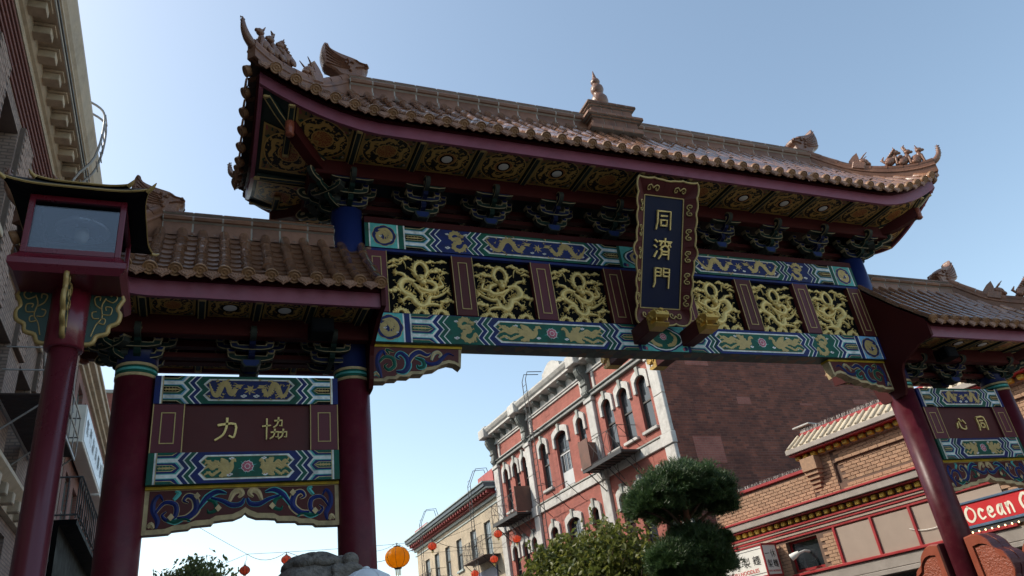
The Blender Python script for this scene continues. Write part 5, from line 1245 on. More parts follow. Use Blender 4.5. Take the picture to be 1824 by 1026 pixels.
# ---- red brick building with arched windows
def red_building():
    B = empty('brick_building', (10.2, 0, GZ), R(3.75), 'red brick building with white arched window hoods and fire escapes', 'building')
    F = FR; s0, s1 = 13.2, 28.35
    w3 = [(14.08, 14.82, 9.43), (15.4, 16.14, 9.43), (16.66, 17.36, 9.43), (18.95, 19.55, 9.43), (20.5, 21.65, 9.04), (22.5, 23.2, 9.43), (24.62, 25.2, 9.43), (25.66, 26.22, 9.43), (26.76, 27.34, 9.43)]
    w2 = [(a, b, 5.4 if i != 4 else 4.95) for i, (a, b, z) in enumerate(w3)]
    ops = [(a, b, z, 11.57) for a, b, z in w3] + [(a, b, z, 7.72) for a, b, z in w2] + [(15, 17.4, .5, 3.6), (19, 23.2, .5, 3.6), (25, 27.4, .5, 3.6)]
    w = MB(F); facade(w, s0, s1, GZ, 13.9, ops, .24, 'brick_red')
    for a, b, z in w3: spandrel(w, a, b, 11.57, .2, 'brick_red')
    for a, b, z in w2: spandrel(w, a, b, 7.72, .2, 'brick_red')
    W = w.build('street_wall', B)
    # side wall and carcass
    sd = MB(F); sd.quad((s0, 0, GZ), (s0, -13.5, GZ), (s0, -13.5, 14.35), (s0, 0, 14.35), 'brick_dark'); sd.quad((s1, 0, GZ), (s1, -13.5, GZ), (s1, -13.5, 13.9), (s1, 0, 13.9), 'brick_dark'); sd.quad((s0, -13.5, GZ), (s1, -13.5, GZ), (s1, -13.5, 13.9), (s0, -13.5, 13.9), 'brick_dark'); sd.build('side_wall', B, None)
    sd = MB(F); sd.bbox((s0 - .03, -13.5, 14.35), (s0 + .3, .05, 14.47), 'stone_grey', .02); sd.build('parapet_coping', B)
    rf = MB(F); rf.quad((s0, 0, 13.85), (s1, 0, 13.85), (s1, -13.5, 13.85), (s0, -13.5, 13.85), 'roofdeck'); rf.build('flat_roof', B)
    # patched brickwork and rows of raised courses on the side wall
    pt = MB(F); pt.box((s0 - .012, -.75, 7.75), (s0 + .01, -2.05, 8.75), 'brick_patch'); pt.build('brick_patch', B)
    pt = MB(F); pt.box((s0 - .05, -.02, 7.55), (s0 + .01, -1.7, 7.72), 'brick_patch2'); pt.build('stub_beam', B)
    rg = random.Random(3)
    for k in range(14):   # odd replaced courses and rusty ties
        x, z = rg.uniform(.8, 11.5), rg.uniform(6.5, 13); q = MB(F); q.box((s0 - .008, -x, z), (s0 + .01, -x - rg.uniform(.3, 1.3), z + rg.choice((.1, .19, .29))), 'brick_patch' if k % 3 == 0 else 'brick_mid'); q.build('brick_patch', B)
    fl = MB(F)
    for z in (4.4, 8.7): fl.quad((s0 + .1, -.35, z), (s1 - .1, -.35, z), (s1 - .1, -6, z), (s0 + .1, -6, z), 'curtain')
    fl.quad((s0 + .1, -2.2, .2), (s1 - .1, -2.2, .2), (s1 - .1, -2.2, 13), (s0 + .1, -2.2, 13), 'roofdeck'); fl.build('interior', B)
    for i, (a, b, z) in enumerate(w3):
        if i == 4:
            window(F, B, a, b, 10.6, 11.57, .2, .2, 1); window(F, B, a + .02, b - .02, 9.7, 10.6, .18, 0, 1, 'win_white', bars=3)
            d = MB(F); d.box((a + .02, -.2, 9.05), (b - .02, -.12, 9.7), 'win_white'); d.box((a + .15, -.12, 9.15), (b - .15, -.1, 9.6), 'win_white'); d.build('door_panel', B)
        else: window(F, B, a, b, z, 11.57, .18, .2, 2, curtain=.35 if i in (1, 2, 7) else 0)
        hood(F, B, a, b, 11.57, .2)
        sl = MB(F); sl.bbox((a - .12, -.1, z - .12), (b + .12, .12, z), 'stone_white', .015); sl.build('window_sill', B)
    for i, (a, b, z) in enumerate(w2):
        window(F, B, a, b, z, 7.72, .18, .2, 2); hood(F, B, a, b, 7.72, .2)
        sl = MB(F); sl.bbox((a - .12, -.1, z - .12), (b + .12, .12, z), 'stone_white', .015); sl.build('window_sill', B)
    for a, b in ((15, 17.4), (19, 23.2), (25, 27.4)): window(F, B, a, b, .5, 3.6, .15, 0, 1, bars=2, name='shop_window')
    # pilasters
    for a, b in ((13.2, 13.78), (17.86, 18.42), (24.0, 24.5), (27.8, 28.35)):
        p = MB(F)
        for i, (z0, z1) in enumerate(((GZ, 2.2), (2.2, 4.35), (4.35, 6.4), (6.4, 8.5), (8.95, 10.4), (10.4, 11.85))): p.bbox((a, -.02, z0 + .006), (b, .14, z1 - .006), 'stone_white', .02)
        p.bbox((a - .05, -.02, 11.85), (b + .05, .2, 12.02), 'stone_white', .02); p.bbox((a - .05, -.02, 8.5), (b + .05, .2, 8.94), 'stone_white', .02); p.build('pilaster', B)
        # scrolled console above
        c = MB(F); pr = [(0, 12.1), (.18, 12.1), (.26, 12.2), (.24, 12.4), (.2, 12.6), (.26, 12.85), (.42, 13.05), (.5, 13.25), (.46, 13.42), (.36, 13.5), (0, 13.5)]
        for q0, q1, k in ((a + .08, b - .08, 1), (a + .15, b - .15, 1.1)):
            P = [(o * k, z) for o, z in pr]; n = len(P); c.add([(q0, o, z) for o, z in P] + [(q1, o, z) for o, z in P], [tuple(range(n)), tuple(range(2 * n - 1, n - 1, -1))] + [(i, (i + 1) % n, (i + 1) % n + n, i + n) for i in range(n)], 'trim_dark')
        for z in (12.3, 12.65, 13.2): c.tube([(a + .05, .3 if z > 13 else .22, z), (b - .05, .3 if z > 13 else .22, z)], .07, 'trim_dark', 8)
        c.build('console_bracket', B)
    # belts and frieze
    def course(z0, z1, out, m, name='belt_course'):
        c = MB(F); c.bbox((s0 - .02, -.02, z0), (s1 + .02, out, z1), m, .015); return c.build(name, B)
    course(8.56, 8.92, .09, 'stone_white'); course(8.92, 8.99, .13, 'stone_grey'); course(12.03, 12.10, .16, 'trim_dark'); course(12.10, 12.2, .12, 'stone_white'); course(12.2, 12.26, .2, 'trim_dark')
    course(4.1, 4.4, .12, 'stone_white'); course(13.1, 13.2, .12, 'stone_white')
    for a, b in ((13.95, 17.7), (18.6, 23.85), (24.65, 27.65)):
        p = MB(F); 
        for q0, q1, r0, r1 in ((a, b, 12.27, 12.36), (a, b, 13.0, 13.09), (a, a + .16, 12.36, 13.0), (b - .16, b, 12.36, 13.0)): p.bbox((q0, -.02, r0), (q1, .07, r1), 'stone_white', .01)
        p.build('frieze_frame', B)
        n = round((b - a) / .85)
        for i in range(n):
            s = lerp(a, b, (i + .5) / n); c = MB(F); P = [(0, 13.2), (.1, 13.2), (.16, 13.28), (.3, 13.34), (.42, 13.46), (.42, 13.54), (0, 13.54)]; m_ = len(P); c.add([(s - .1, o, z) for o, z in P] + [(s + .1, o, z) for o, z in P], [tuple(range(m_)), tuple(range(2 * m_ - 1, m_ - 1, -1))] + [(i_, (i_ + 1) % m_, (i_ + 1) % m_ + m_, i_ + m_) for i_ in range(m_)], 'trim_dark'); c.build('cornice_bracket', B)
    c = MB(F); pr = [(0, 13.2), (.06, 13.2), (.06, 13.5), (.4, 13.55), (.52, 13.58), (.52, 13.68), (.6, 13.76), (.68, 13.9), (.68, 13.97), (0, 14.05)]; n = len(pr)
    c.add([(s0 - .1, o, z) for o, z in pr] + [(s1 + .1, o, z) for o, z in pr], [tuple(range(n)), tuple(range(2 * n - 1, n - 1, -1))] + [(i, (i + 1) % n, (i + 1) % n + n, i + n) for i in range(n)], 'stone_white'); c.build('cornice', B)
    for a in (13.2, 17.86, 24.0, 27.8): c = MB(F); c.bbox((a - .08, .0, 13.5), (a + .64, .76, 14.0), 'stone_white', .03); c.bbox((a + .05, .05, 14.0), (a + .5, .6, 14.15), 'stone_white', .03); c.build('cornice_block', B)
    # arched parapet tablet
    P = [(19.7, 14.0), (19.7, 14.25), (20.0, 14.28), (20.05, 14.6)] + [(lerp(20.2, 21.6, i / 10), 14.65 + .28 * math.sin(math.pi * i / 10)) for i in range(11)] + [(21.75, 14.6), (21.8, 14.28), (22.1, 14.25), (22.1, 14.0)]
    c = MB(F); n = len(P); c.add([(s, .1, z) for s, z in P] + [(s, -.25, z) for s, z in P], [tuple(range(n)), tuple(range(2 * n - 1, n - 1, -1))] + [(i, (i + 1) % n, (i + 1) % n + n, i + n) for i in range(n)], 'stone_white'); c.build('parapet_tablet', B)
    # balconies
    def balcony(a, b, z, d, board_at, nm):
        p = MB(F); p.box((a, .02, z - .05), (b, d, z), 'iron_rust'); 
        for i in range(9): s = lerp(a, b, i / 8); p.box((s - .02, .02, z - .09), (s + .02, d, z - .051), 'iron')
        p.box((a, d - .02, z - .12), (b, d + .02, z + .03), 'iron'); o = p.build(nm, B)
        r = MB(F); rail_x(r, a, b, d, z, .95, 'iron', max(3, round((b - a) / .75)))
        for e in (a, b):
            for zz in (z + .95, z + .5): r.tube([(e, .02, zz), (e, d, zz)], .014, 'iron', 5)
            r.tube([(e, .02, z + .06), (e, d, z + .95)], .012, 'iron', 4)
        r.build('railing', o)
        for e in (a + .2, (a + b) / 2, b - .2):
            r = MB(F); r.tube([(e, .03, z - 1.0), (e, d - .05, z - .07)], .022, 'iron', 5); r.tube([(e, .03, z - .75), (e, d * .55, z - .1)], .012, 'iron', 4); r.tube([(e, .25, z - .08), (e, .25, z - .68)], .012, 'iron', 4)
            r.build('brace', o)
        e = b if board_at == 'far' else a; q = MB(F); q.bbox((e - .03, .05, z + .02), (e + .03, d + .02, z + 1.2), 'rust_board', .008); 
        if board_at == 'far': q.bbox((e - .75, d + .0, z + .0), (e - .03, d + .045, z + 1.15), 'rust_board', .008)
        q.build('screen_board', o)
    balcony(15.3, 18.2, 8.92, .95, 'far', 'balcony'); balcony(24.55, 27.4, 8.82, .95, 'near', 'balcony')
    # ladders up the front and over the cornice
    l = MB(F); a, b = 22.25, 22.62
    for s in (a, b): l.tube([(s, .75, 4.5), (s, .75, 14.55), (s, .6, 14.95), (s, -.2, 15.0)], .02, 'iron', 6)
    for i in range(33): z = 4.7 + i * .3; l.tube([(a, .75, z), (b, .75, z)], .012, 'iron', 5)
    for z in (6.5, 9.5, 12.0): l.tube([(a, .75, z), (a, .02, z + .1)], .014, 'iron', 5); l.tube([(b, .75, z), (b, .02, z + .1)], .014, 'iron', 5)
    l.build('roof_ladder', B)
    for z in (8.95, 6.2): 
        l = MB(F); l.box((19.8, .05, z - .04), (23.0, .85, z), 'iron_rust') if z < 7 else None
        for s in (19.9, 21.3, 22.9): l.tube([(s, .02, z - .8), (s, .8, z - .05)], .016, 'iron', 5)
        l.tube([(19.8, .82, z), (23.0, .82, z)], .018, 'iron', 5)
        l.build('fire_escape_frame', B)
mat('iron_rust', (.05, .03, .026), .8, 0, .3, 5); brick_mat('brick_mid', (.19, .06, .038), (.14, .045, .032), (.17, .085, .065), .30, .095, 'XZ')
brick_mat('brick_patch', (.34, .12, .09), (.30, .10, .075), (.3, .15, .12), .26, .085, 'XZ'); mat('brick_patch2', (.16, .035, .035), .7, 0, .2, 4)
red_building()

# ---- low tan brick restaurant block
def low_building():
    B = empty('low_brick_building', (11.8, 0, GZ), R(11.25), 'low tan brick shop block with red trim and yellow dentils', 'building')
    F = FR; S0, S1 = -9.0, 12.35
    mat('tan_brick', (.35, .215, .135), .85, 0, .2, 12, bump=.4, bscale=40); mat('tan_mortar', (.15, .095, .07), .95, 0, .15, 10); mat('red_trim', (.30, .018, .022), .45, 0, .1, 3); mat('gutter', (.30, .265, .235), .5, 0, .12, 2, dirt=(.18, .15, .13), damt=.5); mat('taupe', (.33, .255, .205), .6, 0, .08, 2); mat('dentil_yellow', (.52, .33, .04), .5, 0, .12, 4); mat('cream_tile', (.55, .47, .34), .4, 0, .14, 5, dirt=(.35, .28, .2), damt=.5)
    w = MB(F); ops = [(8.85, 9.95, 3.45, 4.32), (.3, 8.2, .4, 2.9), (8.85, 12.1, .4, 2.9), (-6, -1, .4, 4.2)]
    facade(w, S0, S1, GZ, 5.2, ops, .3, 'tan_mortar'); w.quad((8.45, 0, 5.2), (S1, 0, 5.2), (S1, 0, 6.04), (8.45, 0, 6.04), 'tan_mortar')
    facade(w, S0, 8.45, 5.2, 6.62, [(-4.0, 7.6, 5.45, 6.02)], .07, 'tan_mortar'); w.quad((-4.0, -.07, 5.45), (7.6, -.07, 5.45), (7.6, -.07, 6.02), (-4.0, -.07, 6.02), 'tan_mortar')
    w.quad((S1, 0, GZ), (S1, -14, GZ), (S1, -14, 6.0), (S1, 0, 6.0), 'tan_mortar'); w.quad((S0, 0, GZ), (S0, -14, GZ), (S0, -14, 6.6), (S0, 0, 6.6), 'tan_mortar'); w.quad((8.45, 0, 6.0), (8.45, -14, 6.0), (8.45, -14, 6.62), (8.45, 0, 6.62), 'tan_mortar')
    W = w.build('street_wall', B)
    rf = MB(F); rf.quad((8.45, 0, 5.9), (S1, 0, 5.9), (S1, -14, 5.9), (8.45, -14, 5.9), 'roofdeck'); rf.quad((S0, 0, 6.55), (8.45, 0, 6.55), (8.45, -14, 6.55), (S0, -14, 6.55), 'roofdeck'); rf.build('flat_roof', B)
    # bricks, laid in running bond; the ones in the camera's reach singly, the rest joined
    bl, bh, g = .275, .0925, .012; bm = MB(F); k = MB(); 
    one = MB(); one.bbox((-.02, -bl / 2 + g / 2, -bh / 2 + g / 2), (.02, bl / 2 - g / 2, bh / 2 - g / 2), 'tan_brick', .005); ONE = one.mesh('brick'); cnt = 0
    def lay(sa, sb, za, zb, out, single):
        nonlocal cnt
        r = 0; z = za + bh / 2
        while z < zb - bh * .4:
            s = sa + (bl / 2 if r % 2 == 0 else bl)
            if r % 2: bm.box((sa, out - .02, z - bh / 2 + g / 2), (sa + bl / 2 - g / 2, out + .02, z + bh / 2 - g / 2), 'tan_brick')
            while s < sb - bl * .45:
                if single and cnt < 292: link('brick', ONE, W, Matrix.Translation(F(Vector((s, out + random.uniform(-.004, .004), z))))); cnt += 1
                else:
                    oo = out + random.uniform(-.004, .004); bm.box((s - bl / 2 + g / 2, oo - .02, z - bh / 2 + g / 2), (s + bl / 2 - g / 2, oo + .02, z + bh / 2 - g / 2), 'tan_brick')
                s += bl
            r += 1; z += bh
    lay(8.46, S1, 5.215, 6.03, 0, True); lay(4.6, 7.6, 5.46, 6.02, -.07, True); lay(7.62, 8.44, 5.215, 6.6, 0, True)
    lay(8.2, 8.85, .4, 4.3, .01, False); lay(S0, 4.6, 5.46, 6.02, -.07, False); lay(S0, 7.6, 5.215, 5.45, 0, False); lay(S0, 7.6, 6.03, 6.6, 0, False); lay(-1, .3, .4, 4.3, .01, False); lay(3.0, 3.55, 2.9, 4.3, .01, False); lay(9.95, S1, 3.0, 4.35, 0, False)
    tag(bm.build('brick_courses', W), kind='stuff')
    def course(sa, sb, z0, z1, o0, o1, m, name='cornice_band'):
        c = MB(F); c.bbox((sa, o0, z0), (sb, o1, z1), m, .012); return c.build(name, B)
    course(8.47, S1 + .05, 6.04, 6.13, -.25, .07, 'red_trim', 'parapet_cap')
    # lower cornice
    course(S0, S1 + .05, 5.14, 5.2, -.02, .40, 'red_trim'); course(S0, S1 + .05, 4.95, 5.138, -.02, .36, 'gutter', 'gutter'); course(S0, S1 + .05, 4.90, 4.948, -.02, .30, 'red_trim')
    course(S0, S1, 4.72, 4.898, -.02, .05, 'taupe')
    for i in range(66):
        s = S1 - .08 - i * .255
        if s < -4: break
        d = MB(F); d.bbox((s - .07, .05, 4.755), (s + .07, .20, 4.885), 'dentil_yellow', .02); d.build('dentil', B)
    for z0, z1, o, m in ((4.66, 4.718, .16, 'red_trim'), (4.60, 4.658, .13, 'taupe'), (4.53, 4.598, .10, 'red_trim'), (4.45, 4.528, .07, 'taupe'), (4.38, 4.448, .05, 'red_trim')): course(S0, S1, z0, z1, -.02, o, m)
    # upper eave: gutter, dentils, strip of cream tiles
    a1 = 8.75
    course(S0, a1, 6.56, 6.70, -.02, .42, 'gutter', 'gutter'); course(S0, a1 - .05, 6.50, 6.558, -.02, .36, 'red_trim'); course(S0, a1 - .1, 6.36, 6.498, -.02, .04, 'taupe')
    for i in range(48):
        s = a1 - .2 - i * .27
        if s < -4: break
        d = MB(F); d.bbox((s - .075, .04, 6.37), (s + .075, .22, 6.49), 'dentil_yellow', .02); d.build('dentil', B)
    t = MB(F); t.add([(S0, .38, 6.71), (a1, .38, 6.71), (a1 - .25, -.22, 7.12), (S0, -.22, 7.12), (S0, -.22, 6.6), (a1 - .25, -.22, 6.6)], [(0, 1, 2, 3), (1, 5, 2), (3, 2, 5, 4)], 'cream_tile'); T = t.build('tile_strip', B)
    for i in range(40):
        s = a1 - .12 - i * .235
        if s < .2: break
        r = MB(F); r.tube([(s, .40, 6.72), (s - .05 if i == 0 else s, -.2, 7.13)], .045, 'cream_tile', 7); r.build('roll_tile', T)
    course(S0, a1 - .25, 7.10, 7.19, -.32, -.18, 'red_trim', 'parapet_cap')
    # corbel under the eave end
    for i, (z0, z1, o, wd) in enumerate(((5.98, 6.36, .30, .5), (5.86, 5.98, .24, .46), (5.74, 5.86, .18, .42), (5.62, 5.74, .12, .36), (5.5, 5.62, .07, .3))):
        c = MB(F); c.bbox((8.44 - wd, -.01, z0 + .003), (8.44, o, z1 - .003), 'tan_brick', .008); c.build('corbel_step', B)
    # small roof vent and bird spikes
    v = MB(F); v.bbox((8.3, -.55, 7.0), (8.55, -.3, 7.35), 'gutter', .02); v.bbox((8.1, -.65, 7.38), (8.7, -.2, 7.43), 'stone_white', .01)
    for s in (8.3, 8.52): v.tube([(s, -.32, 7.3), (s, -.28, 7.38)], .02, 'gutter', 5)
    v.build('roof_vent', B)
    sp = MB(F)
    for i in range(150):
        s = 12.3 - i * .02 * 1.28 
        for q in range(2): sp.tube([(s + random.uniform(-.01, .01), -.08, 6.12), (s + random.uniform(-.05, .05), -.08 + random.uniform(-.06, .06), 6.24 + random.uniform(-.02, .03))], .0022, 'grey_metal', 3, False, False)
    for i in range(140):
        s = 8.4 - i * .025
        for q in range(2): sp.tube([(s, -.25, 7.18), (s + random.uniform(-.05, .05), -.25 + random.uniform(-.06, .06), 7.31 + random.uniform(-.02, .03))], .0022, 'grey_metal', 3, False, False)
    tag(sp.build('bird_spikes', B), kind='stuff')
    # windows and panels below the cornice
    window(F, B, 8.86, 9.94, 3.46, 4.31, .2, 0, 1, 'red_trim', gm='glass')
    sl = [(7.04, 8.2), (5.9, 7.02), (4.7, 5.88), (3.56, 4.68)]
    for a, b in sl:
        p = MB(F); p.box((a, .0, 3.42), (b, .03, 4.34), 'taupe'); p.build('stucco_panel', B)
        p = MB(F); p.bbox((b - .03, .0, 3.38), (b + .045, .085, 4.38), 'red_trim', .008); p.build('panel_mullion', B)
    course(3.5, 9.96, 3.35, 3.42, -.02, .11, 'red_trim', 'sill_band'); course(S0, 12.2, 3.05, 3.34, -.02, .05, 'gutter', 'lintel'); course(S0, 12.2, 2.92, 3.04, -.02, .09, 'gutter', 'lintel')
    for a, b in ((.3, 2.9), (2.95, 5.5), (5.55, 8.2), (8.86, 12.1)): window(F, B, a, b, .4, 2.9, .22, 0, 1, 'win_frame', bars=1, name='shop_window')
    i_ = MB(F); i_.quad((S0 + .1, -1.6, .1), (S1 - .1, -1.6, .1), (S1 - .1, -1.6, 5), (S0 + .1, -1.6, 5), 'roofdeck'); i_.build('interior', B)
    # swag of cable on the stucco panels
    c = MB(F); c.tube(cr([(6.05, .06, 3.86), (5.85, .06, 3.78), (5.6, .06, 3.745), (5.3, .06, 3.75), (5.0, .06, 3.8)], 4), .009, 'lampwhite', 5); c.build('cable', B)
    return B
LOWB = low_building()
def in_low(s, out, z): return Matrix.Rotation(R(11.25), 3, 'Z') @ Vector((-out, s, 0)) + Vector((11.8, 0, z))
# signs on the low building are things of their own
def low_signs():
    mat('sign_red', (.52, .02, .025), .4, 0, .05, 2); mat('sign_white', (.72, .71, .66), .5, 0, .05, 2, dirt=(.5, .48, .42), damt=.3); mat('ink', (.015, .015, .015), .6); mat('ink_red', (.55, .03, .03), .6); mat('sign_blue', (.10, .16, .25), .4, .3); mat('bulb', (1, .72, .35), .2, emit=2.5); mat('sign_letter', (.72, .68, .55), .5, 0, .1)
    rz = R(11.25)
    # box sign with noodle-maker lettering; local x = -s (reads left to right from the street), y = into wall
    S = empty('noodle_shop_sign', in_low(12.0, .75, 3.5), rz + R(-90), 'white box sign with black Chinese characters and red trim', 'sign')
    w, h, d = 1.75, .86, .62
    b = MB(); b.bbox((0, 0, 0), (w, d, h), 'sign_white', .01); b.build('cabinet', S)
    f = MB()
    for a, e in (((-.02, -.02, h - .02), (w + .02, .02, h + .035)), ((-.02, -.02, -.035), (w + .02, .02, .02)), ((w - .03, -.021, .021), (w + .021, .02, h - .021)), ((w - .02, .021, h - .02), (w + .02, d + .03, h + .035)), ((w - .02, .021, -.035), (w + .02, d + .03, .02)), ((w - .02, d - .02, .021), (w + .02, d + .03, h - .021))): f.bbox(a, e, 'red_trim', .006)
    f.build('red_frame', S)
    n_ = MB()
    for z in (h - .11, .08):
        for i in range(56): n_.box((.06 + i * .03, -.004, z), (.078 + i * .03, -.001, z + .022), 'ink')
    n_.build('dotted_border', S)
    for i, c in enumerate(('yi', 'xiu', 'zhi', 'mian')): glyph(c, .30 + i * .38, h * .53, .27, .0115, -.005, .004, 'ink', S, 'character', n=2)
    def text(body, size, loc, rot, m, name, sx=1.0):
        cu = bpy.data.curves.new(name, 'FONT'); cu.body = body; cu.size = size; cu.extrude = .003; cu.align_x = 'CENTER'; t = bpy.data.objects.new(name, cu); COL.objects.link(t)
        dg = bpy.context.evaluated_depsgraph_get(); me = bpy.data.meshes.new_from_object(t.evaluated_get(dg)); bpy.data.objects.remove(t); me.materials.clear(); me.materials.append(MATS[m])
        return link(name, me, S, Matrix.Translation(loc) @ rot @ Matrix.Diagonal((sx, 1, 1, 1)))
    text('I KYU NOODLES', .15, (w / 2, -.005, .14), Matrix.Rotation(R(90), 4, 'X'), 'ink_red', 'lettering', 1.05)
    rot = Matrix.Rotation(R(90), 4, 'Z')
    for c, x, z in (('yi', .17, .60), ('xiu', .42, .60), ('zhi', .20, .32), ('mian', .44, .32)):
        mb = MB()
        for st in CH[c]: stroke(mb, [(x + (p - .5) * .2, z + (q - .5) * .22) for p, q in st], .0095, -.005, .004, 'ink', 2)
        mb.build('character', S, Matrix.Translation((w, 0, 0)) @ rot)
    text('I KYU NOODLES', .075, (w + .005, d / 2, .09), rot @ Matrix.Rotation(R(90), 4, 'X'), 'ink_red', 'lettering', .95)
    # long red restaurant sign
    O = empty('restaurant_sign', in_low(4.62, .10, 3.58), rz + R(-90), 'long red restaurant sign with brushed cream lettering and a row of small bulbs', 'sign')
    w, h = 4.4, .5
    b = MB(); b.bbox((0, 0, 0), (w, .09, h), 'sign_red', .008); b.build('panel', O)
    f = MB()
    for a, e in (((-.03, -.03, h), (w + .03, .09, h + .05)), ((-.03, -.03, -.06), (w + .03, .09, 0)), ((-.03, -.03, .001), (0, .09, h - .001)), ((w, -.03, .001), (w + .03, .09, h - .001))): f.bbox(a, e, 'sign_blue', .006)
    f.build('blue_frame', O)
    LET = {'O': [[(.5, .95), (.15, .7), (.12, .25), (.45, .05), (.85, .3), (.85, .7), (.45, .97)]], 'c': [[(.75, .55), (.45, .68), (.2, .4), (.4, .08), (.8, .15)]], 'e': [[(.2, .38), (.7, .42), (.6, .66), (.3, .6), (.2, .25), (.45, .05), (.8, .15)]], 'a': [[(.7, .62), (.35, .6), (.18, .25), (.45, .08), (.7, .5)], [(.72, .66), (.7, .3), (.85, .04)]], 'n': [[(.22, .66), (.22, .05)], [(.22, .45), (.5, .68), (.72, .5), (.75, .05)]], 'G': [[(.8, .85), (.5, .97), (.15, .6), (.25, .12), (.6, .05), (.85, .2), (.85, .45)], [(.5, .45), (.95, .5)]], 'r': [[(.25, .66), (.25, .05)], [(.25, .45), (.5, .66), (.75, .6)]], 'd': [[(.7, .45), (.4, .62), (.18, .3), (.4, .05), (.7, .3)], [(.74, .98), (.72, .3), (.82, .05)]]}
    x = .06
    for ch in 'Ocean Garden':
        if ch == ' ': x += .10; continue
        sc = .37; wd = .27 if ch in 'OG' else .205; mb = MB()
        for st in LET[ch]: stroke(mb, [(x + p * wd, .065 + q * sc) for p, q in st], .031, -.006, .005, 'sign_letter', 4, .6)
        mb.build('letter', O); x += wd + .02
    bb = MB(); bb.box((0, .0, -.16), (w, .06, -.065), 'iron'); bb.build('bulb_rail', O)
    for i in range(28):
        q = MB(); q.ell((.1 + i * .155, -.03, -.15), (.018, .018, .022), 'bulb', 8, 5); q.tube([(.1 + i * .155, -.01, -.12), (.1 + i * .155, -.03, -.14)], .01, 'iron', 5); q.build('bulb', O)
    # spotlight beside the noodle sign
    L_ = empty('wall_spotlight', in_low(9.35, .0, 3.9), rz, 'white metal spotlight on an arm in front of dark window', 'lamp')
    m = MB(); m.tube([(.18, 0, .06), (-.05, 0, .08), (-.28, .12, .02)], .035, 'lampwhite', 8); m.build('arm', L_); m = MB(); m.tube([(-.24, .06, .05), (-.30, .16, .0), (-.36, .28, -.05)], [.05, .085, .1], 'lampwhite', 12); m.build('head', L_)
low_signs()

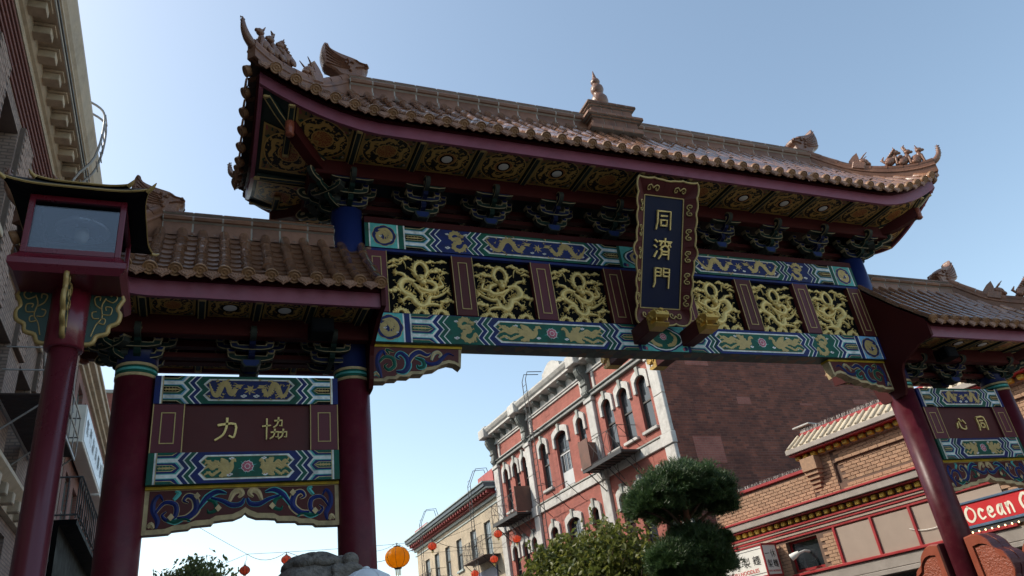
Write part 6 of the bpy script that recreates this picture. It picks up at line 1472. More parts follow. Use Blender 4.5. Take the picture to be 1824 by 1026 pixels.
# ---- tan building further along
def tan_building():
    B = empty('tan_building', (9.2, 0, GZ), R(1.75), 'tan building with dark bracketed cornice and red parapet', 'building'); F = FR
    mat('cornice_blue', (.06, .085, .11), .5, 0, .12); mat('cornice_pale', (.34, .40, .39), .6, 0, .12); mat('parapet_red', (.38, .08, .075), .6, 0, .12, 3, dirt=(.3, .16, .14), damt=.4); mat('soffit_red', (.22, .02, .02), .6)
    s0, s1 = 28.5, 43.3; ws = [(29.85, 30.8), (32.05, 32.98), (34.48, 35.38), (36.62, 37.48), (38.72, 39.62), (40.65, 41.6)]
    ops = [(a, b, 7.95, 9.67) for a, b in ws] + [(a, b, 4.3, 6.3) for a, b in ws]
    w = MB(F); facade(w, s0, s1, GZ, 10.9, ops, .2, 'brick_tanbld'); w.quad((s0, 0, GZ), (s0, -10, GZ), (s0, -10, 10.9), (s0, 0, 10.9), 'brick_tanbld'); w.quad((s1, 0, GZ), (s1, -10, GZ), (s1, -10, 10.9), (s1, 0, 10.9), 'brick_tanbld'); w.build('street_wall', B)
    r = MB(F); r.quad((s0, 0, 10.85), (s1, 0, 10.85), (s1, -10, 10.85), (s0, -10, 10.85), 'roofdeck'); r.quad((s0 + .1, -1, .2), (s1 - .1, -1, .2), (s1 - .1, -1, 10), (s0 + .1, -1, 10), 'curtain'); r.build('flat_roof', B)
    for a, b, z0, z1 in ops: window(F, B, a, b, z0, z1, .15, 0, 2, 'win_frame', bars=1, gm='glass_sky'); sl = MB(F); sl.bbox((a - .1, -.1, z0 - .12), (b + .1, .1, z0), 'cornice_pale', .01); sl.build('window_sill', B)
    for z0, z1, o0, o1, m in ((10.26, 10.34, -.02, .05, 'cornice_pale'), (10.55, 10.72, -.02, .12, 'cornice_pale'), (10.72, 10.80, -.02, .30, 'soffit_red'), (11.0, 11.1, -.02, .62, 'cornice_pale'), (11.1, 11.3, -.02, .72, 'cornice_blue'), (11.3, 11.38, -.2, .8, 'cornice_pale')):
        c = MB(F); c.bbox((s0 - .05, o0, z0), (s1 + .3, o1, z1), m, .012); c.build('cornice_band', B)
    for i in range(36): s = lerp(s0 + .2, s1 - .1, i / 35); c = MB(F); c.bbox((s - .09, .0, 10.8), (s + .09, .52, 11.0), 'soffit_red', .02); c.build('cornice_bracket', B)
    c = MB(F); c.box((30.7, -.25, 11.38), (40.4, .1, 11.55), 'parapet_red'); c.box((s0, -.25, 11.38), (30.7, .1, 12.05), 'parapet_red'); c.box((40.4, -.25, 11.38), (43.2, .1, 11.9), 'parapet_red'); c.build('parapet', B)
    def lad(a):
        l = MB(F)
        for s in (a, a + .4): l.tube([(s, .85, 4.5), (s, .85, 11.6), (s, .45, 12.45), (s, -.2, 12.5), (s, -.45, 11.6)], .02, 'iron', 5)
        for i in range(24): z = 4.7 + i * .31; l.tube([(a, .85, z), (a + .4, .85, z)], .011, 'iron', 4)
        l.build('roof_ladder', B)
    lad(30.0); lad(39.2)
    def balc(a, b, z):
        p = MB(F); p.box((a, .02, z - .05), (b, .95, z), 'iron_rust'); o = p.build('balcony', B); r = MB(F); rail_x(r, a, b, .95, z, .95, 'iron', 5, .012)
        for i in range(22): s = lerp(a, b, i / 21); r.tube([(s, .95, z), (s, .95, z + .95)], .007, 'iron', 4)
        for e in (a, b):
            for zz in (z + .95, z + .5): r.tube([(e, .02, zz), (e, .95, zz)], .012, 'iron', 5)
        for e in (a + .2, b - .2): r.tube([(e, .03, z - .9), (e, .9, z - .06)], .02, 'iron', 5)
        r.build('railing', o)
    balc(28.9, 32.0, 7.75); balc(37.5, 40.8, 7.6)
    b = MB(F); b.bbox((29.5, .02, 6.75), (33.4, .07, 7.3), 'sign_band', .01); b.build('sign_band', B)
    a = MB(F); a.add([(42.2, .02, 7.6), (47.5, .02, 7.6), (47.5, 1.8, 6.6), (42.2, 1.8, 6.6), (42.2, 1.8, 6.35), (47.5, 1.8, 6.35), (42.2, .02, 6.4)], [(0, 1, 2, 3), (3, 2, 5, 4), (0, 3, 4, 6)], 'awning'); a.build('awning', B)
mat('sign_band', (.12, .13, .2), .6); mat('awning', (.22, .23, .25), .8, 0, .1); mat('glass_sky', (.16, .19, .21), .08, 0, .2, .8, spec=.8)
tan_building()

# ---- tall corniced building on the left
def left_building():
    B = empty('corniced_building', (-10.2, 0, GZ), 0, 'tall tan brick building with heavy bracketed cornice and fire escape', 'building'); F = FL; S0, S1 = -16, 17.2
    mat('cornice_cream', (.47, .38, .27), .7, 0, .12, 3, dirt=(.20, .16, .11), dscale=2, damt=.55, bump=.25, bscale=12); mat('stripe', (.17, .065, .05), .8, 0, .15, 6)
    wins = []
    for k in range(12):
        a = -14.6 + k * 2.65
        for z0, z1 in ((10.45, 12.75), (7.0, 9.3), (3.9, 5.9)): wins.append((a, a + 1.5, z0, z1))
    w = MB(F); facade(w, S0, S1, GZ, 14.6, wins, .42, 'brick_left', 0, 'brick_left_x')
    w.quad((S1, 0, GZ), (S1, -12, GZ), (S1, -12, 14.6), (S1, 0, 14.6), 'brick_left_x'); w.quad((S0, 0, GZ), (S0, -12, GZ), (S0, -12, 14.6), (S0, 0, 14.6), 'brick_left_x'); W = w.build('street_wall', B)
    r = MB(F); r.quad((S0, 0, 15.2), (S1, 0, 15.2), (S1, -12, 15.2), (S0, -12, 15.2), 'roofdeck'); r.quad((S0 + .1, -1.2, .2), (S1 - .1, -1.2, .2), (S1 - .1, -1.2, 14), (S0 + .1, -1.2, 14), 'roofdeck'); r.build('flat_roof', B)
    for a, b, z0, z1 in wins:
        if a > -2: window(F, B, a, b, z0, z1, .4, 0, 2, 'win_white' if z0 < 9 else 'trim_dark'); s = MB(F); s.bbox((a - .08, -.3, z0 - .14), (b + .08, .1, z0), 'cornice_cream', .015); s.build('window_sill', B)
    # recessed brick panels between the top windows and corbelled stripe courses above
    for i in range(6):
        c = MB(F); z = 13.05 + i * .165; c.bbox((S0, -.02, z), (S1, .035 + .012 * i, z + .075), 'stripe', .006); c.build('brick_stripe', B)
    mat('left_brick', (.30, .215, .175), .9, 0, .28, 10, bump=.4, bscale=40); mat('left_mortar', (.13, .10, .085), .95, 0, .15, 8)
    bl, bh, g = .232, .082, .012; one = MB(); one.bbox((-.012, -bl / 2 + g / 2, -bh / 2 + g / 2), (.012, bl / 2 - g / 2, bh / 2 - g / 2), 'left_brick', .004); ONE = one.mesh('brick'); far = MB(F); cnt = 0
    for k in range(11):
        a = -13.1 + k * 2.65; c = MB(F); c.bbox((a + .1, -.01, 9.3), (a + 1.05, .09, 13.0), 'left_mortar' if k > 4 else 'brick_left', .008); c.build('brick_pier', B)
        if k < 5: continue
        for r in range(45):
            z = 9.34 + r * bh
            for q in range(5):
                y = a + .1 + bl / 2 + q * bl - (bl / 2 if r % 2 else 0)
                if y - bl / 2 < a + .08 or y + bl / 2 > a + 1.09: continue
                oo = .092 + random.uniform(-.003, .003)
                if z > 10.6 and 5 < k < 9 and cnt < 292: link('brick', ONE, W, Matrix.Translation(F(Vector((y, oo, z))))); cnt += 1
                else: far.box((y - bl / 2 + g / 2, oo - .012, z - bh / 2 + g / 2), (y + bl / 2 - g / 2, oo + .012, z + bh / 2 - g / 2), 'left_brick')
    tag(far.build('brick_courses', W), kind='stuff')
    def profile(pr, m, name):
        c = MB(F); n = len(pr); c.add([(S0 - .3, o, z) for o, z in pr] + [(S1 + .3, o, z) for o, z in pr], [tuple(range(n)), tuple(range(2 * n - 1, n - 1, -1))] + [(i, (i + 1) % n, (i + 1) % n + n, i + n) for i in range(n)], m); return c.build(name, B)
    profile([(0, 14.02), (.1, 14.02), (.12, 14.08), (.1, 14.12), (.1, 14.22), (.16, 14.25), (.2, 14.33), (.2, 14.56), (0, 14.56)], 'cornice_cream', 'architrave')
    profile([(0, 14.562), (.62, 14.562), (.64, 14.60), (.64, 14.75), (.70, 14.78), (.70, 14.86), (.76, 14.95), (.80, 15.1), (.86, 15.3), (.86, 15.42), (0, 15.5)], 'cornice_cream', 'crown_cornice')
    profile([(.665, 14.56), (.70, 14.56), (.70, 14.60), (.665, 14.60)], 'trim_dark', 'drip_edge')
    for i in range(30):
        y = -3.0 + i * .66
        if y > S1: break
        c = MB(F); c.bbox((y - .13, .19, 14.32), (y + .13, .52, 14.50), 'cornice_cream', .012); c.bbox((y - .17, .19, 14.5), (y + .17, .58, 14.561), 'cornice_cream', .008); c.build('modillion', B)
    # mid-height belt cornice
    profile([(0, 6.2), (.12, 6.2), (.12, 6.4), (.25, 6.46), (.4, 6.6), (.4, 6.68), (0, 6.78)], 'cornice_cream', 'belt_cornice')
    for i in range(26):
        y = -2 + i * .75
        if y > S1: break
        c = MB(F); c.bbox((y - .1, .1, 6.22), (y + .1, .34, 6.46), 'cornice_cream', .02); c.build('belt_bracket', B)
    # fire escape
    def fe(z, a, b):
        p = MB(F); n = int((b - a) / .09)
        for i in range(n): s = a + i * .09; p.box((s, .05, z - .03), (s + .05, .98, z), 'iron_rust')
        for o in (.06, .98): p.box((a, o - .03, z - .10), (b, o, z - .031), 'grey_metal')
        q = p.build('fire_escape_landing', B)
        r = MB(F)
        for zz in (z + .5, z + 1.0): r.tube([(a, .05, zz), (a, .98, zz), (b, .98, zz), (b, .05, zz)], .02, 'grey_metal', 5)
        for s in [lerp(a, b, i / 6) for i in range(7)]: r.tube([(s, .98, z), (s, .98, z + 1.0)], .015, 'grey_metal', 5)
        for s in (a + .1, (a + b) / 2, b - .1): r.tube([(s, .02, z - .85), (s, .95, z - .06)], .022, 'grey_metal', 5)
        r.build('railing', q)
    fe(8.0, 7.6, 11.9); fe(11.1, 7.6, 11.9)
    l = MB(F)
    for o in (.35, .85): l.tube([(11.3, o, 8.0), (8.6, o, 11.1)], .03, 'grey_metal', 5)
    for i in range(11): t = i / 10; l.box((lerp(11.3, 8.6, t) - .1, .36, lerp(8, 11.1, t) - .012), (lerp(11.3, 8.6, t) + .1, .84, lerp(8, 11.1, t) + .012), 'grey_metal')
    for o in (.35, .85): l.tube([(11.5, o, 9.0), (8.8, o, 12.1)], .018, 'grey_metal', 5)
    l.build('fire_escape_stair', B)
    l = MB(F)
    for s in (8.3, 8.75): l.tube(cr([(s, .5, 11.1), (s, .52, 13.5), (s, .95, 14.5), (s, 1.05, 15.6), (s, .9, 16.1), (s, .3, 16.3), (s, .0, 15.5)], 5), .03, 'grey_metal', 6)
    for i in range(16): z = 11.4 + i * .3; o = .52 if z < 13.4 else min(1.05, .52 + (z - 13.4) * .48); l.tube([(8.3, o, z), (8.75, o, z)], .014, 'grey_metal', 5)
    for z in (13.7, 13.2): l.tube([(8.3, .52, z), (8.3, .02, z)], .016, 'grey_metal', 5); l.tube([(8.75, .52, z), (8.75, .02, z)], .016, 'grey_metal', 5)
    l.build('gooseneck_ladder', B)
left_building()
def left_building2():
    B = empty('brick_shop_building', (-10.2, 0, GZ), 0, 'red brown brick building with white box signs and black balcony rail', 'building'); F = FL; S0, S1 = 17.3, 29.0
    wins = [(17.9 + k * 1.9, 19.1 + k * 1.9, 7.2, 9.4) for k in range(6)] + [(17.9 + k * 1.9, 19.1 + k * 1.9, 11.1, 12.4) for k in range(6)]
    w = MB(F); facade(w, S0, S1, GZ, 13.1, wins, .2, 'brick_left2'); w.quad((S1, 0, GZ), (S1, -12, GZ), (S1, -12, 13.1), (S1, 0, 13.1), 'brick_far'); w.build('street_wall', B)
    r = MB(F); r.quad((S0, 0, 13.0), (S1, 0, 13.0), (S1, -12, 13.0), (S0, -12, 13.0), 'roofdeck'); r.build('flat_roof', B)
    for a, b, z0, z1 in wins: window(F, B, a, b, z0, z1, .18, 0, 2, 'trim_dark', gm='glass_sky')
    for z0, z1, o in ((12.75, 12.9, .1), (12.9, 13.05, .22), (13.05, 13.25, .38), (13.25, 13.36, .46)): c = MB(F); c.bbox((S0, -.02, z0), (S1, o, z1), 'cornice_cream', .015); c.build('cornice_band', B)
    p = MB(F); p.box((14.0, .02, 6.85), (25, .95, 6.98), 'black'); p.box((14.0, .02, 5.2), (25, .55, 6.85), 'black'); q = p.build('balcony', B)
    r = MB(F)
    for zz in (7.1, 8.1): r.tube([(14, .02, zz), (14, .95, zz), (25, .95, zz)], .025, 'iron', 6)
    for i in range(24): s = lerp(14, 25, i / 23); r.tube([(s, .95, 7.0), (s, .95, 8.1)], .018, 'iron', 5)
    for i in range(4): r.tube([(14, .15 + .25 * i, 7.0), (14, .15 + .25 * i, 8.1)], .018, 'iron', 5)
    r.build('railing', q)
left_building2()
def box_sign(y0, y1, z0, z1, lab):
    S = empty('box_sign', (-10.2, y0, z0), 0, lab, 'sign', 'white box signs on the brick shop building'); L = y1 - y0; h = z1 - z0
    b = MB(); b.bbox((.08, 0, 0), (.52, L, h), 'sign_white', .02); b.build('cabinet', S); f = MB(); f.box((.525, .12, .1), (.535, L - .12, h - .1), 'sign_pale'); f.build('face', S)
    for i, c in enumerate(('zhi', 'mian', 'tong', 'xie', 'men', 'ji')):
        x = .6 + i * .95
        if x > L - .5: break
        t = MB(lambda v: Vector((v.y + .545, v.x, v.z)))
        for st in CH[c]: stroke(t, [(L - (x + (p - .5) * .5), h * .55 + (q - .5) * .5) for p, q in st][::1], .022, 0, .004, 'sign_ink', 2)
        t.build('faint_character', S)

mat('sign_pale', (.60, .66, .68), .3, 0, .08, 2); mat('sign_ink', (.42, .46, .48), .5)
box_sign(16.4, 22.4, 9.85, 11.05, 'long white box sign with faint characters beside black balcony'); box_sign(22.7, 27.0, 9.85, 11.05, 'shorter white box sign further from the fire escape')
def far_left():
    B = empty('flat_topped_building', (-10.9, 30, GZ), 0, 'plain red brick building end with pale coping behind shop building', 'building')
    b = MB(); b.box((-14, 0, 0), (.9, 14, 16.6), 'brick_far'); b.build('wall', B); b = MB(); b.bbox((-14, -.05, 16.6), (.95, 14, 16.8), 'stone_grey', .03); b.build('coping', B)
far_left()
# ------------------------------------------------------------------ street lamp
def lamp_glass():
    m = bpy.data.materials.new('lantern_glass'); m.use_nodes = True; MATS['lantern_glass'] = m; n = m.node_tree.nodes; L = m.node_tree.links; n.clear()
    o = n.new('ShaderNodeOutputMaterial'); mx = n.new('ShaderNodeMixShader'); t = n.new('ShaderNodeBsdfTransparent'); g = n.new('ShaderNodeBsdfGlossy'); g.inputs['Roughness'].default_value = .06; t.inputs[0].default_value = (.72, .75, .8, 1)
    f = n.new('ShaderNodeFresnel'); f.inputs[0].default_value = 1.6; ad = n.new('ShaderNodeMath'); ad.operation = 'ADD'; ad.inputs[1].default_value = .05; L.new(f.outputs[0], ad.inputs[0]); L.new(ad.outputs[0], mx.inputs[0]); L.new(t.outputs[0], mx.inputs[1]); L.new(g.outputs[0], mx.inputs[2]); L.new(mx.outputs[0], o.inputs[0])
lamp_glass()
mat('lamp_red', (.14, .010, .022), .3, 0, .08, 2, coat=.3); mat('lamp_pole', (.10, .014, .022), .3, 0, .1, 2, coat=.25); mat('lamp_black', (.004, .0045, .005), .6, spec=.1); mat('lamp_gold', (.42, .28, .10), .4, .2, .1, 5); mat('wing_green', (.012, .045, .035), .45); mat('reflector', (.55, .58, .62), .25, .6, .05)
def street_lamp():
    P = empty('street_lamp', (-7.27, -3.91, GZ), 0, 'maroon lamp post with square glass lantern under black gold-rimmed roof', 'lamp'); Z = -GZ
    m = MB(); m.lathe([(.2, 0), (.2, .12), (.15, .25), (.12, .5), (.105, .55), (.088, .6), (.084, 3.80)], (0, 0, 0), 'lamp_pole', 28); m.build('pole', P)
    m = MB(); m.lathe([(.1, 3.72), (.112, 3.73), (.112, 4.22)], (0, 0, 0), 'lamp_red', 28); m.build('sleeve', P)
    for k in range(4):
        T = Matrix.Rotation(k * math.pi / 2, 4, 'Z')
        Q = [(.10, 4.15), (.285, 4.15), (.30, 4.10), (.27, 4.03), (.29, 3.99), (.28, 3.93), (.235, 3.90), (.225, 3.85), (.17, 3.83), (.15, 3.78), (.11, 3.77)]
        pts = [Q[0], Q[1]] + [(p.x, p.y) for p in cr([(a, b, 0) for a, b in Q[2:]], 3)]
        w = MB(); w.prism(pts, -.014, .014, 'wing_green', 'Y'); o = w.build('bracket_wing', P, T)
        g = MB(); g.tube([(a, 0, b) for a, b in pts] , .017, 'lamp_gold', 6); g.build('gold_edge', o)
        g = MB()
        for sy in (-1, 1):
            for sc in ([(.14, 3.82), (.16, 3.9), (.19, 3.96), (.18, 4.04), (.2, 4.1)], [(.17, 3.92), (.205, 3.91), (.21, 3.945), (.185, 3.95)], [(.19, 3.98), (.235, 3.98), (.24, 4.03), (.205, 4.035), (.21, 4.01)], [(.18, 4.02), (.145, 4.05), (.135, 4.1), (.165, 4.11), (.165, 4.08)], [(.2, 4.09), (.24, 4.07), (.265, 4.1), (.25, 4.13), (.225, 4.115)], [(.175, 3.95), (.14, 3.95), (.13, 3.99), (.155, 4.0)]):
                g.tube([(v.x, sy * .016, v.y) for v in cr([(a, b, 0) for a, b in sc], 4)], .005, 'lamp_gold', 4)
        g.build('gold_scroll', o)
    z0, z1 = 4.27, 4.70
    t = MB(); t.add([(-.29, -.29, 4.12), (.29, -.29, 4.12), (.29, .29, 4.12), (-.29, .29, 4.12), (-.325, -.325, 4.16), (.325, -.325, 4.16), (.325, .325, 4.16), (-.325, .325, 4.16), (-.325, -.325, 4.2), (.325, -.325, 4.2), (.325, .325, 4.2), (-.325, .325, 4.2), (-.28, -.28, 4.26), (.28, -.28, 4.26), (.28, .28, 4.26), (-.28, .28, 4.26)], [(3, 2, 1, 0)] + [(l * 4 + i, l * 4 + (i + 1) % 4, (l + 1) * 4 + (i + 1) % 4, (l + 1) * 4 + i) for l in range(3) for i in range(4)] + [(12, 13, 14, 15)], 'lamp_red'); t.build('tray', P)
    f = MB(); a = .262
    for sx in (-1, 1):
        for sy in (-1, 1): f.bbox((sx * a - .018, sy * a - .018, z0 - .01), (sx * a + .018, sy * a + .018, z1), 'lamp_red', .004)
    for z in (z0 + .012, z1 - .02):
        for s in (-1, 1): f.box((-a + .018, s * a - .016, z - .018), (a - .018, s * a + .016, z + .018), 'lamp_red'); f.box((s * a - .016, -a + .018, z - .018), (s * a + .016, a - .018, z + .018), 'lamp_red')
    f.build('frame', P)
    for k in range(4):
        g = MB(); g.box((-a + .016, -a - .003, z0 + .02), (a - .016, -a + .003, z1 - .03), 'lantern_glass'); g.build('glass_pane', P, Matrix.Rotation(k * math.pi / 2, 4, 'Z'))
    r = MB()
    for i, (rr, z) in enumerate(((.15, 4.30), (.135, 4.345), (.12, 4.39))): r.lathe([(rr, z), (rr * .99, z + .006), (rr * .55, z + .045), (.05, z + .05)], (0, 0, 0), 'reflector', 28)
    r.lathe([(.06, 4.64), (.15, 4.60), (.17, 4.62), (.10, 4.69)], (0, 0, 0), 'reflector', 28); r.build('reflector', P)
    b = MB(); b.ell((0, 0, 4.58), (.045, .045, .06), 'lampwhite', 12, 8); b.build('lamp_bulb', P)
    def tier(h, z, up, th, nm, top, topz):
        """pagoda eave with rising corners"""
        n = 16; ring = []
        for k in range(4):
            for i in range(n):
                t = i / n * 2 - 1; c = up * abs(t) ** 4; e = h * (1 + .09 * abs(t) ** 6); ang = [(t * e, -e), (e, t * e), (-t * e, e), (-e, -t * e)][k]; ring.append((ang[0], ang[1], z + c))
        N = len(ring); vs_ = ring + [(x * .985, y * .985, q + th) for x, y, q in ring] + [(x / h * top, y / h * top, topz) for x, y, q in ring] + [(x / h * .24, y / h * .24, z + .01) for x, y, q in ring]
        m = MB(); m.add(vs_, [(N + i, N + (i + 1) % N, 2 * N + (i + 1) % N, 2 * N + i) for i in range(N)] + [(i, 3 * N + i, 3 * N + (i + 1) % N, (i + 1) % N) for i in range(N)] + [tuple(range(2 * N, 3 * N))] + [tuple(range(4 * N - 1, 3 * N - 1, -1))], 'lamp_black'); o = m.build(nm, P)
        g = MB(); g.tube([(x, y, q + th / 2) for x, y, q in ring] + [(ring[0][0], ring[0][1], ring[0][2] + th / 2)], .007, 'lamp_gold', 6, flat=1.0)
        g.add(ring + vs_[N:2 * N], [(i, (i + 1) % N, N + (i + 1) % N, N + i) for i in range(N)], 'lamp_gold'); g.build('gold_rim', o)
        for sx in (-1, 1):
            for sy in (-1, 1): q = MB(); q.tube([(sx * h * 1.05, sy * h * 1.05, z + up * .8), (sx * h * 1.14, sy * h * 1.14, z + up * 2), (sx * h * 1.19, sy * h * 1.19, z + up * 3.6)], [.016, .012, .003], 'lamp_gold', 6); q.build('corner_tip', o)
    tier(.385, 4.70, .015, .02, 'lantern_roof', .25, 4.82); tier(.26, 4.825, .012, .018, 'upper_roof', .05, 4.93)
    q = MB(); q.lathe([(.05, 4.92), (.03, 4.94), (.045, 4.97), (.03, 5.0), (.004, 5.02)], (0, 0, 0), 'lamp_gold', 14); q.build('roof_knob', P)
street_lamp()

# ------------------------------------------------------------------ trees
def leaf_mat(name, c, trans=.35, var=.35):
    m = bpy.data.materials.new(name); m.use_nodes = True; MATS[name] = m; n = m.node_tree.nodes; L = m.node_tree.links; b = n['Principled BSDF']; b.inputs['Roughness'].default_value = .42
    g = n.new('ShaderNodeNewGeometry'); mr = n.new('ShaderNodeMapRange'); L.new(g.outputs['Random Per Island'], mr.inputs[0]); mr.inputs['To Min'].default_value = 1 - var; mr.inputs['To Max'].default_value = 1 + var
    hs = n.new('ShaderNodeHueSaturation'); hs.inputs['Color'].default_value = (*c, 1); L.new(mr.outputs[0], hs.inputs['Value']); m2 = n.new('ShaderNodeMapRange'); L.new(g.outputs['Random Per Island'], m2.inputs[0]); m2.inputs['To Min'].default_value = .52; m2.inputs['To Max'].default_value = .47; L.new(m2.outputs[0], hs.inputs['Hue'])
    L.new(hs.outputs[0], b.inputs['Base Color']); tr = n.new('ShaderNodeBsdfTranslucent'); L.new(hs.outputs[0], tr.inputs[0]); mx = n.new('ShaderNodeMixShader'); mx.inputs[0].default_value = trans; L.new(b.outputs[0], mx.inputs[1]); L.new(tr.outputs[0], mx.inputs[2]); L.new(mx.outputs[0], n['Material Output'].inputs[0]); return m
leaf_mat('leaf_green', (.14, .165, .035), .5); leaf_mat('leaf_far', (.14, .18, .06), .6); leaf_mat('needle', (.05, .105, .03), .2, .55); mat('bark', (.10, .065, .045), .9, 0, .3, 6, bump=.8, bscale=20); mat('bark_red', (.20, .10, .065), .85, 0, .25, 6, bump=.7, bscale=18)
rnd = random.Random(11)
def rvec():
    while True:
        v = Vector((rnd.uniform(-1, 1), rnd.uniform(-1, 1), rnd.uniform(-1, 1)))
        if .05 < v.length < 1: return v
def leaf_tree(top_px, dist, radius, height, n_limb, per, lsize, lab, lm='leaf_green', droop=.3, base_rad=.11):
    c = at_dist(*top_px, dist); ctr = Vector((c.x, c.y, c.z - radius[2]))
    T = empty('street_tree', (c.x, c.y, GZ), 0, lab, 'tree'); O = Vector((c.x, c.y, GZ))
    tr = MB(lambda v: Vector(v) - O); fork = ctr - Vector((0, 0, radius[2] * .55)); fork.x += .1
    tr.tube([O, O.lerp(fork, .4) + Vector((.06, .03, 0)), O.lerp(fork, .8) + Vector((-.03, .05, 0)), fork], [base_rad * 1.25, base_rad, base_rad * .85, base_rad * .75], 'bark', 9)
    lv = MB(lambda v: Vector(v) - O); vs_ = []; fs = []
    def leaf(p, d, s):
        d = d.normalized(); side = d.cross(rvec()); side.normalize(); nrm = side.cross(d); w = s * .30; b = len(vs_)
        vs_.extend([p, p + d * s * .45 + side * w + nrm * s * .06, p + d * s - Vector((0, 0, s * .12)), p + d * s * .45 - side * w + nrm * s * .06]); fs.append((b, b + 1, b + 2)); fs.append((b, b + 2, b + 3))
    for i in range(n_limb):
        v = rvec().normalized(); v.z = abs(v.z) * 1.1 - .35; k = rnd.uniform(.55, 1.0)
        tip = ctr + Vector((v.x * radius[0], v.y * radius[1], v.z * radius[2])) * k; st = fork.lerp(ctr, rnd.uniform(0, .5)); mid = st.lerp(tip, .5) + rvec() * .15 * radius[0]
        pts = cr([st, mid, tip], 4); 
        if i < 40: tr.tube(pts, prof([base_rad * .35, base_rad * .2, .006], len(pts)), 'bark', 5)
        for t in range(per):
            u = rnd.uniform(.35, 1.0); q = pts[min(len(pts) - 1, int(u * (len(pts) - 1)))] + rvec() * radius[0] * .22
            tw = rvec(); tw.z = tw.z * .6 - droop
            for l in range(3): leaf(q + tw * lsize * .5 * l, tw + rvec() * .8, lsize * rnd.uniform(.7, 1.25))
    lv.add(vs_, fs, lm); tr.build('trunk', T); lv.build('crown', T)
leaf_tree((1065, 866), 22.5, (2.1, 2.0, 2.1), 6, 130, 26, .17, 'leafy green street tree in front of arched red building')
leaf_tree((985, 930), 23, (1.35, 1.3, 1.2), 5, 80, 26, .165, 'smaller leafy tree beside the taller green street tree')
leaf_tree((352, 972), 34, (1.9, 1.6, 1.3), 7, 80, 18, .17, 'airy pale leafed tree seen far down the street', 'leaf_far', .75)
def pine():
    D = 20.0; base = at_dist(1222, 960, D); O = Vector((base.x, base.y, GZ)); T = empty('cloud_pruned_pine', O, 0, 'dark green pine clipped into rounded cloud pads', 'tree'); m = D / FPX
    tr = MB(lambda v: Vector(v) - O); P = lambda u, v, d=D: at_dist(u, v, d)
    trunk = [O, P(1236, 1040), P(1220, 985), P(1224, 940), P(1221, 905), P(1212, 870)]; pts = cr(trunk, 5); tr.tube(pts, prof([.16, .13, .11, .085, .075, .05], len(pts)), 'bark_red', 9)
    pads = [((1212, 872), (80, 62, 44), 0), ((1168, 900), (46, 50, 42), -.5), ((1262, 886), (46, 52, 46), .3), ((1222, 856), (56, 52, 30), .8), ((1138, 908), (20, 26, 26), -.2), ((1200, 915), (50, 45, 34), .9), ((1238, 978), (54, 52, 42), 0), ((1200, 1000), (42, 45, 36), -.5), ((1268, 1005), (40, 45, 40), .2), ((1290, 962), (11, 14, 15), 0), ((1288, 905), (20, 30, 24), .4), ((1232, 1030), (60, 55, 40), .3)]
    vs_ = []; fs = []; nn = MB(lambda v: Vector(v) - O)
    for (u, v), (a, b, c), dd in pads:
        ctr = P(u, v, D + dd); tr.tube([P(1221, min(v + 45, 1000)), ctr.lerp(P(1221, v + 25), .4), ctr], [.05, .035, .02], 'bark', 6)
        n = int(30 * (a * c) ** .72) + 220
        for i in range(n):
            w = rvec().normalized(); w.z = w.z if w.z > -.35 else -w.z * .5; r = rnd.uniform(.66, 1.0) if rnd.random() > .1 else rnd.uniform(1.0, 1.22)
            bump = 1 + .30 * noise.noise(Vector((w.x * 3.2 + u, w.y * 3.2, w.z * 3.2)))
            p = ctr + Vector((w.x * a * m, w.y * b * m, w.z * c * m)) * r * bump * .94
            ax = (w + Vector((0, 0, .55)) + rvec() * .5).normalized(); e = rvec().cross(ax).normalized(); f = ax.cross(e)
            for k in range(6):
                t = 2 * math.pi * k / 6 + rnd.uniform(0, .6); d = (ax + (e * math.cos(t) + f * math.sin(t)) * .75).normalized(); sd = d.cross(ax)
                if sd.length < .01: continue
                sd.normalize(); L_ = rnd.uniform(.09, .15); bi = len(vs_); vs_.extend([p - sd * .007, p + sd * .007, p + d * L_]); fs.append((bi, bi + 1, bi + 2))
    nn.add(vs_, fs, 'needle'); tr.build('trunk', T); nn.build('crown', T)
pine()

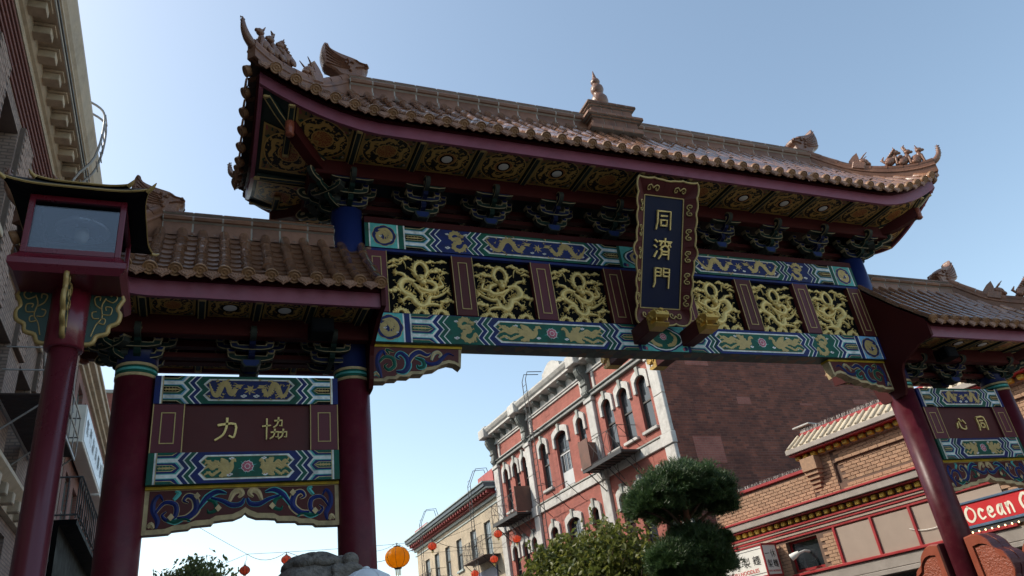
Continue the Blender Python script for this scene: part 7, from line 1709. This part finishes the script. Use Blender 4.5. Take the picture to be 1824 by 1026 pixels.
# ------------------------------------------------------------------ lantern strings
def paper_mat(name, c):
    m = bpy.data.materials.new(name); m.use_nodes = True; MATS[name] = m; n = m.node_tree.nodes; L = m.node_tree.links; b = n['Principled BSDF']; b.inputs['Base Color'].default_value = (*c, 1); b.inputs['Roughness'].default_value = .35
    tr = n.new('ShaderNodeBsdfTranslucent'); tr.inputs[0].default_value = (*c, 1); mx = n.new('ShaderNodeMixShader'); mx.inputs[0].default_value = .85; L.new(b.outputs[0], mx.inputs[1]); L.new(tr.outputs[0], mx.inputs[2]); L.new(mx.outputs[0], n['Material Output'].inputs[0])
paper_mat('paper_red', (.95, .30, .18)); paper_mat('paper_orange', (.98, .50, .04)); mat('tassel', (.62, .5, .16), .8)
def lantern(u, v, dpx, real, lab, m, grp, squash=.86):
    d = real * FPX / dpx; c = at_dist(u, v, d * math.cos(R(10))); r = real / 2
    L_ = empty('hanging_lantern', c - Vector((0, 0, r * squash + .02)), 0, lab, 'lantern', grp); n = 32; k = 9; zc = r * squash + .02
    b = MB(); vs_ = []
    for i in range(k + 1):
        ph = lerp(.28, math.pi - .28, i / k)
        for j in range(n): w = 2 * math.pi * j / n; q = r * math.sin(ph) * (1 + .035 * math.cos(w * 8)); vs_.append((q * math.cos(w), q * math.sin(w), zc + r * squash * math.cos(ph)))
    b.add(vs_, [(i * n + j, (i + 1) * n + j, (i + 1) * n + (j + 1) % n, i * n + (j + 1) % n) for i in range(k) for j in range(n)], m, True); b.build('shade', L_)
    for j in range(8):
        w = 2 * math.pi * (j + .5) / 8; t = MB(); t.tube([(1.0 * r * math.sin(ph) * .972 * math.cos(w), r * math.sin(ph) * .972 * math.sin(w), zc + r * squash * math.cos(ph)) for ph in [lerp(.28, math.pi - .28, i / 10) for i in range(11)]], .006, 'iron', 4); t.build('rib', L_)
    e = MB(); e.lathe([(r * .30, 0), (r * .30, .05), (r * .2, .055)], (0, 0, zc - r * squash - .015), 'iron', 14); e.build('end_ring', L_); e = MB(); e.lathe([(r * .30, 0), (r * .28, .04), (.02, .06), (.012, .14)], (0, 0, zc + r * squash - .02), 'iron', 14); e.build('end_ring', L_)
    t = MB()
    for j in range(9): w = 2 * math.pi * j / 9; t.tube([(r * .2 * math.cos(w), r * .2 * math.sin(w), zc - r * squash), (r * .2 * math.cos(w), r * .2 * math.sin(w), zc - r * squash - r * .55)], .008, 'tassel', 4)
    t.tube([(0, 0, zc - r * squash), (.01, 0, zc - r * squash - r * 1.1)], .008, 'tassel', 4); t.build('tassel', L_)
    return c + Vector((0, 0, r * squash + .12))
G1 = 'small red lanterns strung over the street'
tops = {}
tops['o'] = lantern(708, 993, 41, .78, 'large orange round lantern beside maroon column', 'paper_orange', None, .84)
for k, (u, v, dp, lab) in {'a': (510, 997, 16, 'small red lantern hanging beneath the apron, next to the stone lion'), 'b': (436, 1016, 16, 'small red lantern on a drop wire by the pale far tree'), 'c': (770, 973, 15, 'small red lantern beside the tan building cornice'), 'd': (887, 951, 14.5, 'small red lantern in front of the tan building window by the balcony'), 'e': (920, 960, 14, 'small red lantern in front of the arched red building pilaster'), 'f': (880, 996, 13.5, 'small red lantern hanging below the iron balcony of the tan building'), 'g': (846, 1022, 13, 'lowest small red lantern beside the blue sign band')}.items(): tops[k] = lantern(u, v, dp, .36, lab, 'paper_red', G1)
def cable(pts, r, lab, sag=None):
    o = empty('lantern_cable', pts[0], 0, lab, 'cable'); m = MB(lambda v: Vector(v) - pts[0]); m.tube(pts, r, 'iron', 5); m.build('wire', o)
def sag(a, b, s, n=8): return [a.lerp(b, i / n) - Vector((0, 0, s * 4 * (i / n) * (1 - i / n))) for i in range(n + 1)]
A = at_dist(440, 987, 32); Bn = at_dist(770, 963, 34)
left_anchor = Vector((-10.1, 24, 11.5)); right_anchor = Vector((8.1, 30.5, 9.7))
cable(sag(left_anchor, A, .1) + sag(A, Bn, .05)[1:] + sag(Bn, right_anchor, .1)[1:], .008, 'straight support wire carrying red lanterns across the street')
cable([A] + sag(A, tops['a'], .25)[1:] + sag(tops['a'], tops['c'], .7)[1:] + sag(tops['c'], tops['d'], .55)[1:] + sag(tops['d'], tops['e'], .2)[1:] + sag(tops['e'], Vector((8.2, 27, 8.9)), .1)[1:], .010, 'drooping light cable looping between red lanterns')
cable([A, tops['b'] + Vector((.05, 0, .1)), tops['b']], .007, 'short drop wire holding a single lantern'); cable(sag(A, at_dist(300, 1032, 34), .1), .008, 'thin wire running towards the far pale tree')
cable(sag(at_dist(640, 978, 25.5), tops['o'], .15) + sag(tops['o'], at_dist(760, 985, 27), .1)[1:] + [Vector((8.6, 24, 7.2))], .006, 'wire holding the large orange lantern')
cable([tops['f'], at_dist(905, 962, 36)], .006, 'drop wire above lowest red lantern near tan building'); cable([tops['g'], at_dist(850, 985, 36)], .006, 'drop wire of red lantern beside iron balcony')

# ------------------------------------------------------------------ stone lion and a passer-by
def remeshed(mb, name, vox, smooth=2):
    me = mb.mesh(name + '_src'); t = bpy.data.objects.new('tmp', me); COL.objects.link(t); md = t.modifiers.new('r', 'REMESH'); md.mode = 'VOXEL'; md.voxel_size = vox; md.use_smooth_shade = True; sm = t.modifiers.new('s', 'SMOOTH'); sm.iterations = smooth; sm.factor = .5
    dg = bpy.context.evaluated_depsgraph_get(); out = bpy.data.meshes.new_from_object(t.evaluated_get(dg)); bpy.data.objects.remove(t); out.name = name
    out.materials.clear(); out.materials.append(MATS[mb.mats[0]]); return out
def lion():
    c = at_dist(588, 1000, 6.0); base = Vector((c.x, c.y, GZ)); L_ = empty('stone_lion', base, R(205), 'grey granite guardian lion on a block in front of maroon column', 'statue')
    p = MB(); p.bbox((-.5, -.36, 0), (.62, .36, .14), 'stone', .02); p.bbox((-.44, -.3, .14), (.56, .3, .72), 'stone', .02); p.bbox((-.5, -.36, .72), (.62, .36, .9), 'stone', .02); p.build('pedestal', L_)
    m = MB(); k = 'stone'; H = 2.22      # faces +x
    m.ell((-.16, 0, 1.24), (.36, .28, .34), k, 16, 12); m.ell((.06, 0, 1.52), (.28, .25, .42), k, 16, 12); m.ell((.12, 0, 1.86), (.24, .24, .26), k, 16, 12)
    for s in (-1, 1):
        m.tube([(.2, s * .17, 1.6), (.3, s * .18, 1.2), (.34, s * .18, .95)], [.13, .10, .09], k, 12); m.ell((.4, s * .18, .96), (.15, .1, .08), k, 12, 8); m.ell((-.15, s * .24, 1.12), (.26, .13, .24), k, 14, 10); m.ell((.12, s * .25, .96), (.16, .1, .08), k, 12, 8)
    hz = H
    m.ell((.16, 0, hz), (.30, .29, .30), k, 20, 14); m.ell((.36, 0, hz - .09), (.16, .2, .15), k, 16, 10); m.ell((.44, 0, hz - .0), (.09, .1, .07), k, 12, 8); m.ell((.34, 0, hz - .2), (.14, .15, .07), k, 12, 8)
    for s in (-1, 1):
        m.ell((.36, s * .12, hz + .12), (.11, .11, .07), k, 12, 8, Matrix.Rotation(.3, 3, 'Y')); m.ell((.41, s * .11, hz + .045), (.05, .06, .045), k, 10, 8)
        m.ell((.04, s * .26, hz + .12), (.12, .08, .07), k, 12, 8, Matrix.Rotation(.6, 3, 'Y')); m.tube(cr([(.13, s * .25, hz + .14), (.02, s * .31, hz + .17), (-.06, s * .31, hz + .10), (.0, s * .32, hz + .03), (.08, s * .31, hz + .05)], 4), .045, k, 8)
        for a in range(5):
            for b in range(3):
                an = -.5 - a * .5; m.ell((.08 + .2 * math.cos(an) * .9 - .05, s * (.24 - .04 * b), hz + .02 - .16 * b + .1 * math.sin(an)), (.075, .06, .075), k, 8, 6)
    for a in range(7):
        for b in range(-2, 3): m.ell((-.02 - .035 * a, b * .11, hz + .24 - .09 * a), (.07, .065, .06), k, 8, 6)
    m.ell((.2, 0, hz + .26), (.16, .12, .06), k, 12, 8); m.tube([(-.45, 0, 1.1), (-.56, 0, 1.35), (-.48, 0, 1.6), (-.4, 0, 1.7)], [.07, .1, .1, .03], k, 10)
    link('body', remeshed(m, 'lion_body', .014, 1), L_)
    def curl(c, nrm, r, turns=1.6):
        nrm = Vector(nrm).normalized(); e = nrm.cross(Vector((.2, .1, 1))).normalized(); f = nrm.cross(e); q = MB(); n_ = 22
        q.tube([Vector(c) + nrm * .012 + (e * math.cos(t) + f * math.sin(t)) * r * (1 - .85 * i / (n_ - 1)) for i, t in [(i, i / (n_ - 1) * turns * 2 * math.pi) for i in range(n_)]], prof([.03, .034, .03, .024], n_), 'stone', 8); q.build('mane_curl', L_)
    H0 = Vector((.14, 0, hz))
    for az in range(0, 360, 40):
        for el in (62, 28, -8):
            a, e_ = R(az + (20 if el == 28 else 0)), R(el)
            if abs((az + 180) % 360 - 180) < 55 and el < 50: continue
            d = Vector((math.cos(a) * math.cos(e_), math.sin(a) * math.cos(e_), math.sin(e_))); curl(H0 + Vector((d.x * .29, d.y * .285, d.z * .29)), d, .085)
lion()
def person():
    c = at_dist(652, 1018, 2.4); x, y = c.x, c.y; P = empty('person', (x, y, GZ), R(-12), 'person in a white cap standing in front of stone lion', 'person'); top = 1.845
    mat('skin', (.50, .32, .24), .6); mat('shirt', (.20, .22, .25), .85, 0, .1, 8); mat('trousers', (.04, .05, .08), .85); mat('cap_white', (.70, .75, .80), .8, 0, .06, 8, bump=.15, bscale=60); mat('shoe', (.05, .05, .05), .6); mat('hair', (.04, .03, .02), .7)
    J = {'pel': (0, 0, .95, .15), 'wai': (0, .0, 1.10, .13), 'che': (0, .01, 1.32, .155), 'nec': (0, 0, 1.50, .062), 'nk2': (0, .01, 1.56, .058), 'hd0': (0, .025, 1.64, .085), 'hd1': (0, .02, 1.72, .092), 'hd2': (0, .015, 1.78, .08)}
    E_ = [('pel', 'wai'), ('wai', 'che'), ('che', 'nec'), ('nec', 'nk2'), ('nk2', 'hd0'), ('hd0', 'hd1'), ('hd1', 'hd2')]
    for s, n in ((-1, 'l'), (1, 'r')):
        st = .14 * s
        J.update({n + 'sh': (s * .19, 0, 1.43, .07), n + 'el': (s * .25, -.02 - st * .3, 1.15, .048), n + 'wr': (s * .27, .08 + st * .4, .92, .03), n + 'pa': (s * .27, .10 + st * .4, .85, .034), n + 'hi': (s * .10, 0, .90, .10), n + 'kn': (s * .11, .05 + st, .50, .062), n + 'an': (s * .11, -.05 + st * 1.6, .09, .042), n + 'to': (s * .12, .12 + st * 1.6, .04, .035)})
        E_ += [('che', n + 'sh'), (n + 'sh', n + 'el'), (n + 'el', n + 'wr'), (n + 'wr', n + 'pa'), ('pel', n + 'hi'), (n + 'hi', n + 'kn'), (n + 'kn', n + 'an'), (n + 'an', n + 'to')]
        for f in range(5):
            a = f'{n}f{f}'; b = f'{n}g{f}'; o = (f - 2) * .017; L_ = (.05, .075, .082, .076, .06)[f]
            if f == 0: J[a] = (s * .27 - s * .01, .135 + st * .4, .845, .011); J[b] = (s * .265, .155 + st * .4, .81, .009)
            else: J[a] = (s * .27, .10 + o + st * .4, .80, .010); J[b] = (s * .262, .105 + o + st * .4, .80 - L_ * .6, .008)
            E_ += [(n + 'pa', a), (a, b)]
    ks = list(J); me = bpy.data.meshes.new('person_src'); me.from_pydata([J[k][:3] for k in ks], [(ks.index(a), ks.index(b)) for a, b in E_], []); t = bpy.data.objects.new('tmp', me); COL.objects.link(t)
    sk = t.modifiers.new('skin', 'SKIN'); 
    for i, k in enumerate(ks): me.skin_vertices[0].data[i].radius = (J[k][3] * (1.25 if k in ('che', 'wai', 'pel') else 1), J[k][3]); me.skin_vertices[0].data[i].use_root = (k == 'pel')
    t.modifiers.new('sub', 'SUBSURF').levels = 2
    dg = bpy.context.evaluated_depsgraph_get(); body = bpy.data.meshes.new_from_object(t.evaluated_get(dg)); bpy.data.objects.remove(t); body.materials.clear()
    for m in ('skin', 'shirt', 'trousers', 'shoe', 'hair'): body.materials.append(MATS[m])
    for p in body.polygons:
        q = p.center; p.use_smooth = True
        p.material_index = 3 if q.z < .1 else 2 if (q.z < .98 and abs(q.x) < .22) else 1 if (q.z < 1.5 and (abs(q.x) < .2 or q.z > 1.12)) else 4 if (q.z > 1.62 and q.y < .02) else 0
    b_ = link('body', body, P)
    c_ = MB(); n = 24; prof_ = [(.101, 1.725), (.105, 1.745), (.102, 1.78), (.09, 1.815), (.066, 1.845), (.035, 1.862), (.008, 1.868)]; c_.lathe([(r_, z) for r_, z in prof_], (0, .015, 0), 'cap_white', n)
    c_.ell((0, .015, 1.87), (.012, .012, .006), 'cap_white', 8, 5)
    for k in range(6): w = math.pi * k / 3; c_.tube([(r_ * 1.005 * math.cos(w), .015 + r_ * 1.005 * math.sin(w), z) for r_, z in prof_], .0014, 'cap_white', 4)
    c_.add([(.1 * math.cos(a), .015 + .1 * math.sin(a) * 1.0, 1.73) for a in [math.pi * i / 10 for i in range(11)]] + [(.085 * math.cos(a), .06 + .13 * math.sin(a), 1.715) for a in [math.pi * i / 10 for i in range(11)]], [(i, i + 1, i + 12, i + 11) for i in range(10)], 'cap_white'); c_.build('cap', P)
    # face: nose, mouth line, ears and eyes
    def bit(name, *es):
        f = MB()
        for c, r_, m in es: f.ell(c, r_, m, 8, 6)
        f.build(name, P)
    bit('nose', ((0, .118, 1.665), (.014, .02, .024), 'skin')); bit('mouth', ((0, .105, 1.625), (.026, .008, .006), 'skin'))
    for s in (-1, 1): bit('ear', ((s * .09, .02, 1.67), (.012, .022, .032), 'skin')); bit('eye', ((s * .034, .1, 1.69), (.013, .01, .008), 'cap_white'), ((s * .034, .108, 1.69), (.006, .005, .006), 'hair'))
person()
